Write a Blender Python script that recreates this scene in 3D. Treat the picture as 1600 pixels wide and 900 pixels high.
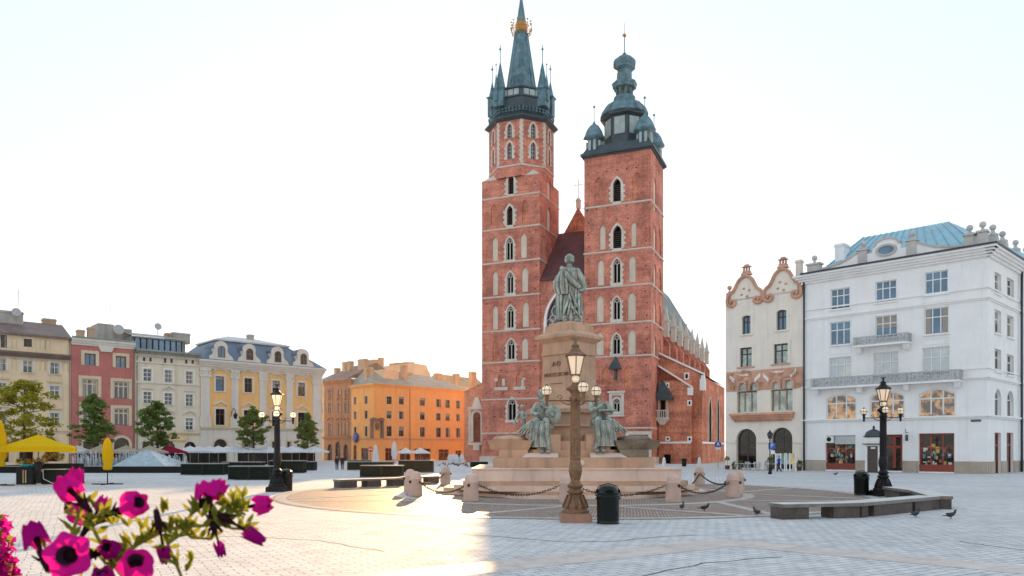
import bpy, bmesh, math, random
from mathutils import Matrix, Vector
random.seed(7)
R = math.radians
for _o in list(bpy.data.objects):
    bpy.data.objects.remove(_o)
SC = bpy.context.scene
COL = SC.collection

# ------------------------------------------------------------------ camera
F, HX, HY, EYE = 1180.0, 800.0, 702.0, 2.3      # focal length in photo pixels, principal column, horizon row, eye height
cam_d = bpy.data.cameras.new('camera')
cam = bpy.data.objects.new('camera', cam_d)
COL.objects.link(cam)
cam.location = (0, 0, EYE)
cam.rotation_euler = (R(90), 0, 0)
cam_d.sensor_width = 36
cam_d.lens = 36 * F / 1600
cam_d.shift_y = (HY - 450) / 1600
cam_d.clip_start = 0.05
cam_d.clip_end = 5000
cam_d.dof.use_dof = True
cam_d.dof.focus_distance = 45
cam_d.dof.aperture_fstop = 9
SC.camera = cam

# ------------------------------------------------------------------ sky and sun
SUN_EL = math.atan(202 / F)
SUN_AZ = math.atan((754.8 - HX) / F)            # from +Y towards +X
W = bpy.data.worlds.new('World')
SC.world = W
W.use_nodes = True
nt = W.node_tree
nt.nodes.clear()
sky = nt.nodes.new('ShaderNodeTexSky')
sky.sky_type = 'NISHITA'
sky.sun_disc = False
sky.sun_elevation = SUN_EL
sky.sun_rotation = SUN_AZ
sky.air_density = 1.0
sky.dust_density = 0.4
sky.ozone_density = 3.0
bg = nt.nodes.new('ShaderNodeBackground')
bg.inputs['Strength'].default_value = 0.15
wo = nt.nodes.new('ShaderNodeOutputWorld')
sky_gamma = nt.nodes.new('ShaderNodeGamma')           # gamma added to flatten the sky's range of brightness
sky_gamma.inputs['Gamma'].default_value = 0.22
nt.links.new(sky.outputs[0], sky_gamma.inputs[0])
nt.links.new(sky_gamma.outputs[0], bg.inputs[0])
nt.links.new(bg.outputs[0], wo.inputs[0])
sun_d = bpy.data.lights.new('sun', 'SUN')
sun_d.energy = 2.0
sun_d.angle = R(0.5)
sun_d.color = (1.0, 0.60, 0.27)
sun = bpy.data.objects.new('sun', sun_d)
COL.objects.link(sun)
sd = Vector((math.sin(SUN_AZ) * math.cos(SUN_EL), math.cos(SUN_AZ) * math.cos(SUN_EL), math.sin(SUN_EL)))
sun.rotation_euler = sd.to_track_quat('Z', 'Y').to_euler()
sun.location = (0, 0, 90)
SC.view_settings.view_transform = 'Standard'
SC.view_settings.look = 'None'
SC.view_settings.gamma = 1
SC.view_settings.use_curve_mapping = False
SC.view_settings.exposure = 2.52
SC.cycles.max_bounces = 6
SC.cycles.diffuse_bounces = 3
SC.cycles.glossy_bounces = 3
SC.cycles.transparent_max_bounces = 12
SC.cycles.use_denoising = True

# ------------------------------------------------------------------ mesh builder
I4 = Matrix.Identity(4)
WM = {}

class MB:
    def __init__(s):
        s.v = []; s.f = []; s.m = []; s.s = []; s.mi = 0; s.T = None
    def _add(s, vs, fs, smooth=False):
        b = len(s.v)
        if s.T is not None:
            vs = [s.T @ Vector(p) for p in vs]
        s.v += [tuple(p) for p in vs]
        for f in fs:
            s.f.append([b + i for i in f]); s.m.append(s.mi); s.s.append(smooth)
        return s
    def poly(s, pts):
        return s._add(pts, [list(range(len(pts)))])
    def box(s, x0, x1, y0, y1, z0, z1):
        vs = [(x, y, z) for z in (z0, z1) for y in (y0, y1) for x in (x0, x1)]
        return s._add(vs, [[0, 2, 3, 1], [4, 5, 7, 6], [0, 1, 5, 4], [2, 6, 7, 3], [0, 4, 6, 2], [1, 3, 7, 5]])
    def frus(s, cx, cy, z0, z1, hx0, hy0, hx1, hy1, rot=0):
        c, n = math.cos(rot), math.sin(rot)
        vs = []
        for z, hx, hy in ((z0, hx0, hy0), (z1, hx1, hy1)):
            for a, b in ((-1, -1), (1, -1), (1, 1), (-1, 1)):
                x, y = a * hx, b * hy
                vs.append((cx + x * c - y * n, cy + x * n + y * c, z))
        return s._add(vs, [[3, 2, 1, 0], [4, 5, 6, 7], [0, 1, 5, 4], [1, 2, 6, 5], [2, 3, 7, 6], [3, 0, 4, 7]])
    def prism(s, pts, y0, y1):            # outline in (x,z), thickness along y
        n = len(pts)
        vs = [(p[0], y0, p[1]) for p in pts] + [(p[0], y1, p[1]) for p in pts]
        fs = [list(range(n)), list(range(2 * n - 1, n - 1, -1))] + [[i, (i + 1) % n, n + (i + 1) % n, n + i] for i in range(n)]
        return s._add(vs, fs)
    def slab(s, pts, z0, z1):             # outline in (x,y), thickness along z
        n = len(pts)
        vs = [(p[0], p[1], z0) for p in pts] + [(p[0], p[1], z1) for p in pts]
        fs = [list(range(n - 1, -1, -1)), list(range(n, 2 * n))] + [[i, (i + 1) % n, n + (i + 1) % n, n + i] for i in range(n)]
        return s._add(vs, fs)
    def ring(s, a, b, y0, y1):            # band between two outlines (x,z) open chains, a inner, b outer
        n = len(a)
        vs = [(p[0], y0, p[1]) for p in a] + [(p[0], y0, p[1]) for p in b] + [(p[0], y1, p[1]) for p in a] + [(p[0], y1, p[1]) for p in b]
        fs = []
        for i in range(n - 1):
            fs += [[i, i + 1, n + i + 1, n + i], [2 * n + i, 3 * n + i, 3 * n + i + 1, 2 * n + i + 1],
                   [n + i, n + i + 1, 3 * n + i + 1, 3 * n + i], [i, 2 * n + i, 2 * n + i + 1, i + 1]]
        fs += [[0, n, 3 * n, 2 * n], [n - 1, 3 * n - 1, 4 * n - 1, 2 * n - 1]]
        return s._add(vs, fs)
    def lathe(s, prof, n=16, cx=0, cy=0, ph=0, smooth=True, sx=1, sy=1):
        vs = []
        for r, z in prof:
            for i in range(n):
                a = ph + 2 * math.pi * i / n
                vs.append((cx + r * math.cos(a) * sx, cy + r * math.sin(a) * sy, z))
        fs = []
        for k in range(len(prof) - 1):
            for i in range(n):
                j = (i + 1) % n
                fs.append([k * n + i, k * n + j, (k + 1) * n + j, (k + 1) * n + i])
        s._add(vs, fs, smooth)
        t = len(prof) - 1
        if prof[0][0] > 1e-4: s._add(vs[:n], [list(range(n - 1, -1, -1))])
        if prof[t][0] > 1e-4: s._add(vs[t * n:], [list(range(n))])
        return s
    def tube(s, pts, r, n=8, smooth=True):
        P = [Vector(p) for p in pts]
        rs = r if isinstance(r, (list, tuple)) else [r] * len(P)
        up = Vector((0, 0, 1)); vs = []
        pa = None
        for i, p in enumerate(P):
            d = (P[min(i + 1, len(P) - 1)] - P[max(i - 1, 0)]).normalized()
            if pa is None:
                a = d.cross(up)
                if a.length < 0.01: a = d.cross(Vector((1, 0, 0)))
            else:
                a = pa - d * pa.dot(d)
                if a.length < 0.01: a = d.cross(up)
            a.normalize(); pa = a
            b = d.cross(a)
            for k in range(n):
                t = 2 * math.pi * k / n
                vs.append(p + a * (math.cos(t) * rs[i]) + b * (math.sin(t) * rs[i]))
        fs = [[i * n + k, i * n + (k + 1) % n, (i + 1) * n + (k + 1) % n, (i + 1) * n + k] for i in range(len(P) - 1) for k in range(n)]
        m = (len(P) - 1) * n
        fs += [list(range(n - 1, -1, -1)), list(range(m, m + n))]
        return s._add(vs, fs, smooth)
    def ball(s, c, r, n=12, m=8, rot=None):
        r3 = r if isinstance(r, (list, tuple)) else (r, r, r)
        vs = [];
        for j in range(m + 1):
            t = math.pi * j / m
            for i in range(n):
                a = 2 * math.pi * i / n
                p = Vector((math.sin(t) * math.cos(a) * r3[0], math.sin(t) * math.sin(a) * r3[1], -math.cos(t) * r3[2]))
                if rot is not None: p = rot @ p
                vs.append(Vector(c) + p)
        fs = [[j * n + i, j * n + (i + 1) % n, (j + 1) * n + (i + 1) % n, (j + 1) * n + i] for j in range(m) for i in range(n)]
        return s._add(vs, fs, True)

def link(o, parent=None, M=I4):
    COL.objects.link(o)
    WM[o] = M
    if parent is not None:
        o.parent = parent
        o.matrix_basis = WM[parent].inverted() @ M
    else:
        o.matrix_basis = M
    return o

def obj(name, mb, mats, parent=None, M=I4, weld=False):
    me = bpy.data.meshes.new(name)
    me.from_pydata(mb.v, [], mb.f)
    if not isinstance(mats, (list, tuple)): mats = [mats]
    for m in mats: me.materials.append(m)
    me.polygons.foreach_set('material_index', mb.m)
    me.polygons.foreach_set('use_smooth', mb.s)
    if weld or any(mb.s):
        bm = bmesh.new(); bm.from_mesh(me)
        bmesh.ops.remove_doubles(bm, verts=bm.verts, dist=1e-5)
        bmesh.ops.recalc_face_normals(bm, faces=bm.faces)
        bm.to_mesh(me); bm.free()
    me.update()
    return link(bpy.data.objects.new(name, me), parent, M)

def tag(o, label, cat, group=None, kind=None):
    o['label'] = label; o['category'] = cat
    if group: o['group'] = group
    if kind: o['kind'] = kind
    return o

def struct(o):
    o['kind'] = 'structure'
    return o

def thing(name, label, cat, M=I4, group=None):
    o = bpy.data.objects.new(name, None)
    o.empty_display_size = 0.3
    link(o, None, M)
    return tag(o, label, cat, group)

def TR(x=0, y=0, z=0, rz=0):
    return Matrix.Translation((x, y, z)) @ Matrix.Rotation(rz, 4, 'Z')

def copy_tree(o, M=None, label=None, parent=None, group=None):
    c = o.copy(); COL.objects.link(c)
    if parent is not None: c.parent = parent
    if M is not None:
        c.matrix_basis = M; WM[c] = M
    if label: c['label'] = label
    if group: c['group'] = group
    for ch in [k for k in bpy.data.objects if k.parent == o and k is not c]:
        copy_tree(ch, parent=c)
    return c

def remesh(o, vox, smooth=6, adapt=0):
    m = o.modifiers.new('join', 'REMESH'); m.mode = 'VOXEL'; m.voxel_size = vox; m.use_smooth_shade = True
    if smooth:
        t = o.modifiers.new('soft', 'SMOOTH'); t.factor = 0.5; t.iterations = smooth
    return o

# ------------------------------------------------------------------ materials
MATS = {}
def nodes(name):
    m = bpy.data.materials.new(name); m.use_nodes = True
    t = m.node_tree; t.nodes.clear()
    o = t.nodes.new('ShaderNodeOutputMaterial'); p = t.nodes.new('ShaderNodeBsdfPrincipled')
    t.links.new(p.outputs[0], o.inputs[0])
    MATS[name] = m
    return m, t, p

def N(t, typ, **kw):
    n = t.nodes.new(typ)
    for k, v in kw.items():
        if k in n.inputs: n.inputs[k].default_value = v
        else: setattr(n, k, v)
    return n

def mix(t, a, b, f, mode='MIX'):
    n = t.nodes.new('ShaderNodeMix'); n.data_type = 'RGBA'; n.blend_type = mode
    for sock, val in ((n.inputs[0], f), (n.inputs[6], a), (n.inputs[7], b)):
        if hasattr(val, 'links') or isinstance(val, bpy.types.NodeSocket): t.links.new(val, sock)
        else: sock.default_value = val if not isinstance(val, tuple) else (*val[:3], 1)
    return n.outputs[2]

def ramp(t, src, lo, hi, c0=(0, 0, 0), c1=(1, 1, 1)):
    r = t.nodes.new('ShaderNodeValToRGB')
    r.color_ramp.elements[0].position = lo; r.color_ramp.elements[1].position = hi
    r.color_ramp.elements[0].color = (*c0, 1); r.color_ramp.elements[1].color = (*c1, 1)
    t.links.new(src, r.inputs[0])
    return r.outputs[0]

def coords(t, sc=(1, 1, 1), rot=(0, 0, 0), world=False):
    mp = t.nodes.new('ShaderNodeMapping'); mp.inputs['Scale'].default_value = sc; mp.inputs['Rotation'].default_value = rot
    if world:
        g = t.nodes.new('ShaderNodeNewGeometry'); t.links.new(g.outputs['Position'], mp.inputs[0])
    else:
        g = t.nodes.new('ShaderNodeTexCoord'); t.links.new(g.outputs['Object'], mp.inputs[0])
    return mp.outputs[0]

def noise(t, co, scale, detail=4, rough=0.6):
    n = N(t, 'ShaderNodeTexNoise', Scale=scale, Detail=detail, Roughness=rough)
    t.links.new(co, n.inputs['Vector'])
    return n.outputs[0]

def dark(c, k): return tuple(x * k for x in c)

def bump(t, p, h, st=0.3, dist=0.02):
    b = N(t, 'ShaderNodeBump', Strength=st, Distance=dist)
    t.links.new(h, b.inputs['Height']); t.links.new(b.outputs[0], p.inputs['Normal'])

def mwall(name, col, var=0.12, streak=0.18, rough=0.9, scale=0.6, fine=6, bm=0.15, tint=None):
    """plaster, stone, metal: large blotches, rain streaks and fine grain"""
    m, t, p = nodes(name)
    if max(col) > .3: col = tuple(min(.86, x * 1.08) for x in col)
    co = coords(t)
    a = ramp(t, noise(t, co, scale, 5), 0.35, 0.7)
    c = mix(t, dark(col, 1 - var), tint or tuple(min(1, x * (1 + var)) for x in col), a)
    st = ramp(t, noise(t, coords(t, (1.6, 1.6, 0.12)), 1.0, 5, 0.7), 0.52, 0.78)
    c = mix(t, c, mix(t, c, (1 - streak * 2, 1 - streak * 2, 1 - streak * 2), 1.0, 'MULTIPLY'), st)
    f = noise(t, co, fine, 3, 0.7)
    g = ramp(t, f, 0.3, 0.7, (1 - var * .8,) * 3, (1, 1, 1))
    c = mix(t, c, g, 1.0, 'MULTIPLY')
    t.links.new(c, p.inputs['Base Color'])
    p.inputs['Roughness'].default_value = rough
    if bm: bump(t, p, f, bm, 0.03)
    return m

def mplain(name, col, rough=0.6, metal=0.0, var=0.1, scale=3, bm=0.1, spec=0.5):
    m, t, p = nodes(name)
    co = coords(t)
    a = noise(t, co, scale, 4)
    c = mix(t, dark(col, 1 - var), tuple(min(1, x * (1 + var)) for x in col), ramp(t, a, 0.3, 0.7))
    t.links.new(c, p.inputs['Base Color'])
    p.inputs['Roughness'].default_value = rough; p.inputs['Metallic'].default_value = metal
    p.inputs['Specular IOR Level'].default_value = spec
    if bm: bump(t, p, a, bm, 0.01)
    return m

def mbrick(name, c1, c2, mortar, scale=1.0, rot=0, bw=0.5, rh=0.17):
    """brick walls: courses seen from afar, blackened headers, patched areas"""
    m, t, p = nodes(name)
    tc = t.nodes.new('ShaderNodeTexCoord')
    # courses: build (x+y, z) so both wall directions carry the same courses
    sx = t.nodes.new('ShaderNodeSeparateXYZ'); t.links.new(tc.outputs['Object'], sx.inputs[0])
    ad = t.nodes.new('ShaderNodeMath'); ad.operation = 'ADD'; t.links.new(sx.outputs[0], ad.inputs[0]); t.links.new(sx.outputs[1], ad.inputs[1])
    cx = t.nodes.new('ShaderNodeCombineXYZ'); t.links.new(ad.outputs[0], cx.inputs[0]); t.links.new(sx.outputs[2], cx.inputs[1])
    b = N(t, 'ShaderNodeTexBrick', Scale=scale)
    b.inputs['Brick Width'].default_value = bw; b.inputs['Row Height'].default_value = rh; b.inputs['Mortar Size'].default_value = 0.018
    b.inputs['Mortar Smooth'].default_value = 0.22
    b.inputs['Color1'].default_value = (*c1, 1); b.inputs['Color2'].default_value = (*c2, 1); b.inputs['Mortar'].default_value = (*mortar, 1)
    t.links.new(cx.outputs[0], b.inputs[0])
    co = tc.outputs['Object']
    big = ramp(t, noise(t, co, 0.30, 7, 0.72), 0.40, 0.62)
    c = mix(t, b.outputs[0], mix(t, b.outputs[0], (0.55, 0.50, 0.52), 1.0, 'MULTIPLY'), big)
    lay = ramp(t, noise(t, coords(t, (.08, .08, 1.1)), 1.0, 4, 0.7), .45, .7, (1, 1, 1), (.74, .70, .72))
    c = mix(t, c, lay, 1.0, 'MULTIPLY')
    pale = ramp(t, noise(t, co, 0.9, 4, 0.7), 0.58, 0.75)
    c = mix(t, c, tuple(min(1, x * 1.25 + .03) for x in c1), mix(t, (0, 0, 0), (0.45, 0.45, 0.45), pale))
    rs = ramp(t, noise(t, coords(t, (1.3, 1.3, .10)), 1.0, 5, .75), .50, .74, (1, 1, 1), (.70, .66, .66))
    c = mix(t, c, rs, 1.0, 'MULTIPLY')
    sp = ramp(t, noise(t, co, 4.5, 3, 0.85), 0.36, 0.46, (0.42, 0.36, 0.38), (1, 1, 1))
    c = mix(t, c, sp, 1.0, 'MULTIPLY')
    t.links.new(c, p.inputs['Base Color'])
    p.inputs['Roughness'].default_value = 0.92
    bump(t, p, b.outputs['Fac'], -0.3, 0.02)
    return m

def mglass(name, col=(0.015, 0.022, 0.03), ior=1.75, rough=0.03, var=None, vs=0.8, emit=0):
    """window pane: dark room behind a shiny, slightly uneven sheet"""
    m, t, p = nodes(name)
    co = coords(t)
    n = noise(t, co, vs, 3, 0.6)
    c = mix(t, col, var or dark(col, 2.5), ramp(t, n, 0.42, 0.62))
    t.links.new(c, p.inputs['Base Color'])
    p.inputs['Roughness'].default_value = rough
    p.inputs['IOR'].default_value = ior
    if emit:
        t.links.new(c, p.inputs['Emission Color']); p.inputs['Emission Strength'].default_value = emit
    bump(t, p, noise(t, co, 0.7, 2), 0.03, 0.03)
    return m

def memit(name, col, st, base=None):
    m, t, p = nodes(name)
    p.inputs['Base Color'].default_value = (*(base or col), 1)
    p.inputs['Emission Color'].default_value = (*col, 1)
    p.inputs['Emission Strength'].default_value = st
    return m

brick = mbrick('red brick', (0.84, 0.27, 0.17), (0.66, 0.18, 0.11), (0.70, 0.47, 0.37))
brick_dk = mbrick('darker brick', (0.42, 0.11, 0.06), (0.30, 0.07, 0.045), (0.34, 0.20, 0.15))
stone = mwall('pale limestone', (0.62, 0.57, 0.50), 0.12, 0.15)
plaster = mwall('niche plaster', (0.66, 0.57, 0.47), 0.08, 0.12)
white = mplain('white paint', (0.78, 0.78, 0.76), 0.5, var=0.05)
copper = mwall('aged copper sheet', (0.10, 0.19, 0.23), 0.30, 0.22, rough=0.5, scale=0.9, fine=3, tint=(0.17, 0.32, 0.38))
copper_dk = mwall('dark copper sheet', (0.05, 0.075, 0.09), 0.3, 0.2, rough=0.5)
gold = mplain('gilding', (0.50, 0.24, 0.06), 0.3, 0.9, spec=0.5)
void = mplain('dark opening', (0.008, 0.007, 0.008), 0.9, bm=0, spec=0.1)
iron = mplain('black cast iron', (0.010, 0.011, 0.012), 0.55, 0.0, var=0.3, scale=14, bm=0.25, spec=0.25)
glass = mglass('window glass')
WRND = random.Random(99)
curt = mplain('linen curtain', (0.34, 0.31, 0.27), .9)
wood_dk = mplain('dark window wood', (0.06, 0.045, 0.04), 0.5)

# ------------------------------------------------------------------ vertical wall planes found from the perspective
class Plane:
    """vertical plane: origin (x,y), u runs to the right of the viewer, v into the building"""
    def __init__(s, ox, oy, ang):
        s.o = (ox, oy); s.a = ang; s.c, s.n = math.cos(ang), math.sin(ang)
        s.M = TR(ox, oy, 0, ang)
    def off(s, u=0, v=0, turn=0):
        return Plane(s.o[0] + u * s.c - v * s.n, s.o[1] + u * s.n + v * s.c, s.a + turn)
    def uy(s, px):
        k = (px - HX) / F
        u = (k * s.o[1] - s.o[0]) / (s.c - k * s.n)
        return u, s.o[1] + u * s.n
    def u(s, px): return s.uy(px)[0]
    def z(s, px, py): return EYE + (HY - py) / F * s.uy(px)[1]
    def rect(s, x0, x1, y0, y1):
        xc = (x0 + x1) / 2
        return s.u(x0), s.u(x1), s.z(xc, y1), s.z(xc, y0)

def at(px, py=None, Y=None):
    """ground point under a photo row (or at a given distance)"""
    if Y is None: Y = EYE * F / (py - HY)
    return (px - HX) / F * Y, Y

def outline(kind, u0, u1, z0, z1, n=8):
    """opening outline from bottom left up, over the head, down to bottom right"""
    w = u1 - u0; c = (u0 + u1) / 2
    if kind == 'rect': return [(u0, z0), (u0, z1), (u1, z1), (u1, z0)]
    pts = [(u0, z0)]
    if kind == 'round':
        r = w / 2; zs = z1 - r
        pts += [(c - r * math.cos(math.pi * i / (2 * n)), zs + r * math.sin(math.pi * i / (2 * n))) for i in range(2 * n + 1)]
    elif kind == 'seg':
        h = w * 0.16; r = (w * w / 4 + h * h) / (2 * h); a = math.asin(w / 2 / r); zc = z1 - r
        pts += [(c + r * math.sin(-a + 2 * a * i / (2 * n)), zc + r * math.cos(-a + 2 * a * i / (2 * n))) for i in range(2 * n + 1)]
    elif kind == 'point':
        h = w * 0.87; zs = z1 - h            # equilateral arch: both arcs have radius w
        L = [(u1 - w * math.cos(math.pi / 3 * i / n), zs + w * math.sin(math.pi / 3 * i / n)) for i in range(n + 1)]
        pts += L + [(2 * c - x, z) for x, z in reversed(L[:-1])]
    pts.append((u1, z0))
    return pts

def grow(kind, u0, u1, z0, z1, t, zb=0.0):
    return outline(kind, u0 - t, u1 + t, z0 - zb, z1 + t)

def wall(mb, u0, u1, z0, z1, ops, v=0.0, deep=0.25):
    """wall sheet with real holes; ops = (kind,u0,u1,z0,z1[,depth])"""
    xs = sorted({u0, u1, *[o[1] for o in ops], *[o[2] for o in ops]})
    zs = sorted({z0, z1, *[o[3] for o in ops], *[o[4] for o in ops]})
    for k in range(len(zs) - 1):
        za, zb = zs[k], zs[k + 1]
        if zb - za < 1e-5 or za < z0 - 1e-6 or zb > z1 + 1e-6: continue
        run = None
        for i in range(len(xs)):
            solid = False
            if i < len(xs) - 1:
                xm = (xs[i] + xs[i + 1]) / 2; zm = (za + zb) / 2
                solid = not any(o[1] < xm < o[2] and o[3] < zm < o[4] for o in ops)
            if solid and run is None: run = xs[i]
            if not solid and run is not None:
                if xs[i] - run > 1e-5: mb.poly([(run, v, za), (xs[i], v, za), (xs[i], v, zb), (run, v, zb)])
                run = None
    for o in ops:
        kind, a, b, c, d = o[:5]; dp = o[5] if len(o) > 5 else deep
        ol = outline(kind, a, b, c, d)
        if kind != 'rect':
            m = len(ol) // 2
            left = ol[1:m + 1]; right = ol[m:-1]
            # fans keep the spandrels free of concave faces
            for i in range(len(left) - 1): mb.poly([(left[i][0], v, left[i][1]), (a, v, d), (left[i + 1][0], v, left[i + 1][1])])
            for i in range(len(right) - 1): mb.poly([(right[i][0], v, right[i][1]), (b, v, d), (right[i + 1][0], v, right[i + 1][1])])
        n = len(ol)
        for i in range(n):
            p, q = ol[i], ol[(i + 1) % n]
            mb.poly([(p[0], v, p[1]), (q[0], v, q[1]), (q[0], v + dp, q[1]), (p[0], v + dp, p[1])])
    return mb

def pane(mb, kind, u0, u1, z0, z1, v):
    ol = outline(kind, u0, u1, z0, z1)
    c = ((u0 + u1) / 2, v, z0)
    for i in range(len(ol) - 1):
        mb.poly([c, (ol[i][0], v, ol[i][1]), (ol[i + 1][0], v, ol[i + 1][1])])
    return mb

def bars(mb, kind, u0, u1, z0, z1, v, nx=2, rows=(0.62,), t=0.07, th=0.06, edge=None):
    e = edge or t
    a = outline(kind, u0 + e, u1 - e, z0 + e, z1 - e); b = outline(kind, u0, u1, z0, z1)
    mb.ring(a, b, v - th, v - 0.004)
    for i in range(1, nx):
        x = u0 + (u1 - u0) * i / nx
        mb.box(x - t / 2, x + t / 2, v - th * 0.9, v - 0.006, z0 + e, z1 - (0.06 if kind == 'rect' else (u1 - u0) * (0.06 if kind == 'seg' else 0.12)))
    for r in rows:
        z = z0 + (z1 - z0) * r
        mb.box(u0 + e, u1 - e, v - th, v - 0.008, z - t / 2, z + t / 2)
    return mb

def window(root, P, kind, r, gl=None, fr=None, su=None, depth=0.22, nx=2, rows=(0.62,), t=0.07, band=0.18, proud=0.06,
           sill=None, hood=None, bmat=None, name='window', zb=0.0):
    u0, u1, z0, z1 = r
    w = obj(name, pane(MB(), kind, u0, u1, z0, z1, depth), gl or glass, root, P.M)
    if fr is not None:
        obj('frame', bars(MB(), kind, u0, u1, z0, z1, depth, nx, rows, t), fr, w, P.M)
    if su is not None:
        mb = MB(); mb.ring(outline(kind, u0, u1, z0, z1), grow(kind, u0, u1, z0, z1, band, zb), -proud, 0.0 if proud > 0 else 0.02)
        obj('surround', mb, su, w, P.M)
    if kind == 'rect' and gl in (None, glass, MATS.get('sky glass'), MATS.get('dim glass')) and (u1 - u0) > .5 and WRND.random() < .45:
        f = WRND.uniform(.2, .62); k = WRND.random(); mb = MB()
        if k < .5: mb.box(u0 + .03, u1 - .03, depth - .02, depth - .004, z1 - (z1 - z0) * f, z1 - .03)
        else:
            for s_ in (0, 1):
                a_ = u0 + .03 if s_ == 0 else u1 - (u1 - u0) * .27
                mb.box(a_, a_ + (u1 - u0) * .24, depth - .02, depth - .004, z0 + .03, z1 - .03)
        obj('blind' if k < .5 else 'curtain', mb, curt, w, P.M)
    if sill is not None:
        mb = MB(); mb.box(u0 - band, u1 + band, -0.16, 0.1, z0 - 0.16 - zb, z0 - 0.003 - zb)
        obj('sill', mb, sill, w, P.M)
    if hood is not None:
        mb = MB(); zt = z1 + band + 0.25; a, b = u0 - band - 0.1, u1 + band + 0.1; c = (a + b) / 2
        if hood[1] == 'flat': mb.box(a, b, -0.25, 0.05, zt, zt + 0.2)
        elif hood[1] == 'tri': mb.ring([(a, zt), (c, zt + 0.55), (b, zt)], [(a - .12, zt + .12), (c, zt + .85), (b + .12, zt + .12)], -0.25, 0.05)
        elif hood[1] == 'arc':
            A = [(c + (a - c) * math.cos(math.pi * i / 10), zt + 0.5 * math.sin(math.pi * i / 10)) for i in range(11)]
            B = [(c + (a - .12 - c) * math.cos(math.pi * i / 10), zt + 0.72 * math.sin(math.pi * i / 10)) for i in range(11)]
            mb.ring(A, B, -0.25, 0.05)
        obj('hood', mb, hood[0], w, P.M)
    return w

# ================================================================== the ground
def paving_mat(name, c1, c2, mortar, ang, bw, rh, rough, wet=0.0, blot=(0.84, 0.85, 0.86), ms=0.012, bst=0.7, spec=0.05):
    m, t, p = nodes(name)
    co = coords(t, world=True)
    cr = coords(t, rot=(0, 0, -ang), world=True)
    # the rows wander a little
    wob = noise(t, co, 0.35, 2)
    vm = t.nodes.new('ShaderNodeVectorMath'); vm.operation = 'MULTIPLY_ADD'
    vm.inputs[1].default_value = (0.25, 0.25, 0); t.links.new(wob, vm.inputs[0]); t.links.new(cr, vm.inputs[2])
    b = N(t, 'ShaderNodeTexBrick', Scale=1.0)
    b.inputs['Brick Width'].default_value = bw; b.inputs['Row Height'].default_value = rh
    b.inputs['Mortar Size'].default_value = ms; b.inputs['Mortar Smooth'].default_value = 0.4; b.inputs['Bias'].default_value = 0.1
    b.inputs['Color1'].default_value = (*c1, 1); b.inputs['Color2'].default_value = (*c2, 1); b.inputs['Mortar'].default_value = (*mortar, 1)
    t.links.new(vm.outputs[0], b.inputs[0])
    big = ramp(t, noise(t, co, 0.12, 6, 0.65), 0.36, 0.68)
    c = mix(t, b.outputs[0], mix(t, b.outputs[0], blot, 1.0, 'MULTIPLY'), big)
    st = ramp(t, noise(t, co, 1.7, 6, 0.8), 0.36, 0.54, (0.76, 0.76, 0.79), (1, 1, 1))
    c = mix(t, c, st, 1.0, 'MULTIPLY')
    sp = ramp(t, noise(t, co, 30, 2, 0.8), 0.3, 0.6, (0.86, 0.86, 0.86), (1, 1, 1))
    c = mix(t, c, sp, 1.0, 'MULTIPLY')
    t.links.new(c, p.inputs['Base Color'])
    r = ramp(t, noise(t, co, 0.8, 5, 0.7), 0.3, 0.7, (rough - 0.08,) * 3, (rough + 0.12,) * 3)
    t.links.new(r, p.inputs['Roughness'])
    p.inputs['Specular IOR Level'].default_value = spec
    h = mix(t, b.outputs['Fac'], noise(t, co, 9, 4), 0.25)
    bump(t, p, h, -bst, 0.012)
    return m

slabs = paving_mat('grey setts', (0.78, 0.77, 0.76), (0.69, 0.685, 0.675), (0.20, 0.20, 0.195), R(30), 0.42, 0.21, 0.78)
band_m = paving_mat('pinkish slab band', (0.74, 0.66, 0.60), (0.70, 0.62, 0.57), (0.42, 0.37, 0.33), R(30), 0.9, 0.45, 0.55, ms=0.006)
cobble = paving_mat('small dark cobbles', (0.66, 0.52, 0.43), (0.42, 0.34, 0.29), (0.09, 0.07, 0.06), R(20), 0.13, 0.12, 0.6, ms=0.018, bst=0.9, spec=0.05)
strip_m = paving_mat('pale stone strips', (0.60, 0.55, 0.49), (0.54, 0.50, 0.45), (0.3, 0.27, 0.24), R(0), 1.1, 0.7, 0.42, ms=0.006)

g = MB(); g.poly([(-900, -40, 0), (900, -40, 0), (900, 1600, 0), (-900, 1600, 0)])
struct(obj('ground', g, slabs))

def strip(pts, w, z, mb):
    """a ribbon of constant width along ground points"""
    P = [Vector((p[0], p[1], 0)) for p in pts]
    L, Rr = [], []
    for i, p in enumerate(P):
        d = (P[min(i + 1, len(P) - 1)] - P[max(i - 1, 0)]).normalized()
        n = Vector((-d.y, d.x, 0)) * (w / 2)
        L.append((p.x + n.x, p.y + n.y, z)); Rr.append((p.x - n.x, p.y - n.y, z))
    for i in range(len(P) - 1):
        mb.poly([Rr[i], Rr[i + 1], L[i + 1], L[i]])
    return mb

# broad bands crossing the square
cb = at(1150, 846)
da, db = R(34), R(-44)
mb = MB()
strip([(cb[0] - math.cos(da) * 40, cb[1] - math.sin(da) * 40), cb], 1.25, 0.004, mb)
far1 = (cb[0] + math.cos(db) * 60, cb[1] + math.sin(db) * 60)
strip([(cb[0] - 0.6, cb[1] + 0.1), far1], 1.15, 0.005, mb)
strip([at(-300, 757), at(330, 762), at(460, 762)], 1.6, 0.004, mb)
struct(obj('paving_band', mb, band_m))

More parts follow.
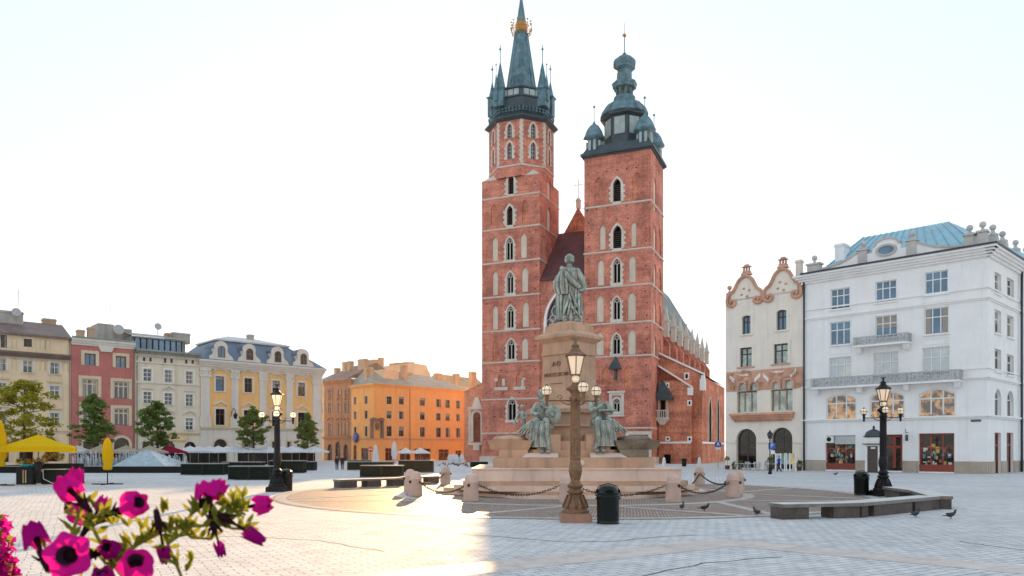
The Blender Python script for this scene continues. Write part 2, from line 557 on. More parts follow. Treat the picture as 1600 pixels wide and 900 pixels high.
dk = MB()                                            # narrow drainage joints wandering over the setts
for line in ([(705, 834), (770, 838), (880, 847), (960, 846), (1040, 838), (1100, 836)], [(0, 757), (60, 755), (160, 752), (260, 751)], [(150, 796), (210, 790), (330, 783), (420, 772)],
             [(1490, 845), (1540, 852), (1600, 860), (1700, 872)], [(1290, 795), (1200, 770), (1100, 760)], [(600, 862), (500, 845), (380, 838), (300, 840)], [(980, 905), (1100, 880), (1240, 868)]):
    P_ = [at(*q) for q in line]; sm = []
    for i in range(len(P_) - 1):
        for k in range(6):
            f = k / 6; sm.append((P_[i][0] * (1 - f) + P_[i + 1][0] * f + .05 * math.sin(i * 6 + k * 1.7), P_[i][1] * (1 - f) + P_[i + 1][1] * f + .04 * math.sin(k * 2.1 + i)))
    strip(sm, .055, .0035, dk)
struct(obj('paving_joints', dk, mplain('dark joint', (.09, .085, .08), .9)))
MC = (3.1, 39.6)           # centre of the paved ring
MR = 15.0
mb = MB()
pts = [(MC[0] + MR * math.cos(i * math.pi / 48), MC[1] + MR * math.sin(i * math.pi / 48), 0.008) for i in range(96)]
mb.poly(pts)
struct(obj('cobbled_circle', mb, cobble))
mb = MB()
def arc(r, a0, a1, n=48): return [(MC[0] + r * math.cos(R(a0 + (a1 - a0) * i / n)), MC[1] + r * math.sin(R(a0 + (a1 - a0) * i / n))) for i in range(n + 1)]
strip(arc(MR - 0.42, 0, 360, 96), 0.5, 0.014, mb)
strip(arc(8.9, 0, 360, 64), 0.55, 0.0145, mb)
# straight rays and chords of the star laid between the rings
for k in range(8):
    a = -90 + 45 * k
    for s in (-1, 1):
        p = (MC[0] + 9.1 * math.cos(R(a + s * 5)), MC[1] + 9.1 * math.sin(R(a + s * 5)))
        q = (MC[0] + 14.3 * math.cos(R(a + s * 20)), MC[1] + 14.3 * math.sin(R(a + s * 20)))
        strip([p, q], 0.42, 0.018 + 0.001 * s, mb)
struct(obj('stone_strips', mb, strip_m))

# ================================================================== the basilica
CP = Plane(*at(753, Y=128.0), R(-23))
ch = thing('basilica', 'huge red brick church with two unequal towers behind the monument', 'church', CP.M)

def openings(P, rows):
    """rows: (role, kind, x0, x1, y0, y1) in photo pixels on plane P -> list with metres"""
    return [(r[0], r[1], *P.rect(*r[2:6])) for r in rows]

def gothic(root, P, ops, wmb):
    """cut the openings into the wall and fill them"""
    cuts = []
    for role, kind, u0, u1, z0, z1 in ops:
        cuts.append((kind, u0, u1, z0, z1, {'win': 0.7, 'trac': 0.5, 'niche': 0.22, 'blind': 0.2, 'oct': 0.35}[role]))
    for role, kind, u0, u1, z0, z1 in ops:
        w = u1 - u0
        if role == 'niche':
            obj('plaster_niche', pane(MB(), kind, u0, u1, z0, z1, 0.2), plaster, root, P.M)
        elif role == 'blind':
            obj('brick_niche', pane(MB(), kind, u0, u1, z0, z1, 0.18), brick_lt, root, P.M)
        elif role == 'win':
            o = obj('belfry_window', pane(MB(), kind, u0, u1, z0, z1, 0.68), void, root, P.M)
            quoin_ring(o, P, kind, u0, u1, z0, z1, 0.62, 0.05)
            mb = MB(); mb.box(u0 - .1, u1 + .1, -0.12, 0.3, z0 - 0.35, z0 - 0.003); obj('sill', mb, stone, o, P.M)
            mb = MB()
            for i in range(1, 9): z = z0 + (z1 - z0) * i / 11; mb.box(u0, u1, 0.42, 0.5, z, z + 0.08)
            obj('louvre', mb, wood_dk, o, P.M)
        elif role == 'trac':
            o = obj('tracery_window', pane(MB(), kind, u0, u1, z0, z1, 0.48), void, root, P.M)
            quoin_ring(o, P, kind, u0, u1, z0, z1, 0.42, 0.04, zt=0.45)
            mb = MB(); c = (u0 + u1) / 2; h = w * 0.87; zs = z1 - h
            mb.box(c - .07, c + .07, 0.2, 0.34, z0, zs + 0.1)
            for cc in (u0 + w * .25, u0 + w * .75):
                mb.ring([(cc + (w * .25 - .07) * math.cos(math.pi * i / 8), zs - .1 + w * .3 * math.sin(math.pi * i / 8)) for i in range(9)],
                        [(cc + w * .25 * math.cos(math.pi * i / 8), zs - .1 + (w * .3 + .1) * math.sin(math.pi * i / 8)) for i in range(9)], 0.2, 0.34)
            rr = w * .16; zc = zs + w * .38
            mb.ring([(c + rr * math.cos(math.pi * i / 6), zc + rr * math.sin(math.pi * i / 6)) for i in range(13)],
                    [(c + (rr + .09) * math.cos(math.pi * i / 6), zc + (rr + .09) * math.sin(math.pi * i / 6)) for i in range(13)], 0.2, 0.34)
            mb.ring(outline(kind, u0 + .1, u1 - .1, z0, z1 - .1), outline(kind, u0, u1, z0, z1), 0.2, 0.36)
            obj('tracery', mb, stone, o, P.M)
            mb = MB(); mb.box(u0 - .45, u1 + .45, -0.14, 0.3, z0 - 0.45, z0 - 0.003); obj('sill', mb, stone, o, P.M)
        elif role == 'oct':
            o = obj('lancet_window', pane(MB(), kind, u0, u1, z0, z1, 0.33), glass, root, P.M)
            obj('frame', bars(MB(), kind, u0, u1, z0, z1, 0.33, 2, (0.25, 0.5, 0.72), 0.05), stone, o, P.M)
            quoin_ring(o, P, kind, u0, u1, z0, z1, 0.5, 0.05)
    return cuts

def quoin_ring(o, P, kind, u0, u1, z0, z1, t, proud, zt=1.0):
    """stone surround whose outer edge is toothed into the brick"""
    mb = MB()
    mb.ring(outline(kind, u0, u1, z0, z1), grow(kind, u0, u1, z0, z1, t * 0.72), -proud, 0.02)
    k = 0; z = z0
    top = z1 - (u1 - u0) * 0.6
    while z < top - 0.3:
        if (k + (1 if z1 % 1 > .5 else 0)) % 2 == 0:
            h = 0.38
            mb.box(u0 - t - 0.06, u0 - t * 0.72 + 0.02, -proud + .004, 0.02, z, z + h)
            mb.box(u1 + t * 0.72 - 0.02, u1 + t + 0.06, -proud + .004, 0.02, z + .1, z + h + .1)
        z += 0.42; k += 1
    obj('surround', mb, stone, o, P.M)

brick_lt = mbrick('blind arch brick', (0.85, 0.30, 0.16), (0.74, 0.23, 0.12), (0.62, 0.40, 0.29))
W1 = CP.u(843); D1 = 9.5
RU0, RU1 = CP.u(913), CP.u(1017); D2 = 9.2

def tower(uL, uR, depth, ztop, front_rows, side_px, strings, cpx):
    t = None
    P = CP
    fo = openings(P, front_rows)
    t = MB()
    S = P.off(uR, 0, R(90))                       # right side plane: u runs away from the camera, v towards the left
    so = openings(S, side_px)
    wall(t, uL, uR, 0, ztop, gothic(ch, P, fo, t))
    body = obj('tower_front', t, brick, ch, P.M)
    s = MB(); wall(s, 0, depth, 0, ztop, gothic(ch, S, so, s)); obj('tower_side', s, brick, ch, S.M)
    b = MB()
    b.poly([(uL, 0, 0), (uL, depth, 0), (uL, depth, ztop), (uL, 0, ztop)])
    b.poly([(uL, depth, 0), (uR, depth, 0), (uR, depth, ztop), (uL, depth, ztop)])
    b.poly([(uL, 0, ztop), (uL, depth, ztop), (uR, depth, ztop), (uR, 0, ztop)])
    obj('tower_back', b, brick, ch, P.M)
    for y in strings:
        c = MB(); z = P.z(cpx, y)
        c.box(uL - .13, uR + .13, -.13, depth + .13, z - .08, z + .08)
        c.box(uL - .06, uR + .06, -.06, depth + .06, z - .16, z - .078)
        obj('string_course', c, stone, ch, P.M)
    # putlog holes left by the scaffolding
    h = MB(); rnd = random.Random(int(uL * 10) + 3)
    zz = 4.0
    boxes = [(o[2] - 1.2, o[3] + 1.2, o[4] - .6, o[5] + .6) for o in fo]
    while zz < ztop - 1:
        for i in range(7):
            u = uL + .7 + (uR - uL - 1.4) * i / 6 + rnd.uniform(-.25, .25)
            if any(a < u < b_ and c_ < zz < d for a, b_, c_, d in boxes) or rnd.random() < .25: continue
            h.box(u - .1, u + .1, -.012, .02, zz - .09, zz + .09)
        zz += 1.9 + rnd.uniform(-.1, .1)
    obj('putlog_holes', h, void, ch, P.M)['kind'] = 'stuff'

Lrows = [
    ('win', 'point', 794, 802.6, 273, 303.6), ('win', 'point', 792, 801, 321.6, 352),
    ('blind', 'point', 767, 777, 319, 348), ('blind', 'point', 816, 826, 312, 345),
    ('trac', 'point', 791, 801.5, 371, 406), ('niche', 'point', 769, 778, 369.6, 408), ('niche', 'point', 813, 823, 364, 403),
    ('trac', 'point', 792, 802, 425, 458), ('niche', 'point', 769.6, 778, 423, 461), ('niche', 'point', 815, 825, 417, 456),
    ('trac', 'point', 792.5, 802.5, 478, 512), ('niche', 'point', 769.5, 778, 477, 515), ('niche', 'point', 816, 826, 471, 511),
    ('trac', 'point', 793, 804, 530, 561), ('blind', 'point', 770, 778.5, 531, 565), ('niche', 'point', 815, 825, 527, 561),
    ('blind', 'point', 776, 788, 586, 608), ('blind', 'point', 806, 818, 582, 607),
    ('trac', 'point', 793.5, 806, 622, 656),
    ('blind', 'point', 794, 806, 673, 700),
]
Lside = [('niche', 'point', 855, 860.5, 277, 312), ('niche', 'point', 855, 860.5, 324, 362), ('niche', 'point', 849.5, 852, 368, 406)]
ZT1 = CP.z(754, 284)
tower(0, W1, D1, ZT1, Lrows, Lside, (300, 350.5, 404, 458.5, 513, 563, 622, 676), 843)

Rrows = [
    ('win', 'point', 958, 970, 279, 315), ('blind', 'point', 929, 941, 277, 317), ('blind', 'point', 988, 1001, 269, 308),
    ('win', 'point', 958, 971, 352, 388), ('niche', 'point', 937, 946, 351, 390), ('niche', 'point', 986, 994, 346, 385),
    ('trac', 'point', 958, 969.5, 404, 442), ('niche', 'point', 933.6, 943.6, 405, 446), ('niche', 'point', 982.6, 993, 399, 441),
    ('trac', 'point', 958, 969, 464, 499), ('niche', 'point', 932, 943, 461, 503), ('niche', 'point', 981, 993, 456, 500),
    ('trac', 'point', 957.6, 969, 522, 553), ('niche', 'point', 931, 943, 518, 555), ('niche', 'point', 981, 993, 514, 554),
    ('blind', 'point', 940, 953, 573, 600), ('blind', 'point', 975, 990, 570, 607),
    ('trac', 'round', 958.5, 968.5, 623, 643),
    ('blind', 'point', 940, 952, 668, 700),
]
Rside = []
for y0, y1 in ((276, 330), (352, 398), (412, 452), (470, 508), (524, 560)):
    Rside += [('niche', 'point', 1021.5, 1025.5, y0, y1)]
    if y0 > 290: Rside += [('blind', 'point', 1029, 1033, y0 + 6, y1 + 8)]
ZT2 = CP.z(1017, 232)
tower(RU0, RU1, D2, ZT2, Rrows, Rside, (312, 386, 442.5, 501, 554, 668), 1017)

# extra trim low on the towers
for x0, x1, y0, y1 in ((773, 793, 605, 610), (803, 821, 604, 609), (773, 778, 591, 596), (817, 821, 590, 594), (785, 789, 592, 603), (815, 819, 594, 604)):
    a, b, c, d = CP.rect(x0, x1, y0, y1); mb = MB(); mb.box(a, b, -.14, .02, c, d); obj('stone_block', mb, stone, ch, CP.M)
a, b, c, d = CP.rect(952, 975, 614, 648)
mb = MB(); mb.ring([(a + .45, c), (a + .45, d - .4), (b - .45, d - .4), (b - .45, c)], [(a, c), (a, d), (b, d), (b, c)], -.12, .02)
mb.box(a - .2, b + .2, -.3, .02, d, d + .3); mb.box(a - .1, b + .1, -.26, .02, c - .3, c - .003); obj('stone_frame', mb, stone, ch, CP.M)
a, b, c, d = CP.rect(978, 1018, 674, 722)
mb = MB(); mb.ring([(a + .5, 0), (a + .5, d - .5), (b - .5, d - .5), (b - .5, 0)], [(a, 0), (a, d), (b, d), (b, 0)], -.2, .02); obj('portal_frame', mb, stone, ch, CP.M)
mb = MB(); mb.box(RU0 - .3, RU1 + .3, -.3, D2 + .3, 0, 1.1); obj('plinth', mb, stone, ch, CP.M)
mb = MB(); mb.box(-.3, W1 + .3, -.3, D1 + .3, 0, 1.1); obj('plinth', mb, stone, ch, CP.M)
mb = MB()                                            # slate hood between the two low arches
a, b, c, d = CP.rect(953, 972, 563, 582)
mb.frus((a + b) / 2, -.3, c + .5, d + .6, (b - a) / 2, .8, .05, .05); mb.box((a + b) / 2 - .15, (a + b) / 2 + .15, -.5, .02, c - 1.2, c + .5)
obj('slate_hood', mb, copper_dk, ch, CP.M)

# --- left tower: corner broaches, octagonal stage, gallery and spire
cu, cv = W1 / 2, D1 / 2 + .1
OR = (W1 / 2) / math.cos(R(22.5)) * 0.985
ap = OR * math.cos(R(22.5))
mb = MB()
for su, sv in ((-1, -1), (1, -1), (1, 1), (-1, 1)):
    ex, ey = cu + su * W1 / 2, cv + sv * D1 / 2
    mb._add([(ex, ey, ZT1), (ex - su * 3.3, ey, ZT1), (ex, ey - sv * 3.1, ZT1), (cu + su * ap * .70, cv + sv * ap * .70, ZT1 + 1.3)],
            [[0, 1, 3], [0, 2, 3], [1, 2, 3]])
obj('broach_slope', mb, stone, ch, CP.M)
zo0, zo1 = ZT1, 57.2
octp = []
for k in range(8):
    na = -90 + 45 * k                                # local direction of the face normal
    px_, py_ = cu + ap * math.cos(R(na)), cv + ap * math.sin(R(na))
    half = OR * math.sin(R(22.5))
    # plane whose u runs to the viewer's right when seen from outside
    ta = R(na) + R(90)
    wx = px_ - half * math.cos(ta); wy = py_ - half * math.sin(ta)
    octp.append((CP.off(wx, wy, ta), half * 2))
zs_ = 49.6
hw = [(0.5,)]
for k, (P8, L8) in enumerate(octp):
    m = MB(); c = L8 / 2
    ops = []
    for zb, zt in ((50.6, 53.4), (54.1, 56.5)):
        ops.append(('oct', 'point', c - .42, c + .42, zb, zt))
    wall(m, 0, L8, zo0, zo1, gothic(ch, P8, ops, m) if k in (0, 1, 7, 2) else [])
    obj('octagon_wall', m, brick, ch, P8.M)
    q = MB(); z = zs_ + .1; j = k
    while z < zo1 - .3:                                # toothed corner stones
        a = .36 if j % 2 else .22
        q.box(-.03, a, -.05, .03, z, z + .36); q.box(L8 - a - .03, L8 + .02, -.05, .03, z + .05, z + .4)
        z += .38; j += 1
    q.box(-.05, L8 + .05, -.1, .03, zs_ - .25, zs_)
    obj('corner_stones', q, stone, ch, P8.M)
PH8 = R(22.5)
mb = MB()
mb.lathe([(OR + .05, 57.0), (OR + .75, 57.35), (OR + .8, 57.55), (OR + .2, 57.8), (OR - .25, 58.3)], 8, cu, cv, PH8, False)
mb.lathe([(OR - .3, 58.3), (OR - .45, 59.2), (OR - .25, 59.4), (OR - .25, 60.9), (OR - .05, 61.0), (OR - .1, 61.25), (OR - .5, 61.3), (OR - .55, 62.4), (OR - .2, 62.5), (OR - .25, 62.8)], 8, cu, cv, PH8, False)
obj('gallery', mb, copper_dk, ch, CP.M)
mb = MB()                                             # corbel lattice under the gallery
for k in range(8):
    P8, L8 = octp[k]
    for row in range(2):
        for i in range(7):
            x = (i + .5) * L8 / 7
            p = Vector((x, 0, 0))
            w = CP.M.inverted() @ P8.M @ Vector((x, -.02 + .25 * row * -0.3, 58.5 + row * .42))
            mb.box(w.x - .13, w.x + .13, w.y - .13, w.y + .13, w.z, w.z + .26)
obj('corbel_lattice', mb, copper, ch, CP.M)['kind'] = 'stuff'
lead_p = mwall('pale lead panel 0', (0.36, 0.42, 0.42), .2, .1, rough=.5)
for k in range(8):                                    # glazed band below the spire
    P8, L8 = octp[k]
    for i in range(3):
        m = MB(); a = L8 * (.14 + .25 * i); m.box(a, a + L8 * .21, .33, .6, 61.38, 62.35); obj('lead_panel', m, lead_p, ch, P8.M)
mb = MB()
mb.lathe([(OR - .25, 62.8), (2.9, 63.5), (2.55, 64.2), (1.06, 74.2)], 8, cu, cv, PH8, False)
for k in range(8):                                    # rolled seams
    a = PH8 + k * math.pi / 4
    mb.tube([(cu + 2.58 * math.cos(a), cv + 2.58 * math.sin(a), 64.2), (cu + 1.07 * math.cos(a), cv + 1.07 * math.sin(a), 74.2)], .07, 5)
    for f in (-.12, .12):
        mb.tube([(cu + 2.42 * math.cos(a + f * 1.6), cv + 2.42 * math.sin(a + f * 1.6), 64.2), (cu + .98 * math.cos(a + f * 1.6), cv + .98 * math.sin(a + f * 1.6), 74.2)], .035, 4)
mb.lathe([(.82, 75.9), (.58, 77.6), (.1, 80.8), (.04, 81.6)], 8, cu, cv, PH8, False)
obj('spire', mb, copper, ch, CP.M)
mb = MB()
mb.lathe([(1.02, 74.2), (1.12, 74.5), (.95, 75.9), (.8, 76.0)], 16, cu, cv)
for k in range(12):                                   # crown arches
    a = k * math.pi / 6; c_, s_ = math.cos(a), math.sin(a)
    mb.tube([(cu + r * c_, cv + r * s_, z) for r, z in ((1.05, 73.6), (1.55, 73.9), (1.85, 74.8), (1.65, 75.6))], .07, 5)
    mb.ball((cu + 1.72 * c_, cv + 1.72 * s_, 75.85), .17, 6, 4)
mb.tube([(cu + 1.75 * math.cos(i * math.pi / 12), cv + 1.75 * math.sin(i * math.pi / 12), 74.8) for i in range(25)], .06, 5)
obj('gilded_crown', mb, gold, ch, CP.M)
for k in range(8):
    a = R(-22.5 + 45 * k)
    if k in (7, 3): continue                         # the two vertices on the line of sight stay free
    big = k % 2 == 0
    r = OR - .55
    x, y = cu + r * math.cos(a), cv + r * math.sin(a)
    hz = 0 if big else .3
    mb = MB(); s = .95 if big else .6
    mb.box(x - s, x + s, y - s, y + s, 59.6, 62.3 + hz); mb.frus(x, y, 62.3 + hz, 62.6 + hz, s, s, s + .25, s + .25)
    tip = 67.2 if big else 65.6
    mb.lathe([(s * 1.15, 62.6 + hz), (s * .95, 62.9 + hz), (.08, tip)], 8, x, y, PH8, False)
    mb.tube([(x, y, tip - .2), (x, y, tip + 3)], .06, 5); mb.ball((x, y, tip + 2.3), .2, 8, 5)
    if big:
        sx = x + math.cos(a) * .95; sy = y + math.sin(a) * .95
        mb.box(sx - .32, sx + .32, sy - .32, sy + .32, 60.5, 62.5)
        mb.lathe([(.42, 62.5), (.05, 64.9)], 6, sx, sy, 0, False); mb.tube([(sx, sy, 64.8), (sx, sy, 66.6)], .04, 4); mb.ball((sx, sy, 66.6), .14, 6, 4)
    obj('corner_turret', mb, copper, ch, CP.M)

# --- right tower: platform, four cupolas, drum, dome, lantern and onion
ru, rv = (RU0 + RU1) / 2, D2 / 2
h2 = (RU1 - RU0) / 2
mb = MB()
mb.box(RU0 - .25, RU1 + .25, -.25, D2 + .25, ZT2, ZT2 + .25)
mb.box(RU0 - .5, RU1 + .5, -.5, D2 + .5, ZT2 + .25, ZT2 + .65)
mb.frus(ru, rv, ZT2 + .65, ZT2 + 2.0, h2 + .3, D2 / 2 + .3, h2 - .5, D2 / 2 - .5)
obj('platform_roof', mb, copper_dk, ch, CP.M)
zb = ZT2 + 2.0
rz = lambda y: EYE + (HY - y) / F * 124.5
mb = MB()
mb.lathe([(3.25, zb - .4), (3.25, rz(197)), (3.95, rz(195)), (3.9, rz(191))], 8, ru, rv, PH8, False)
obj('drum', mb, copper_dk, ch, CP.M)
mb = MB()
for k in range(8):
    a = R(45 * k - 90); apd = 3.25 * math.cos(R(22.5)) + .04
    P8 = CP.off(ru + apd * math.cos(a) - 1.24 * math.cos(a + R(90)), rv + apd * math.sin(a) - 1.24 * math.sin(a + R(90)), a + R(90))
    m = MB(); m.box(.38, 2.1, -.04, .03, rz(225), rz(199))
    obj('lead_panel', m, lead_p, ch, P8.M)
mb = MB()
dome = [(3.85, rz(191)), (3.75, rz(187)), (3.5, rz(181)), (2.9, rz(174)), (1.9, rz(168)), (1.65, rz(165)), (1.75, rz(162)), (1.75, rz(160))]
mb.lathe(dome, 24, ru, rv, 0, True)
for k in range(16):
    a = k * math.pi / 8
    mb.tube([(ru + (r + .03) * math.cos(a), rv + (r + .03) * math.sin(a), z) for r, z in dome[:6]], .06, 4)
obj('dome', mb, copper, ch, CP.M)
mb = MB()
z0, z1 = rz(160), rz(143)
for k in range(8):
    a = PH8 + k * math.pi / 4
    x, y = ru + 1.25 * math.cos(a), rv + 1.25 * math.sin(a)
    mb.lathe([(.2, z0), (.15, z0 + .2), (.15, z1 - .4), (.24, z1)], 8, x, y)
mb.lathe([(1.9, z1 - .25), (1.95, z1 + .1), (2.1, z1 + .5), (1.25, z1 + 1.1), (1.2, rz(118)), (1.75, rz(115)), (1.75, rz(112))], 8, ru, rv, PH8, False)
mb.lathe([(.35, z0), (.35, z1)], 8, ru, rv)
obj('lantern', mb, copper, ch, CP.M)
mb = MB()
on = [(1.62, rz(113)), (1.8, rz(109)), (1.78, rz(105)), (1.5, rz(101)), (.9, rz(97)), (.35, rz(94)), (.12, rz(90))]
mb.lathe(on, 20, ru, rv)
for k in range(10):
    a = k * math.pi / 5
    mb.tube([(ru + (r + .02) * math.cos(a), rv + (r + .02) * math.sin(a), z) for r, z in on], .05, 4)
mb.tube([(ru, rv, rz(92)), (ru, rv, rz(62))], .07, 6); mb.tube([(ru, rv, rz(62)), (ru, rv, rz(44))], .03, 4)
obj('onion_top', mb, copper, ch, CP.M)
mb = MB(); mb.ball((ru, rv, rz(63)), .32, 12, 8); obj('gilded_ball', mb, gold, ch, CP.M)
for su, sv in ((-1, -1), (1, -1), (1, 1), (-1, 1)):
    x, y = ru + su * (h2 - 1.25), rv + sv * (D2 / 2 - 1.25)
    mb = MB(); z = ZT2 + .7
    mb.lathe([(1.1, z), (1.1, z + 2.5), (1.75, z + 2.7), (1.7, z + 2.95), (1.45, z + 3.4), (1.25, z + 4.0), (.8, z + 4.7), (.3, z + 5.1), (.08, z + 5.6)], 12, x, y, R(15), True)
    mb.tube([(x, y, z + 5.4), (x, y, z + 8.2)], .05, 5); mb.ball((x, y, z + 7.9), .2, 8, 5)
    obj('cupola', mb, copper, ch, CP.M)
    m = MB()
    for k in range(8):
        a = R(45 * k + 22)
        m.box(x + 1.06 * math.cos(a) - .2, x + 1.06 * math.cos(a) + .2, y + 1.06 * math.sin(a) - .2, y + 1.06 * math.sin(a) + .2, z + .6, z + 2.2)
    obj('cupola_panels', m, MATS['pale lead panel 0'], ch, CP.M)

# --- west front between the towers, lean-to roof, gable, nave
EA = CP.z(878, 433)
mb = MB()
nu0, nu1 = W1, RU0
bw0, bw1, bz0, bz1 = CP.rect(853, 905, 452, 560)
wall(mb, nu0, nu1, 0, EA, [('point', bw0, bw1, bz0, bz1, .5)], v=.35)
obj('west_front', mb, brick, ch, CP.M)
o = obj('great_window', pane(MB(), 'point', bw0, bw1, bz0, bz1, .83), glass, ch, CP.M)
A = outline('point', bw0, bw1, bz0, bz1, 14); B = outline('point', bw0 - .5, bw1 + .5, bz0, bz1 + .5, 14)
mb = MB(); mb.ring(A, B, .22, .38); obj('surround', mb, white, o, CP.M)
mb = MB(); wdt = bw1 - bw0
for i in range(1, 6): x = bw0 + wdt * i / 6; mb.box(x - .07, x + .07, .62, .78, bz0, bz1 - wdt * .87)
for i in range(6):
    c = bw0 + wdt * (i + .5) / 6; rr = wdt / 12
    mb.ring([(c + (rr - .08) * math.cos(math.pi * j / 8), bz1 - wdt * .87 + (rr - .08) * math.sin(math.pi * j / 8)) for j in range(9)],
            [(c + rr * math.cos(math.pi * j / 8), bz1 - wdt * .87 + rr * math.sin(math.pi * j / 8)) for j in range(9)], .62, .78)
for (cx_, cz_, rr) in ((.3, .28, .17), (.7, .28, .17), (.5, .5, .18), (.5, .12, .12), (.17, .08, .1), (.83, .08, .1)):
    c = bw0 + wdt * cx_; z = bz1 - wdt * .87 + wdt * cz_; rr *= wdt
    mb.ring([(c + (rr - .1) * math.cos(math.pi * j / 8), z + (rr - .1) * math.sin(math.pi * j / 8)) for j in range(17)],
            [(c + rr * math.cos(math.pi * j / 8), z + rr * math.sin(math.pi * j / 8)) for j in range(17)], .62, .78)
mb.box(bw0, bw1, .62, .78, bz0 + 3, bz0 + 3.2)
obj('tracery', mb, stone, o, CP.M)
tile_m = mwall('dark red roof tiles', (0.13, 0.045, 0.045), .25, .1, rough=.7, fine=9)
RG = 40.2
mb = MB()
mb.poly([(nu0, .2, EA), (nu1, .2, EA), (nu1, 9.6, RG), (nu0, 9.6, RG)])
mb.box(nu0, nu1, .0, .35, EA - .3, EA - .004)
obj('lean_to_roof', mb, tile_m, ch, CP.M)
gu = 13.9
mb = MB(); mb.prism([(gu - 9.6, 28.5), (gu, 44.4), (gu + 9.6, 28.5)], 9.65, 10.3); obj('west_gable', mb, brick_lt, ch, CP.M)
mb = MB()
mb.box(gu - .35, gu + .35, 9.7, 10.25, 44.2, 45.6); mb.frus(gu, 9.97, 45.6, 46.2, .5, .4, .1, .1)
mb.tube([(gu, 9.97, 46), (gu, 9.97, 49.4)], .06, 5); mb.tube([(gu - .8, 9.97, 48.4), (gu + .8, 9.97, 48.4)], .06, 5)
obj('gable_cross', mb, stone, ch, CP.M)
nr = mwall('weathered grey roof', (0.23, 0.25, 0.24), .35, .25, rough=.7, scale=.25, fine=4)
mb = MB(); n0, n1, v1 = gu - 8.8, gu + 8.8, 96
mb._add([(n0, 10.3, 27.6), (n1, 10.3, 27.6), (gu, 10.3, 43.6), (n0, v1, 27.6), (n1, v1, 27.6), (gu, v1 - 7, 43.6)],
        [[0, 3, 5, 2], [1, 2, 5, 4], [3, 4, 5], [0, 1, 4, 3]])
obj('nave_roof', mb, nr, ch, CP.M)
mb = MB(); mb.box(n0 + .6, n1 - .6, 10.3, v1 - .5, 0, 27.6)
obj('nave_wall', mb, brick, ch, CP.M)
for i in range(11):
    mb = MB(); mp = MB(); mw = MB(); mo = MB()
    v = 14 + 7.6 * i; u = n1 - .6
    mb.box(u, u + 2.4, v - .7, v + .7, 0, 23.5); mb._add([(u, v - .7, 27), (u, v + .7, 27), (u + 2.4, v - .7, 23.5), (u + 2.4, v + .7, 23.5), (u, v - .7, 23.5), (u, v + .7, 23.5)], [[0, 1, 3, 2], [0, 2, 4], [1, 3, 5]])
    mp.box(u + 1.2, u + 2.2, v - .5, v + .5, 25, 28.2); mp.frus(u + 1.7, v, 28.2, 31.2, .5, .5, .06, .06); mp.frus(u + 1.7, v, 28.0, 28.3, .7, .7, .7, .7)
    mp.box(u + .02, u + 1.2, v - .3, v + .3, 26.2, 26.7); mw.box(u - .3, u + .08, v + 1.9, v + 4.8, 12, 25.6)
    mo.box(u + .05, u + .14, v + 3.25, v + 3.45, 12, 25.6); mo.box(u + .05, u + .14, v + 1.7, v + 1.92, 12, 25.8); mo.box(u + .05, u + .14, v + 4.8, v + 5.0, 12, 25.8)
    o = obj('buttress', mb, brick, ch, CP.M)
    obj('pinnacle', mp, stone, o, CP.M)
    o = obj('clerestory_window', mw, void, ch, CP.M)
    obj('mullion', mo, stone, o, CP.M)

# --- south chapels
AP = CP.off(0, 6)
a1 = AP.u(1097); zs1 = 17.6; zs2 = 14.0
mb = MB()
mb.poly([(RU1, 6, 0), (a1, 6, 0), (a1, 6, zs2), (RU1 + .5, 6, zs1), (RU1, 6, zs1)])
mb.poly([(a1, 6, 0), (a1, 33, 0), (a1, 33, zs2), (a1, 6, zs2)])
mb.poly([(a1, 33, 0), (RU1 - 6, 33, 0), (RU1 - 6, 33, zs1), (a1, 33, zs2)])
mb.box(RU1 + .2, a1 - 1.6, 4.6, 6.0, 0, 13.2)
obj('chapel_wall', mb, brick_lt, ch, CP.M)
mb = MB(); mb.poly([(RU1 - 6, 6, zs1 + 3.0), (a1 + .3, 6, zs2 + .1), (a1 + .3, 33.3, zs2 + .1), (RU1 - 6, 33.3, zs1 + 3.0)]); obj('chapel_roof', mb, nr, ch, CP.M)
mb = MB()
def slope_bar(mb, ua, za, ub, zb2, v0, v1, t):
    mb._add([(ua, v0, za), (ub, v0, zb2), (ub, v0, zb2 + t), (ua, v0, za + t), (ua, v1, za), (ub, v1, zb2), (ub, v1, zb2 + t), (ua, v1, za + t)],
            [[0, 1, 2, 3], [4, 7, 6, 5], [3, 2, 6, 7], [0, 4, 5, 1], [0, 3, 7, 4], [1, 5, 6, 2]])
slope_bar(mb, RU1 - .0, zs1 + .1, a1 + .35, zs2 + .02, 5.7, 6.5, .32)
mb.box(a1 - .3, a1 + .5, 5.6, 6.6, zs2 - 2.4, zs2 - .6); mb.box(a1 - .1, a1 + .4, 5.65, 6.55, zs2 - .6, zs2)
slope_bar(mb, RU1 + .2, 15.5, a1 - 1.4, 12.0, 4.3, 6.1, .28)
mb.box(a1 - 2.0, a1 - 1.2, 4.3, 5.0, 10.8, 12.0)
for x0, x1, y0, y1 in ((1069, 1077, 582, 593), (1040, 1046, 598, 606), (1074, 1081, 625, 634), (1040, 1047, 682, 689), (1074, 1081, 682, 690)):
    P5 = CP.off(0, 4.6) if y0 > 595 else AP
    v = 4.6 if y0 > 595 else 6
    a, b, c, d = P5.rect(x0, x1, y0, y1); mb.ring([(a + .2, c + .2), (a + .2, d - .2), (b - .2, d - .2), (b - .2, c + .2), (a + .2, c + .19)], [(a, c), (a, d), (b, d), (b, c), (a - .01, c - .01)], v - .08, v + .02)
a, b, c, d = CP.off(0, 4.6).rect(1031, 1094, 690, 693); mb.box(RU1 + .25, a1 - 1.5, 4.48, 4.7, c, d)
mb.box(a1, a1 + .12, 6, 33, c, d)
obj('coping', mb, white, ch, CP.M)
mb = MB()
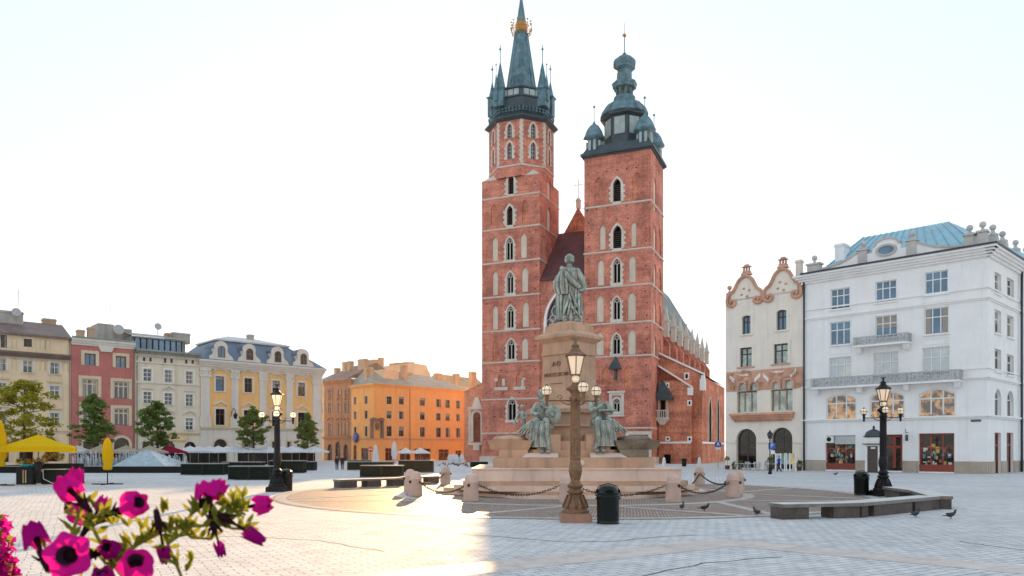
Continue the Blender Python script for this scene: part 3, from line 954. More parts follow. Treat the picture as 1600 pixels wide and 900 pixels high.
for x0, x1, y0, y1 in ((1071, 1075, 585, 591), (1041.5, 1044.5, 600, 604.5), (1075.5, 1079.5, 627, 632.5), (1042, 1045.5, 684, 687.5), (1075.5, 1079.5, 684, 688.5), (1038, 1048, 710, 728)):
    v = 4.6 if y0 > 595 else 6
    a, b, c, d = CP.off(0, v).rect(x0, x1, y0, y1); mb.box(a, b, v - .03, v + .02, max(c, .02), d)
obj('small_openings', mb, void, ch, CP.M)
SP = CP.off(a1, 6, R(90))
for x0, x1 in ((1107, 1111), (1120, 1123)):
    a, b, c, d = SP.rect(x0, x1, 622, 690); o = obj('lancet_window', pane(MB(), 'point', a, b, c, d, -.05), void, ch, SP.M)
    mb = MB(); mb.ring(outline('point', a, b, c, d), outline('point', a - .3, b + .3, c, d + .3), -.12, .02); obj('surround', mb, stone, o, SP.M)
# slate canopy and little stone balcony
P5 = CP.off(0, 4.6); a, b, c, d = P5.rect(1027, 1053, 600, 622)
mb = MB(); mb._add([(a, 3.2, c), (b, 3.2, c), (b, 4.6, c), (a, 4.6, c), ((a + b) / 2 - .8, 4.5, d + .6), ((a + b) / 2 - .4, 4.6, d + .6)], [[0, 1, 5, 4], [1, 2, 5], [0, 4, 3], [0, 3, 2, 1]])
mb.box(a + .1, b - .1, 3.3, 4.6, c - .35, c - .004)
obj('slate_canopy', mb, copper_dk, ch, CP.M)
a, b, c, d = P5.rect(1026, 1046, 625, 664); mb = MB()
mb.box(a, b, 3.5, 4.6, c + .9, c + 1.15); mb.box(a, b, 3.5, 3.62, c + 2.2, c + 2.35)
for i in range(7): x = a + (b - a) * i / 6; mb.box(x - .06, x + .06, 3.5, 3.62, c + 1.15, c + 2.2)
mb.frus((a + b) / 2, 4.1, c, c + .9, .3, .2, (b - a) / 2, .55)
mb.box(a + .2, a + .5, 4.5, 4.62, c + 1.15, d); mb.box(b - .5, b - .2, 4.5, 4.62, c + 1.15, d)
obj('stone_balcony', mb, stone, ch, CP.M)
mb = MB(); mb.box(a + .7, b - .7, 4.55, 4.63, c + 1.3, d - .1); obj('balcony_door', mb, void, ch, CP.M)

# --- low brick chapel to the left of the church
LP = CP.off(0, 3)
l0 = LP.u(727.5)
cb_ = thing('side_chapel', 'low brick house front with white baroque portal left of the tall tower', 'chapel', LP.M)
mb = MB(); zl = LP.z(728, 612); zr = LP.z(752, 590)
a, b, c, d = LP.rect(739.5, 751, 644, 690)
wall(mb, l0, 1.5, 0, zl, [('round', a, b, c, d, .3)])
mb.poly([(l0, 0, zl), (1.5, 0, zl), (1.5, 0, zr)])
mb.poly([(l0, 0, 0), (l0, 12, 0), (l0, 12, zl), (l0, 0, zl)])
obj('wall', mb, brick, cb_, LP.M)
o = obj('portal', pane(MB(), 'round', a, b, c, d, .28), brick_dk, cb_, LP.M)
mb = MB(); mb.ring(outline('round', a, b, c, d), grow('round', a, b, c, d, .4), -.1, .02)
mb.box(a - .9, b + .4, -.35, .02, d + .5, d + .9); mb.box(a - .9, b + .4, -.35, .02, c - .6, c - .2); mb.frus((a + b) / 2, 0, d + .9, d + 2.6, 1.0, .2, .3, .15); mb.box(a - .8, a - .45, -.2, .02, c - .2, d + .5)
mb.box((a + b) / 2 - .6, (a + b) / 2 + .6, -.3, .02, c - 1.5, c - .6)
obj('portal_frame', mb, stone, o, LP.M)
mb = MB(); mb.poly([(l0 - .3, -.3, zl - .1), (1.5, -.3, zr), (1.5, 12, zr), (l0 - .3, 12, zl - .1)]); obj('roof', mb, tile_m, cb_, LP.M)

# ================================================================== town houses
yellow = mwall('ochre yellow plaster', (0.84, 0.46, 0.18), .07, .12)
trim_g = mwall('pale grey stucco', (0.62, 0.58, 0.52), .06, .12)
cream = mwall('peach cream plaster', (0.72, 0.56, 0.37), .08, .14)
cream2 = mwall('ivory plaster', (0.66, 0.59, 0.46), .07, .14)
crimson = mwall('dull crimson plaster', (0.46, 0.16, 0.14), .10, .12)
buff = mwall('buff stone trim', (0.60, 0.50, 0.36), .08, .12)
orange = mwall('orange plaster', (0.86, 0.40, 0.13), .06, .13)
brownp = mwall('brown stucco', (0.40, 0.22, 0.13), .12, .2)
ypale = mwall('pale yellow plaster', (0.74, 0.52, 0.26), .08, .12)
whitew = mwall('white painted plaster', (0.80, 0.80, 0.82), .04, .07)
pinkw = mwall('warm white plaster', (0.76, 0.69, 0.61), .05, .10)
terra = mwall('terracotta ornament', (0.62, 0.34, 0.23), .18, .15, fine=9)
plinth_m = mwall('sandstone plinth', (0.42, 0.36, 0.29), .15, .15)
slate = mwall('blue grey slate', (0.12, 0.19, 0.27), .2, .12, rough=.6, fine=8)
roof_br = mwall('brown sheet roof', (0.20, 0.14, 0.12), .2, .2, rough=.6)
roof_gr = mwall('grey green sheet roof', (0.26, 0.29, 0.27), .2, .2, rough=.55)
roof_bl = mwall('light blue copper roof', (0.26, 0.47, 0.56), .10, .10, rough=.5)
conc = mwall('roof concrete', (0.40, 0.38, 0.35), .15, .2)
chim = mwall('chimney render', (0.50, 0.36, 0.25), .15, .2)
frame_w = mplain('white window paint', (0.76, 0.76, 0.74), .5, var=.04)
frame_b = mplain('brown window paint', (0.13, 0.07, 0.045), .5)
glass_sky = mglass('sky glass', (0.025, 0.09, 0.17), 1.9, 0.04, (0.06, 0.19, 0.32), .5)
glass_dk = mglass('dim glass', (0.018, 0.015, 0.014), 1.5, 0.08, (0.05, 0.032, 0.024), .9)
glass_warm = mglass('amber painted reflection glass', (0.03, 0.018, 0.015), 2.0, .05, (0.45, 0.22, 0.08), 1.5, emit=.11)  # orange patches and faint glow stand in for reflected sunlit houses
glass_shop = mglass('shop glass', (0.008, 0.007, 0.009), 1.5, .03, (0.045, 0.028, 0.02), 1.2)
shopwood = mplain('red brown shop timber', (0.25, 0.045, 0.025), .45)
pipe_m = mplain('dark zinc pipe', (0.05, 0.06, 0.08), .5, .4)
pipe_c = mplain('buff downpipe', (0.30, 0.24, 0.18), .5, .2)

def body(root, P, u0, u1, ztop, wins, wmat, depth=14, z0=0.0, name='wall', sides=True):
    """wins: list of (kind, (u0,u1,z0,z1), kwargs)"""
    mb = MB()
    cuts = [(k, *r, kw.get('depth', .22)) for k, r, kw in wins]
    wall(mb, u0, u1, z0, ztop, cuts)
    if sides: mb.poly([(u0, 0, z0), (u0, depth, z0), (u0, depth, ztop), (u0, 0, ztop)])
    if sides: mb.poly([(u0, depth, z0), (u1, depth, z0), (u1, depth, ztop), (u0, depth, ztop)])
    mb.poly([(u1, 0, z0), (u1, depth, z0), (u1, depth, ztop), (u1, 0, ztop)])
    o = obj(name, mb, wmat, root, P.M)
    for k, r, kw in wins: window(root, P, k, r, **kw)
    return o

def ledge(root, P, u0, u1, z, h, out, mat_, name='cornice', steps=2, ends=0.0):
    mb = MB()
    for i in range(steps):
        f = (i + 1) / steps
        mb.box(u0 - ends * f, u1 + ends * f, -out * f, .02, z + h * i / steps + (.003 if i else 0), z + h * (i + 1) / steps)
    return obj(name, mb, mat_, root, P.M)

def dentils(root, P, u0, u1, z, mat_, n=40, s=.16, out=.22):
    mb = MB(); st = (u1 - u0) / n
    for i in range(n):
        mb.box(u0 + st * (i + .25), u0 + st * (i + .75), -out, .02, z, z + s * 1.4)
    obj('dentils', mb, mat_, root, P.M)['kind'] = 'stuff'

def chimney(root, P, u, v, z0, z1, w=.9, d=.7, m=None, pots=0):
    mb = MB(); mb.box(u - w / 2, u + w / 2, v - d / 2, v + d / 2, z0, z1); mb.box(u - w / 2 - .08, u + w / 2 + .08, v - d / 2 - .08, v + d / 2 + .08, z1 - .3, z1 - .12)
    o = obj('chimney', mb, m or chim, root, P.M)
    return o

def pipe(root, P, u, z0, z1, m, v=-.12, r=.07):
    mb = MB(); mb.tube([(u, v, z0), (u, v, z1)], r, 6); obj('downpipe', mb, m, root, P.M)

def dish(root, P, u, v, z, r=.6):
    mb = MB()
    r *= .72; M0 = mb.T = Matrix.Translation((u, v, z)) @ Matrix.Rotation(R(80), 4, 'X')
    mb.lathe([(r, .18), (r * .7, .08), (0.001, 0)], 16); mb.lathe([(r + .02, .2), (r, .18)], 16)
    mb.T = None; mb.tube([(u, v, z - 1.2), (u, v, z)], .05, 5); mb.tube([(u, v, z), (u, v - .5, z - .1)], .03, 4)
    obj('satellite_dish', mb, MATS.get('dish grey') or mplain('dish grey', (.42, .43, .44), .6), root, P.M)

# ---- the long row on the left
RP = Plane(*at(312, Y=115.0), R(42.6))
def rowwin(P, lst, **kw): return [(l[0], P.rect(*l[1:5]), dict(kw, **(l[5] if len(l) > 5 else {}))) for l in lst]

# 1 cream corner house
h = thing('town_house', 'peach cream town house at the far left with a brown sheet roof and attic windows', 'building', RP.off(RP.u(-60)).M, 'town houses round the square')
uL, uR = RP.u(-60), RP.u(110.5)
zE = RP.z(55, 523.5)
wk = dict(gl=glass, fr=frame_w, su=trim_g, nx=2, rows=(.62,), band=.22, sill=buff)
ws = rowwin(RP, [('rect', -3, 10, 560, 579), ('rect', 36, 51, 563, 582), ('rect', 78, 93, 566.5, 584.5)], **wk)
ws += rowwin(RP, [('rect', -3, 10, 598, 617), ('rect', 36, 51, 600, 619), ('rect', 78, 93, 603, 621.5), ('rect', -3, 10, 642, 662), ('rect', 36, 51, 643, 663), ('rect', 78, 93, 645, 664)], **dict(wk, hood=(buff, 'flat')))
ws += rowwin(RP, [('rect', -2, 11, 523, 543), ('rect', 37, 50, 529.5, 542)], gl=glass_dk, fr=frame_b, su=cream2, nx=2, rows=(.5,), band=.15)
ws += rowwin(RP, [('round', -10, 14, 682, 722), ('round', 30, 52, 684, 721), ('round', 70, 92, 686, 721)], gl=glass_dk, fr=frame_b, su=buff, nx=2, rows=(.6,), band=.3)
body(h, RP, uL, uR, zE, ws, cream)
zc = RP.z(55, 556)
ledge(h, RP, uL, uR, zc - .3, .7, .6, roof_br, 'attic_cornice', 3); dentils(h, RP, uL, uR, zc - .58, buff, 60)
ledge(h, RP, uL, uR, RP.z(55, 676), .4, .2, buff, 'string_course')
mb = MB(); zr = zE + 2.4
mb.poly([(uL, -.5, zE), (uR, -.5, zE), (uR, 5, zr), (uL, 5, zr)]); mb.box(uL, uR, -.5, 0, zE - .25, zE - .01); mb.poly([(uL, 5, zr), (uR, 5, zr), (uR, 14, zE), (uL, 14, zE)])
mb.poly([(uR, -.5, zE), (uR, 5, zr), (uR, 14, zE)])
for i in range(18): u = uL + (uR - uL) * i / 17; mb.box(u - .04, u + .04, -.45, -.4, zE, zE + .1)
obj('roof', mb, roof_br, h, RP.M)
mb = MB()
for i in range(9):                                   # blind oval panels
    xx = (-8, 18, 62, 70, 98)[i % 5]; yb = 569 + xx * .03 if i < 5 else 536 + xx * .03
    a, b, c, d = RP.rect(xx, xx + 9, yb - 9, yb + 9)
    mb.ring(outline('round', a + .15, b - .15, c + .15, d - .15), outline('round', a, b, c, d), -.05, .02)
obj('plaster_panels', mb, buff, h, RP.M)['kind'] = 'stuff'
chimney(h, RP, RP.u(20), 4, zE, zE + 3.4, 3.5, 1.2, conc); chimney(h, RP, RP.u(92), 6, zE + 1.0, zE + 3.2, 1.6, 1)
dish(h, RP, RP.u(32), 3.0, zE + 3.2, .75); pipe(h, RP, uR - .15, 0, zE, pipe_c)
mb = MB(); mb.tube([(RP.u(38), 4, zE + 1.5), (RP.u(38), 4, zE + 6.5)], .03, 4); obj('aerial', mb, iron, h, RP.M)

# 2 crimson house
h = thing('town_house', 'dull crimson town house with buff framed windows and a white crest', 'building', RP.off(RP.u(111)).M, 'town houses round the square')
uL, uR = RP.u(111), RP.u(210.5); zE = RP.z(160, 532)
ws = rowwin(RP, [('rect', 132, 149.5, 552.5, 571), ('rect', 181, 197, 556.6, 574.4)], gl=glass_sky, fr=frame_b, su=buff, nx=2, rows=(), t=.14, band=.42)
ws += rowwin(RP, [('rect', 128, 153, 592, 620), ('rect', 177.6, 201, 596, 623), ('rect', 129, 153, 634, 664), ('rect', 178, 201, 638, 665)], gl=glass, fr=buff, su=buff, nx=3, rows=(.72,), t=.17, band=.42)
ws += rowwin(RP, [('round', 130, 155, 684, 722), ('round', 178, 202, 684, 722)], gl=glass_dk, fr=frame_b, su=buff, nx=2, rows=(.5,), band=.35)
body(h, RP, uL, uR, zE, ws, crimson)
ledge(h, RP, uL, uR, zE - .9, .9, .5, trim_g, 'cornice', 3)
mb = MB(); mb.box(uL, uR, -.55, -.5, zE, zE + .25); mb.poly([(uL, -.5, zE + .02), (uR, -.5, zE + .02), (uR, 14, zE + .8), (uL, 14, zE + .8)]); obj('roof', mb, roof_gr, h, RP.M)
a, b, c, d = RP.rect(155, 176, 536, 550); mb = MB(); c0 = (a + b) / 2
mb.prism([(c0 - .7, c), (c0 - 1.0, d - .5), (c0 - 1.8, d - .3), (c0 - 1.5, d + .1), (c0 + 1.5, d + .1), (c0 + 1.8, d - .3), (c0 + 1.0, d - .5), (c0 + .7, c)], -.25, .02)
for s in (-1, 1): mb.ball((c0 + s * 1.6, -.15, d - .1), (.35, .2, .35), 8, 6)
obj('plaster_crest', mb, trim_g, h, RP.M)
a, b, c, d = RP.off(0, 5).rect(153, 178, 506, 533); mb = MB(); mb.box(a, b, 5, 9, zE, d); obj('roof_penthouse', mb, conc, h, RP.M)
a, b, c, d = RP.off(0, 5).rect(178, 207, 513, 533); mb = MB(); mb.box(a + .003, b, 5.3, 9, zE, d); obj('roof_penthouse', mb, conc, h, RP.M)
dish(h, RP, RP.u(163) + 3, 4.4, RP.z(163, 517) + 1.0, 1.0)
for px, y in ((128, 518), (145, 514)): chimney(h, RP, RP.u(px) + .5, 3, zE, RP.z(px, y) + .6, .9, .8)
pipe(h, RP, uR - .12, 0, zE, pipe_c)
mb = MB(); mb.tube([(RP.u(153) + 3, 5.5, zE), (RP.u(153) + 3, 5.5, zE + 6)], .03, 4); obj('aerial', mb, iron, h, RP.M)

# 3 ivory house with a glazed roof storey
h = thing('town_house', 'ivory town house with white windows and a glazed strip storey on its roof', 'building', RP.off(RP.u(211)).M, 'town houses round the square')
uL, uR = RP.u(211), RP.u(312.3) ; zE = RP.z(262, 550)
wk = dict(gl=glass, fr=frame_w, su=white, nx=2, rows=(.68, .34), band=.16, sill=trim_g)
xs = [(224, 237), (257, 269.5), (290, 302)]
ws = rowwin(RP, [('rect', x0, x1, 576 + 2 * i, 595 + 2 * i) for i, (x0, x1) in enumerate(xs)], **wk)
ws += rowwin(RP, [('rect', x0, x1, 612 + 2 * i, 630 + 2 * i, dict(hood=(trim_g, 'flat' if i != 1 else 'tri'))) for i, (x0, x1) in enumerate(xs)], **wk)
ws += rowwin(RP, [('rect', x0, x1, 650 + 1.5 * i, 669 + i) for i, (x0, x1) in enumerate(xs)], **dict(wk, hood=(trim_g, 'arc')))
ws += rowwin(RP, [('round', x0 - 2, x1 + 4, 690, 722) for x0, x1 in xs], gl=glass_dk, fr=frame_b, su=trim_g, nx=2, rows=(.6,), band=.3)
ws += rowwin(RP, [('round', x, x + 4, 558 + (x - 224) * .03, 566 + (x - 224) * .03) for x in (223, 233, 256, 266, 289, 299)], gl=glass_dk, band=.1, su=trim_g)
body(h, RP, uL, uR, zE, ws, cream2)
ledge(h, RP, uL, uR, zE - .5, .6, .7, roof_gr, 'cornice', 2); dentils(h, RP, uL, uR, zE - .95, trim_g, 34, .2, .35)
for y in (569, 600): ledge(h, RP, uL, uR, RP.z(262, y + .5), .22, .18, trim_g, 'string_course', 1)
ledge(h, RP, uL, uR, RP.z(262, 679), .4, .3, buff, 'string_course')
zP = RP.off(0, 1.5).z(262, 530)
mb = MB(); mb.box(uL, uR, 1.2, 9, zE, zP - 1.9); obj('roof_storey', mb, cream2, h, RP.M)
for i in range(8):
    a = uL + .4 + (uR - uL - 2.5) * i / 8; b = a + (uR - uL - 2.5) / 8 - .15
    mb = MB(); mb.box(a, b, 1.4, 1.5, zP - 1.85, zP - .25)
    w_ = obj('roof_window', mb, glass_sky, h, RP.M)
    mb = MB(); mb.ring([(a, zP - 1.85), (a, zP - .25), (b, zP - .25), (b, zP - 1.85)], [(a - .07, zP - 1.9), (a - .07, zP - .18), (b + .07, zP - .18), (b + .07, zP - 1.9)], 1.3, 1.5); obj('frame', mb, iron, w_, RP.M)
mb = MB(); mb.box(uL, uR - 1.6, 1.1, 9, zP - .2, zP); mb.box(uL, uR - 1.6, 1.6, 8.9, zP - 1.9, zP - .2); mb.poly([(uL, 1, zP + .02), (uR - 1.6, 1, zP + .02), (uR - 3, 6, zP + 1.1), (uL, 6, zP + 1.1)]); obj('roof', mb, roof_gr, h, RP.M)
chimney(h, RP, uL + 8, 5, zP, zP + 1.6, 2.6, 1.2, conc); chimney(h, RP, uR - 3, 5, zP, zP + 1.4, .9, .8); dish(h, RP, uR - 5, 3.5, zP + 2.0, .7)
pipe(h, RP, uL + .25, 0, zE, pipe_c)
mb = MB(); mb.box(uL + 2, uR - 2, -.3, 0.02, 3.6, 4.2); obj('shop_fascia', mb, ypale, h, RP.M)

# 4 yellow palace
pal = h = thing('palace', 'ochre yellow palace with grey pilasters and a blue slate mansard with dormers', 'building', RP.M, 'town houses round the square')
uL, uR = 0.05, RP.u(503); zE = RP.z(312, 561.5)
wk = dict(fr=frame_b, su=trim_g, nx=2, rows=(.66,), band=.28, sill=trim_g)
ws = rowwin(RP, [('rect', 337, 350, 588, 611, dict(gl=glass_sky)), ('rect', 382, 394, 591, 613), ('rect', 425.6, 437, 595, 616), ('rect', 465.6, 476.4, 598, 619)], **dict(wk, gl=glass_dk, hood=(trim_g, 'arc')))
ws += rowwin(RP, [('rect', 337, 351, 639, 664), ('rect', 381, 395, 641, 665), ('rect', 425, 437, 643, 666), ('rect', 465.6, 477, 644.6, 667)], **dict(wk, gl=void, hood=(trim_g, 'tri')))
body(h, RP, uL, uR, zE, ws, yellow, z0=RP.z(400, 671))
zb_ = RP.z(400, 671)
gw = rowwin(RP, [('round', 334, 355, 686, 722), ('rect', 425, 437, 690, 701), ('rect', 448, 455, 690, 700), ('rect', 378, 396, 688, 721), ('rect', 464, 480, 694, 721)], gl=glass_dk, su=buff, band=.25)
body(h, RP, uL, uR, zb_ - .003, gw, trim_g, name='ground_floor')
ledge(h, RP, uL, uR, zb_ - .1, .4, .35, buff, 'string_course'); ledge(h, RP, uL, uR, zE - 1.3, 1.3, 1.0, trim_g, 'cornice', 4, .4)
for x0, x1 in ((313, 327), (361, 372), (405, 416), (447, 457), (488, 501)):
    a, b = RP.u(x0), RP.u(x1); mb = MB()
    mb.box(a, b, -.22, .02, zb_ + .3, zE - 1.3); mb.box(a - .2, b + .2, -.4, .02, zE - 2.6, zE - 2.3); mb.box(a - .15, b + .15, -.36, .02, zE - 1.7, zE - 1.32)
    mb.box(a - .18, b + .18, -.34, .02, zb_ + .3, zb_ + 1.8)
    for s in (0, 1):
        mb.ball(((a, b)[s], -.25, zE - 2.05), (.25, .16, .3), 8, 6)
    obj('pilaster', mb, trim_g, h, RP.M)
zt, vt = zE + 3.5, 2.6
mb = MB()
mb._add([(uL - .2, -.9, zE), (uR + .3, -.9, zE), (uL + 3.5, vt, zt), (uR - 5.0, vt, zt), (uL - .2, 14.5, zE), (uR + .3, 14.5, zE), (uL + 3.5, 10.5, zt), (uR - 5.0, 10.5, zt)],
        [[0, 1, 3, 2], [1, 5, 7, 3], [4, 0, 2, 6], [5, 4, 6, 7]])
obj('mansard', mb, slate, h, RP.M)
mb = MB(); mb.box(uL + 3.2, uR - 4.7, vt - .3, 10.8, zt, zt + .25)
mb._add([(uL + 3.2, vt - .3, zt + .25), (uR - 4.7, vt - .3, zt + .25), (uR - 9, 7, zt + 1.5), (uL + 7, 7, zt + 1.5), (uL + 3.2, 10.8, zt + .25), (uR - 4.7, 10.8, zt + .25)], [[0, 1, 2, 3], [1, 5, 2], [4, 0, 3], [5, 4, 3, 2]])
obj('top_roof', mb, mwall('pale zinc', (0.50, 0.52, 0.54), .1, .1, rough=.5), h, RP.M)
for px, y0, y1 in ((343, 542, 561), (387, 547, 565), (431, 551, 569), (471, 555, 573)):
    c0 = RP.u(px); zd = zE + .15; zh = zE + 2.75
    P_ = RP.off(0, 0)
    mb = MB(); mb.prism([(c0 - 1.9, zd), (c0 - 1.7, zd + .5), (c0 - 1.15, zd + .9), (c0 - .95, zd + 1.4)] + [(c0 - 1.0 * math.cos(math.pi * i / 8), zh - .7 + .95 * math.sin(math.pi * i / 8)) for i in range(9)] + [(c0 + .95, zd + 1.4), (c0 + 1.15, zd + .9), (c0 + 1.7, zd + .5), (c0 + 1.9, zd)], -.75, -.3)
    mb.box(c0 - .95, c0 + .95, -.3, 2.8, zd, zh - .8)
    o = obj('dormer', mb, trim_g, h, RP.M)
    mb = MB(); mb.prism([(c0 - 1.1 * math.cos(math.pi * i / 8), zh - .75 + 1.08 * math.sin(math.pi * i / 8)) for i in range(9)], -.28, 3.2); obj('dormer_roof', mb, slate, o, RP.M)
    k = outline('round', c0 - .55, c0 + .55, zd + .3, zh - .5)
    obj('dormer_window', pane(MB(), 'round', c0 - .55, c0 + .55, zd + .3, zh - .5, -.78), glass_dk if px > 350 else glass_sky, o, RP.M)
    mb = MB(); bars(mb, 'round', c0 - .55, c0 + .55, zd + .3, zh - .5, -.79, 2, (.5,)); obj('frame', mb, frame_b, o, RP.M)
chimney(h, RP, uR - 10, 6, zt, zt + 2.0, .9, .9, conc)
# street lamp bracket on the palace
mb = MB(); u = RP.u(361)
mb.tube([(u, 0, 7.4), (u, -.4, 8.3), (u, -1.0, 8.7), (u, -1.6, 8.4), (u, -1.7, 7.9)], .05, 5); mb.frus(u, -1.7, 7.0, 7.6, .12, .12, .25, .25); mb.frus(u, -1.7, 7.6, 7.95, .3, .3, .04, .04)
obj('wall_lantern', mb, iron, h, RP.M)

# ---- the side street and the orange corner house
OC = at(584, Y=145.0)
OP = Plane(*OC, R(45)); OL = Plane(*OC, R(-47))
h = thing('town_house', 'orange corner house with brown shuttered windows and grey hipped roof', 'building', OP.M, 'town houses round the square')
uR = OP.u(726.5); uB = OL.u(549); zE = OP.z(584, 600)
wk = dict(gl=glass_dk, fr=frame_b, su=buff, nx=2, rows=(.6,), band=.2, sill=buff)
R1 = [(604, 612, 619.5), (623, 631, 620), (656, 664, 622), (681.5, 689, 624), (696, 703, 625), (712.7, 719, 626)]
ws = rowwin(OP, [('rect', a, b, y, y + 12) for a, b, y in R1] + [('rect', a, b, 642 + (a - 604) * .047, 654 + (a - 604) * .037) for a, b, y in R1] + [('rect', a, b, 666 + (a - 604) * .027, 681.5 + (a - 604) * .018) for a, b, y in R1], **wk)
ws += rowwin(OP, [('rect', 602, 614.5, 700, 719.5), ('rect', 625, 641, 702, 719.5), ('rect', 648, 673, 701, 719), ('rect', 685.5, 701.5, 702, 718.5), ('rect', 712, 721, 704, 719)], gl=glass_shop, fr=shopwood, nx=2, rows=(.7,), t=.15)
body(h, OP, 0, uR, zE, ws, orange, 12, sides=False)
ws = rowwin(OL, [('rect', 553, 556.8, 620.5, 632), ('rect', 569.8, 574.4, 619, 631), ('rect', 553, 556.8, 643, 655), ('rect', 569.8, 574.4, 641.5, 654), ('rect', 553, 556.8, 667, 682), ('rect', 569.8, 574.4, 666, 681.5)], **wk)
ws += rowwin(OL, [('round', 552, 557, 695, 721), ('rect', 564, 575.5, 700, 721)], gl=glass_shop, fr=shopwood, nx=2, rows=(.7,), t=.15)
S = OL; mb = MB()
wall(mb, uB, 0, 0, zE, [(k, *r, kw.get('depth', .22)) for k, r, kw in ws]); obj('wall', mb, orange, h, S.M)
for k, r, kw in ws: window(h, S, k, r, **kw)
zg = OP.z(620, 687.5)
ledge(h, OP, -.15, uR, zg, .3, .2, terra, 'string_course'); ledge(h, OL, uB, .1, zg, .3, .2, terra, 'string_course')
ledge(h, OP, -.3, uR, zE - .5, .6, .5, orange, 'cornice', 3); ledge(h, OL, uB, .3, zE - .5, .6, .5, orange, 'cornice', 3)
pipe(h, OP, OP.u(640), 0, zE, roof_br); pipe(h, OP, uR - .1, 0, zE, roof_br)
bk = OP.M.inverted() @ OL.M @ Vector((uB, 0, 0))
mb = MB(); mb.poly([(bk.x, bk.y, 0), (uR, 12, 0), (uR, 12, zE), (bk.x, bk.y, zE)]); obj('rear_wall', mb, orange, h, OP.M)
mb = MB(); zt = zE + 3.6
mb._add([(-.5, -.6, zE + .1), (uR + .3, -.6, zE + .1), (bk.x - .4, bk.y - .3, zE + .1), (uR + .3, 12, zE + .1), (2.5, 6.5, zt), (uR - 2, 6.5, zt - .4), (bk.x + 2, bk.y + 4, zE + .1)],
        [[0, 1, 5, 4], [2, 0, 4], [1, 3, 5], [2, 4, 6], [6, 4, 5, 3]])
obj('roof', mb, roof_gr, h, OP.M)
mb = MB(); mb.box(4, 7.6, 2.4, 6, zE + 1.2, zE + 3.3); mb.lathe([(1.1, 0), (1.1, .4)], 16) if False else None
obj('roof_gable', mb, cream, h, OP.M)
for u, v, t_, w_ in ((1.2, 3.5, 2.4, 1.6), (9.5, 3.2, 3.4, 1.2), (12, 6, 2.3, 3.0), (20, 5, 2.6, 1.4), (26, 6, 3.0, 1.2), (30, 5, 3.6, 1.6)): chimney(h, OP, u, v, zE + .5, zE + t_ + 1.2, w_, 1.0)
mb = MB()                                            # relief over the ground floor corner
c_ = OP.M @ Vector((0, 0, 0)); u = OP.u(588)
for s in (-1, 1):
    mb.box(u + s * 1.2 - .25, u + s * 1.2 + .25, -.5, .02, zg + .3, zg + 3.6); mb.ball((u + s * .9, -.4, zg + 3.9), (.7, .3, .4), 8, 6)
mb.box(u - 1.5, u + 1.5, -.55, .02, zg + 3.6, zg + 4.1); mb.ball((u, -.35, zg + 2.6), (.5, .3, .8), 8, 6)
obj('carved_emblem', mb, roof_br, h, OP.M)
mb = MB(); mb.tube([(OL.u(551) + 1.6, -.2, 4.6), (OL.u(551) + 1.6, -.35, 4.6)], 1.0, 20); obj('blue_shop_disc', mb, mplain('deep blue enamel', (0.05, 0.07, 0.3), .4), h, OL.M)

h = thing('town_house', 'narrow brown stucco house in the side street next to the orange corner', 'building', OL.off(OL.u(506)).M, 'town houses round the square')
u0, u1 = OL.u(506.5), uB - .02; zE = OL.z(527, 594)
wk = dict(gl=glass_sky, fr=frame_w, su=brownp, nx=2, rows=(.6,), band=.25, proud=.15, sill=brownp)
ws = []
for y0, y1, hd in ((609, 621, None), (629, 645, 'tri'), (661, 680, 'arc')):
    ws += rowwin(OL, [('rect', x, x + 4.6, y0, y1, dict(hood=(brownp, hd) if hd else None)) for x in (514, 528.5, 539.5)], **wk)
ws += rowwin(OL, [('round', 512, 519, 694, 721), ('round', 524, 532, 690, 721), ('round', 537, 544, 694, 721)], gl=glass_shop, fr=frame_b, su=brownp)
body(h, OL, u0, u1, zE, ws, brownp, 12)
ledge(h, OL, u0, u1, zE - .6, .7, .7, brownp, 'cornice', 3); ledge(h, OL, u0, u1, OL.z(527, 686), .5, .6, brownp, 'string_course')
mb = MB(); mb.poly([(u0, -.7, zE + .1), (u1, -.7, zE + .1), (u1, 6, zE + 3.6), (u0, 6, zE + 3.6)]); mb.poly([(u1, -.7, zE + .1), (u1, 6, zE + 3.6), (u1, 12, zE)]); mb.poly([(u0, 6, zE + 3.6), (u1, 6, zE + 3.6), (u1, 12, zE), (u0, 12, zE)]); obj('roof', mb, roof_br, h, OL.M)
for px in (517, 524, 541, 546): chimney(h, OL, OL.u(px), 3.5, zE + 1, zE + 4.2, 1.2, 1)

h = thing('town_house', 'slim pale yellow house half hidden behind the end of the palace', 'building', OL.off(OL.u(496)).M, 'town houses round the square')
u0, u1 = OL.u(490), OL.u(506.3); zE = OL.z(503, 598)
ws = rowwin(OL, [('rect', 499.5, 503.8, 608, 618), ('round', 499, 504, 627, 647), ('rect', 499.5, 504, 662, 676)], gl=glass_sky, fr=frame_w, su=trim_g, nx=2, rows=(.6,))
body(h, OL, u0, u1, zE, ws, ypale, 12); ledge(h, OL, u0, u1, zE - .5, .5, .6, ypale, 'cornice', 2)
mb = MB(); mb.poly([(u0, -.6, zE + .02), (u1, -.6, zE + .02), (u1, 6, zE + 3), (u0, 6, zE + 3)]); obj('roof', mb, roof_gr, h, OL.M)
chimney(h, OL, u1 - 1.5, 4, zE, zE + 3.4, 1, 1)

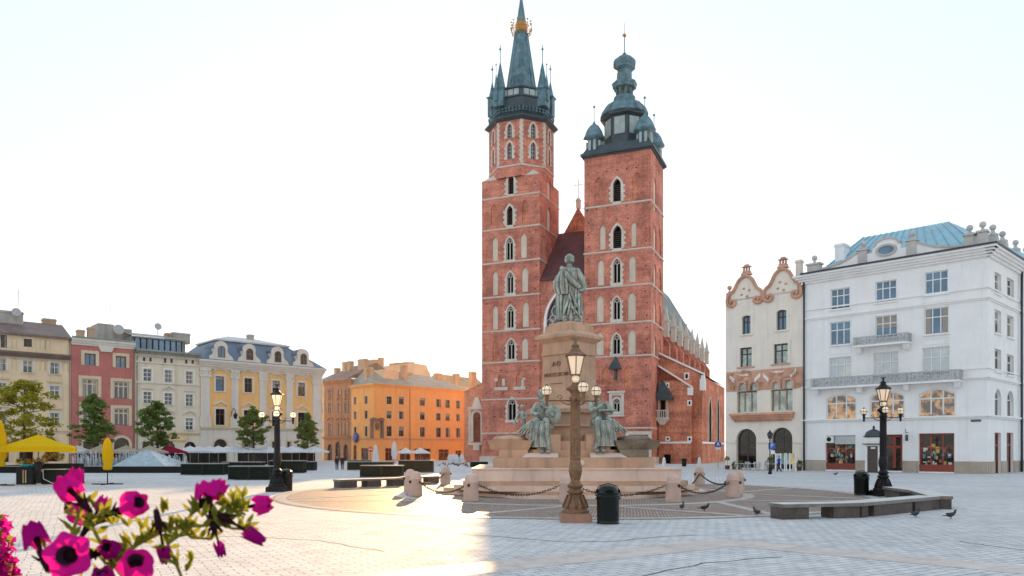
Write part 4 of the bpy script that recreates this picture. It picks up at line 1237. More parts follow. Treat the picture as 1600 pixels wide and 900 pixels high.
# houses farther back whose roofs and chimneys show over the orange one
BP = Plane(*at(556, Y=172.0), R(8))
h = thing('rear_house', 'tall plain house whose chimneys and cream gable rise behind the orange corner house', 'building', BP.M)
mb = MB()
L = BP.u(672)
mb.box(0, L, 0, 12, 0, BP.z(600, 590)); z0 = BP.z(600, 590)
mb.prism([(0, z0), (3, z0 + 2.2), (13, z0 + 3.4), (16, z0 + 3.0), (17, z0)], -.01, .6)
obj('wall', mb, cream, h, BP.M)
mb = MB(); mb._add([(0, .6, z0), (L, 0, z0), (L, 6, z0 + 2.0), (0, 6, z0 + 3.2)], [[0, 1, 2, 3]]); obj('roof', mb, roof_br, h, BP.M)
for px, y, w_ in ((571, 561, 1.3), (577, 561, 1.1), (585, 560, 1.6), (595, 557, 1.3), (615, 566, 2), (628, 565, 3.2), (639, 564, 2.6), (655, 575, 1.4), (667, 580, 1.6)):
    chimney(h, BP, BP.u(px), 2.5, z0, BP.z(px, y), w_, 1.1)
BP2 = Plane(*at(668, Y=190.0), R(12))
h = thing('rear_house', 'low hazy roofs with dormers between the orange house and the church', 'building', BP2.M)
mb = MB(); L = BP2.u(762); z0 = BP2.z(700, 604); mb.box(0, L, 0, 10, 0, z0); obj('wall', mb, cream, h, BP2.M)
mb = MB(); mb._add([(0, -.3, z0), (L, -.3, z0), (L - 2, 5, z0 + 2.6), (2, 5, z0 + 3.8)], [[0, 1, 2, 3], [0, 3, 2, 1]]); obj('roof', mb, roof_gr, h, BP2.M)
for px, y, w_ in ((687, 592, 2), (697, 588, 2.6), (703, 586, 1.6), (714, 590, 2), (742, 596, 1.6)): chimney(h, BP2, BP2.u(px), 2, z0 - 1, BP2.z(px, y), w_, 1.2)

# ================================================================== right hand side
WC = at(1543, Y=70.0)
WP = Plane(*WC, R(-44.3)); WS = Plane(*WC, R(43))
h = thing('corner_building', 'large white corner building with stone balconies and light blue copper roof', 'building', WP.M)
uL = WP.u(1256); zE = WP.z(1543, 385.5); LS = WS.u(1700)
fw = dict(fr=frame_w, su=whitew, nx=3, rows=(.64,), band=.12, proud=.03, t=.10, depth=.18)
ws = rowwin(WP, [('rect', 1298, 1328, 450.5, 482), ('rect', 1368, 1401, 438.5, 471), ('rect', 1445, 1481.5, 423.6, 459),
                 ('rect', 1296.7, 1329, 502.5, 538), ('rect', 1367.6, 1402, 492.7, 527), ('rect', 1444, 1482.4, 480.5, 521)], **dict(fw, gl=glass_sky, sill=whitew))
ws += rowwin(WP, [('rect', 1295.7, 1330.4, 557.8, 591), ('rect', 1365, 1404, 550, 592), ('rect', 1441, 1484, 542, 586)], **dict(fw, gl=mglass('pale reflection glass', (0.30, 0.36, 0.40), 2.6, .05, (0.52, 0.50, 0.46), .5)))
ws += rowwin(WP, [('seg', 1291, 1338, 616, 655), ('seg', 1359, 1413.5, 611, 653), ('seg', 1435.5, 1493, 607, 649.5)], **dict(fw, gl=glass_warm, t=.14))
ws += rowwin(WP, [('rect', 1290, 1336.5, 680.5, 734), ('rect', 1435.5, 1491, 677, 737.2)], gl=glass_shop, fr=shopwood, nx=3, rows=(.62,), t=.16, depth=.35)
ws += rowwin(WP, [('rect', 1366, 1410, 679, 735.5)], gl=glass_shop, fr=shopwood, nx=3, rows=(.66,), t=.3, depth=.5, name='shop_door')
ws = [(k, (r[0], r[1], max(r[2], .03), r[3]), kw) for k, r, kw in ws]
mb = MB()
wall(mb, uL, 0, 0, zE, [(k, *r, kw.get('depth', .22)) for k, r, kw in ws]); obj('wall', mb, whitew, h, WP.M)
for k, r, kw in ws: window(h, WP, k, r, **kw)
wss = []
xs = [(1554, 1564), (1573, 1583.5)]
for y0, y1 in ((427, 459), (485, 521), (546, 580)):
    wss += rowwin(WS, [('rect', a, b, y0 + (a - 1554) * .45, y1 + (a - 1554) * .33) for a, b in xs], **dict(fw, nx=2, gl=glass_dk, sill=whitew, depth=.3))
wss += rowwin(WS, [('round', a, b, 608 + (a - 1554) * .15, 650) for a, b in xs], **dict(fw, nx=2, gl=glass, depth=.3))
wss += rowwin(WS, [('rect', a, b, 676, 741.5 - (a - 1554) * .1) for a, b in xs], gl=glass_shop, fr=shopwood, nx=2, rows=(.7,), depth=.3, t=.16)
for k in range(1, 5):
    for y0, y1 in ((447, 472), (497, 526), (552, 583)): wss += rowwin(WS, [('rect', 1583 + 17 * k, 1592 + 17 * k, y0 + 5 * k, y1 + 3 * k)], **dict(fw, nx=2, gl=glass_dk, depth=.3))
    wss += rowwin(WS, [('rect', 1583 + 17 * k, 1593 + 17 * k, 678, 738)], gl=glass_shop, fr=shopwood, nx=2, rows=(.7,), depth=.3, t=.2)
mb = MB(); wall(mb, 0, LS, 0, zE, [(k, *r, .3) for k, r, kw in wss]); obj('wall', mb, whitew, h, WS.M)
for k, r, kw in wss: window(h, WS, k, r, **kw)
far = WP.M.inverted() @ WS.M @ Vector((LS, 0, 0))
mb = MB(); mb.poly([(uL, 0, 0), (uL, 14, 0), (uL, 14, zE), (uL, 0, zE)]); mb.poly([(uL, 14, 0), (far.x, far.y, 0), (far.x, far.y, zE), (uL, 14, zE)]); mb.poly([(uL, 0, zE), (0, 0, zE), (far.x, far.y, zE), (uL, 14, zE)]); obj('rear_wall', mb, whitew, h, WP.M)
for P_, a, b in ((WP, uL, 0), (WS, 0, LS)):
    e = .0
    zz = WP.z(1543, 446) - .2
    ledge(h, P_, a, b, zz, .16, .12, whitew, 'string_course', 1, .1); ledge(h, P_, a, b, zz - 1.1, .3, .2, whitew, 'string_course', 2, .15)
    zz = WP.z(1543, 577); ledge(h, P_, a, b, zz + .1, .12, .1, whitew, 'string_course', 1, .1); ledge(h, P_, a, b, zz - .9, .26, .22, whitew, 'string_course', 2, .2)
    zz = WP.z(1543, 653); ledge(h, P_, a, b, zz, .3, .28, whitew, 'string_course', 2, .25)
    ledge(h, P_, a, b, zE - .9, .9, .9, whitew, 'cornice', 4, .9)
    mb = MB(); mb.box(a - .9 if P_ is WS else a, b + (.95 if P_ is WP else 0), -1.0, -.9, zE, zE + .18); mb.poly([(a, -.95, zE + .1), (b + .9, -.95, zE + .1), (b + .9, 0, zE + .15), (a, 0, zE + .15)]); obj('gutter', mb, pipe_m, h, P_.M)
    cuts = sorted([(r[0], r[1]) for k, r, kw in (ws if P_ is WP else wss) if r[2] < 1])
    x = a
    for c0, c1 in cuts + [(b, b)]:
        if c0 - .02 > x: mb = MB(); mb.box(x, c0 - .02, -.07, .02, 0, 1.15); obj('plinth', mb, plinth_m, h, P_.M)
        x = c1 + .02
# panels under the sills, pilaster lines
mb = MB()
for x0, x1, y0, y1 in ((1296, 1330, 542, 553), (1442, 1484, 527, 538), (1292, 1332, 492, 499), (1440, 1487, 470, 477)):
    a, b, c, d = WP.rect(x0, x1, y0, y1); mb.ring([(a + .1, c + .1), (a + .1, d - .1), (b - .1, d - .1), (b - .1, c + .1), (a + .1, c + .09)], [(a, c), (a, d), (b, d), (b, c), (a - .005, c - .005)], -.05, .02)
obj('plaster_panels', mb, whitew, h, WP.M)['kind'] = 'stuff'
def balcony(P_, x0, x1, ytop, ybot, xr, out=1.1, n=8, posts=2):
    a, b = P_.u(x0), P_.u(x1); zt = P_.z(xr, ytop); zb = P_.z(xr, ybot)
    hgt = zt - zb; z0 = zb + .18
    o = MB(); o.box(a, b, -out, .02, zb, z0)
    for i in range(posts + 1):
        u = a + .35 + (b - a - .7) * i / posts
        o.frus(u, -.4, zb - .55, zb - .003, .22, .12, .24, .4)
    o = obj('balcony', o, whitew, h, P_.M)
    r = MB(); y = -out + .08
    for i in range(posts + 1):
        u = a + .15 + (b - a - .3) * i / posts; r.box(u - .14, u + .14, y - .1, y + .12, z0 + .003, zt)
    r.box(a, b, y - .07, y + .09, zt - .14, zt + .002); r.box(a, b, y - .05, y + .07, z0 + .003, z0 + .1)
    for s in (a + .02, b - .02):
        r.box(s - .06, s + .06, y, 0, zt - .12, zt - .002)
        for j in range(4): r.box(s - .04, s + .04, y + .15 + j * .25, y + .22 + j * .25, z0, zt - .1)
    w = (b - a) / n; hh = (zt - z0 - .24) / 2; zc = z0 + .1 + hh
    for i in range(n):                               # pierced star tracery
        cx_ = a + w * (i + .5)
        for k in range(4):
            t_ = math.pi * k / 4; dx, dz = min(w / 2, hh * 1.2) * math.cos(t_), hh * math.sin(t_)
            r.tube([(cx_ - dx, y, zc - dz), (cx_ + dx, y, zc + dz)], .045, 4, False)
        r.box(cx_ + w / 2 - .05, cx_ + w / 2 + .05, y - .04, y + .05, z0 + .1, zt - .14)
    obj('railing', r, mwall('grey balcony stone', (0.44, 0.45, 0.46), .1, .1) if 'grey balcony stone' not in MATS else MATS['grey balcony stone'], o, P_.M)
balcony(WP, 1273, 1504, 585, 603, 1390, 1.1, 20, 3)
balcony(WP, 1339, 1424, 525, 541, 1381, 1.1, 8, 1)
# parapet, attic gable with oval window, roof
pst = mwall('grey parapet stone', (0.50, 0.49, 0.47), .12, .15)
for x0, x1, hh in ((1261, 1280, 1.1), (1340, 1354, 1.7), (1416, 1431, 1.8), (1506, 1521, 1.35), (1527, 1541, 1.45)):
    a, b = WP.u(x0), WP.u(x1); c0 = (a + b) / 2; mb = MB()
    mb.box(a, b, .0, .8, zE + .2, zE + hh); mb.box(a - .12, b + .12, -.12, .92, zE + hh, zE + hh + .18)
    mb.lathe([(.12, zE + hh + .18), (.16, zE + hh + .35), (.1, zE + hh + .5)], 8, c0, .4); mb.ball((c0, .4, zE + hh + .78), .3, 10, 8)
    obj('parapet_post', mb, pst, h, WP.M)
mb = MB(); a, b = WP.u(1521), WP.u(1527); mb.box(a, b, .1, .7, zE + .2, zE + 1.2); obj('parapet', mb, pst, h, WP.M)
for i, u in enumerate((3.2, 6.4, 11, 15)):
    mb = MB(); mb.box(u - .5, u + .5, 0, .8, zE + .2, zE + 1.6); mb.lathe([(.45, zE + 1.6), (.5, zE + 1.8), (.2, zE + 2.0), (.15, zE + 2.3)], 8, u, .4); mb.ball((u, .4, zE + 2.5), .3, 10, 8)
    obj('parapet_post', mb, pst, h, WS.M)
a, b = WP.u(1354), WP.u(1416); c0 = (a + b) / 2
mb = MB(); zz = zE + .2
gp = [(a, zz), (a, zz + 1.1), (a + .5, zz + 1.1), (a + .6, zz + 1.65)] + [(c0 + (a + .8 - c0) * math.cos(math.pi * i / 10), zz + 1.65 + .6 * math.sin(math.pi * i / 10)) for i in range(11)] + [(b - .6, zz + 1.65), (b - .5, zz + 1.1), (b, zz + 1.1), (b, zz)]
mb.prism(gp, .1, .6); obj('attic_gable', mb, whitew, h, WP.M)
mb = MB(); mb.ring([(p[0], p[1]) for p in gp[3:-3]], [(c0 + (p[0] - c0) * 1.05, p[1] + .18) for p in gp[3:-3]], -.02, .7); obj('gable_coping', mb, pst, h, WP.M)
el = [(c0 + .75 * math.cos(math.pi * i / 12), zz + 1.15 + .42 * math.sin(math.pi * i / 12)) for i in range(24)]
mb = MB(); mb.prism(el, .05, .12); o = obj('oval_window', mb, glass_sky, h, WP.M)
mb = MB(); e2 = [(c0 + 1.0 * math.cos(math.pi * i / 12), zz + 1.15 + .62 * math.sin(math.pi * i / 12)) for i in range(24)]; mb.ring(el + el[:1], e2 + e2[:1], -.02, .12); obj('surround', mb, pst, o, WP.M)
for x0, x1 in ((1280, 1340), (1431, 1506)):         # swept low walls either side
    a, b = WP.u(x0), WP.u(x1)
    pts = [(a, zz)] + [(a + (b - a) * i / 10, zz + .25 + 1.1 * abs(i / 10 - (0 if x0 > 1400 else 1) if False else ((1 - i / 10) if x0 > 1400 else i / 10)) ** 2.2 + .0) for i in range(11)] + [(b, zz)]
    mb = MB(); mb.prism(pts, .15, .5); obj('parapet_wall', mb, whitew, h, WP.M)
    mb = MB(); mb.ring(pts[1:-1], [(p[0], p[1] + .2) for p in pts[1:-1]], .05, .6); obj('parapet_coping', mb, pst, h, WP.M)
mb = MB(); r0, r1 = uL + 1.2, -3.0; zr = zE + 4.9
mb._add([(r0, .7, zE + .2), (r1 + 2.2, .7, zE + .2), (r0 + 2.6, 7, zr), (r1 - 2.0, 7, zr), (r0, 14, zE), (r1 + 6, 13, zE)], [[0, 1, 3, 2], [1, 5, 3], [4, 0, 2], [5, 4, 2, 3]])
for i in range(15):
    f = i / 14; mb.tube([(r0 + (r1 + 2.2 - r0) * f, .7, zE + .25), (r0 + 2.6 + (r1 - 4.6 - r0) * f, 7, zr + .05)], .05, 4)
obj('roof', mb, roof_bl, h, WP.M)
chimney(h, WP, WP.u(1296), 3.5, zE, zE + 3.6, 1.0, 1.6, whitew)
pipe(h, WP, uL + .1, 0, zE, pipe_m, -.2, .1); pipe(h, WS, WS.u(1592), 0, zE, pipe_m, -.25, .12)
# shop goods behind the panes, air conditioner, hanging sign, street plate
def goods(P_, x0, x1, y0, y1, seed, v):
    rnd = random.Random(seed); cols = [mplain('goods %d' % i, c, .6) for i, c in enumerate(((.6, .57, .5), (.5, .33, .08), (.02, .02, .03), (.3, .08, .05), (.12, .2, .2)))] if 'goods 0' not in MATS else [MATS['goods %d' % i] for i in range(5)]
    a, b, c, d = P_.rect(x0, x1, y0, y1); mb = MB(); n = 0
    for i in range(40):
        u = rnd.uniform(a + .1, b - .1); w_ = rnd.uniform(.05, .17); z = max(.6, c) + rnd.uniform(.1, 1.5) * (d - c) / 2.2; mb.mi = rnd.randrange(5)
        mb.box(u - w_, u + w_, v - .03 - n * .0011, v - .006 - n * .001, z, z + rnd.uniform(.1, .4)); n += 1
    obj('window_display', mb, cols, h, P_.M)['kind'] = 'stuff'
goods(WP, 1296, 1331, 690, 732, 1, .33); goods(WP, 1440, 1487, 690, 735, 2, .33)
a, b, c, d = WP.rect(1290, 1336, 724, 735); mb = MB(); mb.box(a + .02, b - .02, .1, .34, .03, d); obj('shop_stall_riser', mb, shopwood, h, WP.M)
a, b, c, d = WP.rect(1435.5, 1491, 726, 736); mb = MB(); mb.box(a + .02, b - .02, .1, .34, .03, d); obj('shop_stall_riser', mb, shopwood, h, WP.M)
a, b, c, d = WP.rect(1290, 1303, 681, 692); mb = MB(); mb.box(a + .05, b, -.25, .3, c, d - .05); o = obj('air_conditioner', mb, white, h, WP.M)
mb = MB(); mb.T = Matrix.Translation((a + .45, -.26, (c + d) / 2)) @ Matrix.Rotation(R(90), 4, 'X'); mb.lathe([(.24, 0), (.24, .02)], 16); obj('fan_grille', mb, iron, o, WP.M)
a, b, c, d = WP.rect(1304, 1336.5, 681, 694); mb = MB(); mb.box(a, b - .02, .05, .2, c, d - .03); obj('roller_blind', mb, mplain('grey shutter', (.45, .47, .48), .5), h, WP.M)
a, b, c, d = WP.rect(1414, 1422, 676, 689); mb = MB(); mb.box(a + .3, a + .36, -.9, -.2, c, d - .2); mb.tube([(a + .33, 0, d), (a + .33, -1.0, d)], .03, 5); mb.tube([(a + .33, -.9, d), (a + .33, -.9, d + .35)], .03, 5); obj('hanging_sign', mb, pipe_m, h, WP.M)
a, b, c, d = WP.rect(1517, 1533, 655.5, 659); mb = MB(); mb.box(a, b, -.04, .02, c, d); obj('street_plate', mb, mplain('dark teal enamel', (.03, .12, .14), .4), h, WP.M)

# gabled house with terracotta ornament
h = thing('gabled_house', 'warm white house with two curled terracotta gables beside the white corner building', 'building', WP.off(WP.u(1134)).M)
gL, gR = WP.u(1134), uL - .03; zE = WP.z(1194, 461)
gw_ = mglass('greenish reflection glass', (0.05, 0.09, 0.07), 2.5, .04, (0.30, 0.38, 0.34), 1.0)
ws = rowwin(WP, [('seg', 1159.4, 1173, 493, 522), ('seg', 1213.4, 1229, 484, 515.6)], gl=glass_sky, fr=wood_dk, su=pinkw, nx=2, rows=(.66,), t=.14, band=.3, sill=pinkw, depth=.35)
ws += rowwin(WP, [('rect', 1156, 1175, 543, 573), ('rect', 1209, 1231, 537, 568)], gl=gw_, fr=wood_dk, su=pinkw, nx=2, rows=(.66,), t=.14, band=.3, sill=terra, depth=.35)
ws += rowwin(WP, [('rect', 1151.5, 1183, 611, 644.4), ('rect', 1204.4, 1238.4, 608, 642)], gl=gw_, fr=mplain('ochre frame', (.3, .2, .1), .5), nx=3, rows=(.99,), t=.15, depth=.4)
for x0, x1, y0 in ((1151.5, 1166, 598), (1169, 1183, 597), (1204.4, 1218, 596), (1224, 1238.4, 593)):
    ws += rowwin(WP, [('round', x0, x1, y0, 610.6 - (2.8 if x0 > 1200 else 0))], gl=gw_, fr=terra, t=.12, nx=1, rows=(), su=terra, band=.35, depth=.4)
ws += rowwin(WP, [('round', 1150.4, 1181.5, 670, 731), ('round', 1205, 1238, 668, 733)], gl=glass_shop, fr=wood_dk, nx=2, rows=(.52,), t=.15, depth=.5)
ws = [(k, (r[0], r[1], max(r[2], .03), r[3]), kw) for k, r, kw in ws]
body(h, WP, gL, gR, zE, ws, pinkw, 12)
ledge(h, WP, WP.u(1146), WP.u(1239), WP.z(1192, 655.5), .75, .7, terra, 'ledge', 3, .2); dentils(h, WP, WP.u(1148), WP.u(1237), WP.z(1192, 658.5), terra, 26, .14, .3)
ledge(h, WP, gL, WP.u(1149.5), WP.z(1142, 692), .3, .12, pinkw, 'string_course', 1); ledge(h, WP, WP.u(1182.5), WP.u(1204), WP.z(1193, 692), .3, .12, pinkw, 'string_course', 1); ledge(h, WP, WP.u(1239), gR, WP.z(1247, 692), .3, .12, pinkw, 'string_course', 1)
# frieze: terracotta field with white scroll cartouches, cut round the windows
mb = MB(); fz0, fz1 = WP.z(1194, 609), WP.z(1194, 577.5)
fz = [(k, r[0] - .25, r[1] + .25, max(r[2], fz0), min(r[3] + .25, fz1), .02) for k, r, kw in ws if r[3] > fz0 and r[2] < fz1 and k == 'round']
wall(mb, gL + .1, gR - .1, fz0, fz1, fz, v=-.06, deep=.05)
obj('frieze', mb, terra, h, WP.M)
mb = MB(); rnd = random.Random(5)
for i in range(40):
    u = rnd.uniform(gL + .5, gR - .5); z = rnd.uniform(fz0 + .2, fz1 - .2)
    if any(a[1] - .2 < u < a[2] + .2 and a[3] - .2 < z < a[4] + .2 for a in fz): continue
    r_ = rnd.uniform(.2, .42)
    mb.tube([(u + (r_ * (1 - k / 14)) * math.cos(k * .75), -.1, z + (r_ * (1 - k / 14)) * math.sin(k * .75)) for k in range(12)], .05, 4)
obj('frieze_scrolls', mb, terra, h, WP.M)['kind'] = 'stuff'
for x0, y0, sx in ((1163, 586, 16), (1144, 592, 8), (1184, 590, 9), (1197, 590, 8), (1216, 581, 18), (1240, 583, 9)):
    a, b, c, d = WP.rect(x0 - sx / 2, x0 + sx / 2, y0 - 3, y0 + 3); mb = MB()
    if sx > 12: mb.box(a, b, -.12, -.05, c + .1, d - .1)
    else:
        s = 1 if x0 in (1184, 1240) else -1; mb.prism([(a, c - .3 * s), (b, c + .3 * s), (b, d + .3 * s), (a, d - .3 * s)][::1], -.12, -.05)
    obj('white_cartouche', mb, white, h, WP.M)
def bell(x0, yb0, xp, yp, x1, yb1):
    """curved gable: rises from a low shoulder, swells and rounds over"""
    a, b, c = WP.u(x0), WP.u(xp), WP.u(x1); za, zp = zE, WP.z(xp, yp)
    H = zp - za; pts = []
    prof = [(1.0, .0), (.97, .16), (.86, .27), (.70, .36), (.58, .50), (.49, .66), (.38, .82), (.22, .94), (0, 1.0)]
    L_ = [(b - (b - a) * t_, za + H * f) for t_, f in prof]; R_ = [(b + (c - b) * t_, za + H * f) for t_, f in prof]
    return L_ + R_[::-1][1:], b, zp
for args in ((1137, 472, 1166, 431, 1192, 460), (1194, 460, 1223, 420, 1252.5, 450)):
    pts, pb, zp = bell(*args)
    mb = MB(); mb.prism([(pts[0][0], zE - .2)] + pts + [(pts[-1][0], zE - .2)], .0, .5)
    g_ = obj('curved_gable', mb, pinkw, h, WP.M)
    mb = MB()
    def spir(x, z, s):
        return [(x + s * (.75 - (.75) * math.cos(t_ * .5) * 1.0 if False else .62 + .62 * (1 - t_ / 15) * math.cos(math.pi - t_ * .55)), -.12, z - .35 + .55 * (1 - t_ / 15) * math.sin(-t_ * .55)) for t_ in range(14)]
    path = [(p[0], -.12, p[1]) for p in pts]
    full = list(reversed(spir(pts[0][0], pts[0][1], 1))) + path + spir(pts[-1][0], pts[-1][1], -1)
    mb.tube(full, .19, 6)
    obj('gable_scroll', mb, terra, g_, WP.M)
    mb = MB()
    mb.frus(pb, .1, zp + .1, zp + .35, .6, .35, .45, .3); mb.box(pb - .42, pb + .42, -.15, .4, zp + .35, zp + .55)
    for k in (-1, 0, 1): mb.lathe([(.10, zp + .55), (.14, zp + .8), (.08, zp + 1.0)], 6, pb + k * .33, .1)
    mb.box(pb - .5, pb + .5, -.2, .4, zp + 1.0, zp + 1.08); mb.ball((pb, .1, zp + 1.2), (.36, .2, .16), 8, 5)
    obj('gable_finial', mb, terra, g_, WP.M)
    mb = MB()
    for i in range(4):
        t_ = i * math.pi / 2 + .4; x = pb - .1 + .5 * math.cos(t_); z = zp - 1.9 + .5 * math.sin(t_)
        mb.ball((x, -.02, z), (.18, .05, .14), 8, 5)
    obj('quatrefoil_vent', mb, terra, g_, WP.M)
for u in (gL + .35, gR - .4):
    mb = MB(); z = zE - .1; mb.box(u - .3, u + .3, 0, .5, z, z + 1.0); mb.lathe([(.2, z + 1.0), (.08, z + 1.3)], 8, u, .25); mb.ball((u, .25, z + 1.6), .28, 8, 6); obj('corner_finial', mb, terra, h, WP.M)
mb = MB(); zf = zE; mb.poly([(gL, .5, zf), (gR, .5, zf), (gR, 12, zf), (gL, 12, zf)]); obj('roof', mb, roof_br, h, WP.M)
chimney(h, WP, WP.u(1193), 3, zE, zE + 1.9, .6, .6, pinkw); chimney(h, WP, WP.u(1240) , 1.5, zE, zE + 3.6, .6, .6, pinkw)

# ================================================================== the monument
granite = mwall('warm granite', (0.52, 0.335, 0.225), .18, .22, rough=.85, fine=14)
granite_l = mwall('pale worn granite', (0.72, 0.56, 0.47), .12, .18, rough=.8, fine=14)
granite_d = mwall('mossy dark stone', (0.26, 0.22, 0.16), .35, .3, rough=.9, scale=1.2, fine=10)

def bronze_mat():
    m, t, p = nodes('verdigris bronze')
    co = coords(t)
    g = t.nodes.new('ShaderNodeNewGeometry')
    pt = ramp(t, g.outputs['Pointiness'], 0.475, 0.525)
    n = ramp(t, noise(t, co, 2.2, 5, .65), .38, .62)
    green = mix(t, (0.26, 0.34, 0.30), (0.48, 0.60, 0.55), n)
    st = ramp(t, noise(t, coords(t, (5, 5, .5)), 1, 4), .5, .66)
    brown = mix(t, (0.07, 0.045, 0.03), (0.17, 0.10, 0.06), n)
    c = mix(t, brown, green, pt)
    c = mix(t, c, brown, mix(t, (0, 0, 0), (.6, .6, .6), st))
    t.links.new(c, p.inputs['Base Color'])
    p.inputs['Metallic'].default_value = .15; p.inputs['Roughness'].default_value = .55
    bump(t, p, noise(t, co, 12, 3), .3, .02)
    return m
bronze = bronze_mat()

mon = thing('monument_pedestal', 'tall stepped granite pedestal with inscription carrying the bronze standing figure', 'monument', TR(MC[0], MC[1] + 1.4))
CX, CY = MC[0], MC[1] + 1.4
MM = TR(CX, CY)
def octo(hx, hy, cut):
    return [(-hx, -max(0, cut - hx)), (-hx + 0, -(cut - hx)), (-(cut - hy), -hy), (cut - hy, -hy), (hx, -(cut - hx)), (hx, cut - hx), (cut - hy, hy), (-(cut - hy), hy), (-hx, cut - hx)][1:]
for i, (pts, z0, z1, m) in enumerate([
        (octo(7.1, 6.2, 8.7), 0, .15, granite_l), (octo(6.7, 5.85, 8.2), .15, .31, granite),
        (octo(6.0, 5.5, 9.4), .31, .56, granite_l), (octo(5.5, 5.2, 9.6), .56, .77, granite)]):
    mb = MB(); mb.slab(pts, z0 + (.002 if i else 0), z1); obj('step', mb, m, mon, MM)
mb = MB(); mb.slab(octo(5.0, 5.0, 9.9), .775, 1.33); mb.slab(octo(5.06, 5.06, 10), 1.332, 1.38); obj('plinth_wall', mb, granite_l, mon, MM)
mb = MB(); mb.slab(octo(4.05, 4.0, 7.2), 1.382, 1.86); mb.slab(octo(3.95, 3.9, 7.0), 1.86, 1.9); obj('lower_tier', mb, granite, mon, MM)
# diagonal buttress blocks with sloping tops, carrying the stone basins at the ends
for s in (-1, 1):
    mb = MB(); mb.slab([(s * 2.3, -3.2), (s * 3.75, -3.2), (s * 3.75, -.4), (s * 2.3, -.4)][::s], 1.902, 2.28)
    obj('basin_base', mb, granite_d if s > 0 else granite, mon, MM)
    mb = MB(); mb.frus(s * 3.2, -1.8, 2.282, 2.75, .95, 1.3, 1.15, 1.5); mb.lathe([(1.0, 2.75), (.8, 2.95), (.2, 3.02)], 12, s * 3.2, -1.8, 0, True, 1.0, 1.3)
    obj('stone_basin', mb, granite_d if s > 0 else granite, mon, MM)
    mb = MB(); mb._add([(s * .8, -3.75, 1.903), (s * 2.6, -3.75, 1.903), (s * 2.6, -3.1, 1.903), (s * .8, -3.1, 1.903), (s * .8, -3.1, 2.12), (s * 2.3, -3.1, 2.12)], [[0, 1, 5, 4], [0, 4, 3], [1, 2, 5], [3, 4, 5, 2], [0, 3, 2, 1]])
    obj('sloping_block', mb, granite_l, mon, MM)
mb = MB(); mb.slab(octo(3.1, 3.0, 5.0), 1.903, 2.28); mb.slab(octo(2.75, 2.7, 4.2), 2.282, 2.72); obj('upper_tier', mb, granite, mon, MM)
MD = TR(CX, CY, 0, R(45))
mb = MB()
def sq(mb, h0, h1, z0, z1): mb.frus(0, 0, z0, z1, h0, h0, h1, h1)
sq(mb, 1.62, 1.55, 2.722, 3.5); sq(mb, 1.66, 1.5, 3.502, 3.62); sq(mb, 1.5, 1.45, 3.622, 4.22); sq(mb, 1.62, 1.62, 4.222, 4.42); sq(mb, 1.62, 1.15, 4.42, 4.7)
obj('die_block', mb, granite, mon, MD)
mb = MB(); sq(mb, 1.06, 1.0, 4.702, 7.35); sq(mb, 1.08, 1.08, 7.352, 7.45); sq(mb, 1.02, 1.0, 7.452, 8.0)
obj('shaft', mb, granite, mon, MD)
mb = MB(); sq(mb, 1.0, 1.28, 8.002, 8.22); sq(mb, 1.32, 1.34, 8.222, 8.36); sq(mb, 1.34, .98, 8.362, 8.6)
obj('cap_moulding', mb, granite, mon, MD)
mb = MB(); sq(mb, .95, .92, 8.602, 8.95); sq(mb, .8, .78, 8.952, 9.1); obj('cap_block', mb, granite, mon, MD)
for s in (-1, 1):                                    # low walls beside the seated figures
    mb = MB(); mb.box(s * 1.25 - .6, s * 1.25 + .6, -3.0, -1.0, 2.283, 3.05); obj('figure_seat', mb, granite, mon, MM)

def text(s, size, M, parent, m, name='inscription', ext=.012):
    cu_ = bpy.data.curves.new(name, 'FONT'); cu_.body = s; cu_.size = size; cu_.extrude = ext; cu_.align_x = 'CENTER'; cu_.align_y = 'CENTER'
    cu_.materials.append(m)
    t_ = bpy.data.objects.new(name, cu_); dg = bpy.context.evaluated_depsgraph_get(); COL.objects.link(t_); dg.update()
    o = bpy.data.objects.new(name, bpy.data.meshes.new_from_object(t_.evaluated_get(dg))); bpy.data.objects.remove(t_)
    return link(o, parent, M)
letters = mplain('carved letter shadow', (0.22, 0.13, 0.09), .8)
IM = MD @ Matrix.Translation((-1.045, 0, 0)) @ Matrix.Rotation(R(-90), 4, 'Z') @ Matrix.Rotation(R(90), 4, 'X')
text('A·D', .36, IM @ Matrix.Translation((.0, 6.85, 0)), mon, letters, ext=.02)
text('MDCCCXCVIII', .27, IM @ Matrix.Translation((.0, 6.28, .012)), mon, letters, ext=.02)
mb = MB(); mb.box(-.42, .42, -.01, .03, 5.78, 5.83); obj('inscription_rule', mb, letters, mon, MD @ Matrix.Translation((-1.04, 0, 0)) @ Matrix.Rotation(R(-90), 4, 'Z'))
mb = MB(); mb.lathe([(.16, -.03), (.14, .04), (.04, .05)], 12); obj('rosette', mb, granite_l, mon, MM @ Matrix.Translation((.3, -4.02, 1.62)) @ Matrix.Rotation(R(90), 4, 'X'))

def drape(mb, rings, n=40, nf=9, tw=0.0, ph=0.0):
    """cloth volume: stacked folded rings (z, cx, cy, rx, ry, depth)"""
    vs = []
    for z, cx, cy, rx, ry, am in rings:
        for i in range(n):
            a = 2 * math.pi * i / n
            k = 1 + am * (math.sin(nf * a + ph + z * tw) + .5 * math.sin(nf * 1.7 * a + 1.3 + z * tw * 1.6))
            vs.append((cx + rx * k * math.cos(a), cy + ry * k * math.sin(a), z))
    fs = [[k * n + i, k * n + (i + 1) % n, (k + 1) * n + (i + 1) % n, (k + 1) * n + i] for k in range(len(rings) - 1) for i in range(n)]
    fs += [list(range(n - 1, -1, -1)), list(range((len(rings) - 1) * n, len(rings) * n))]
    mb._add(vs, fs, True)

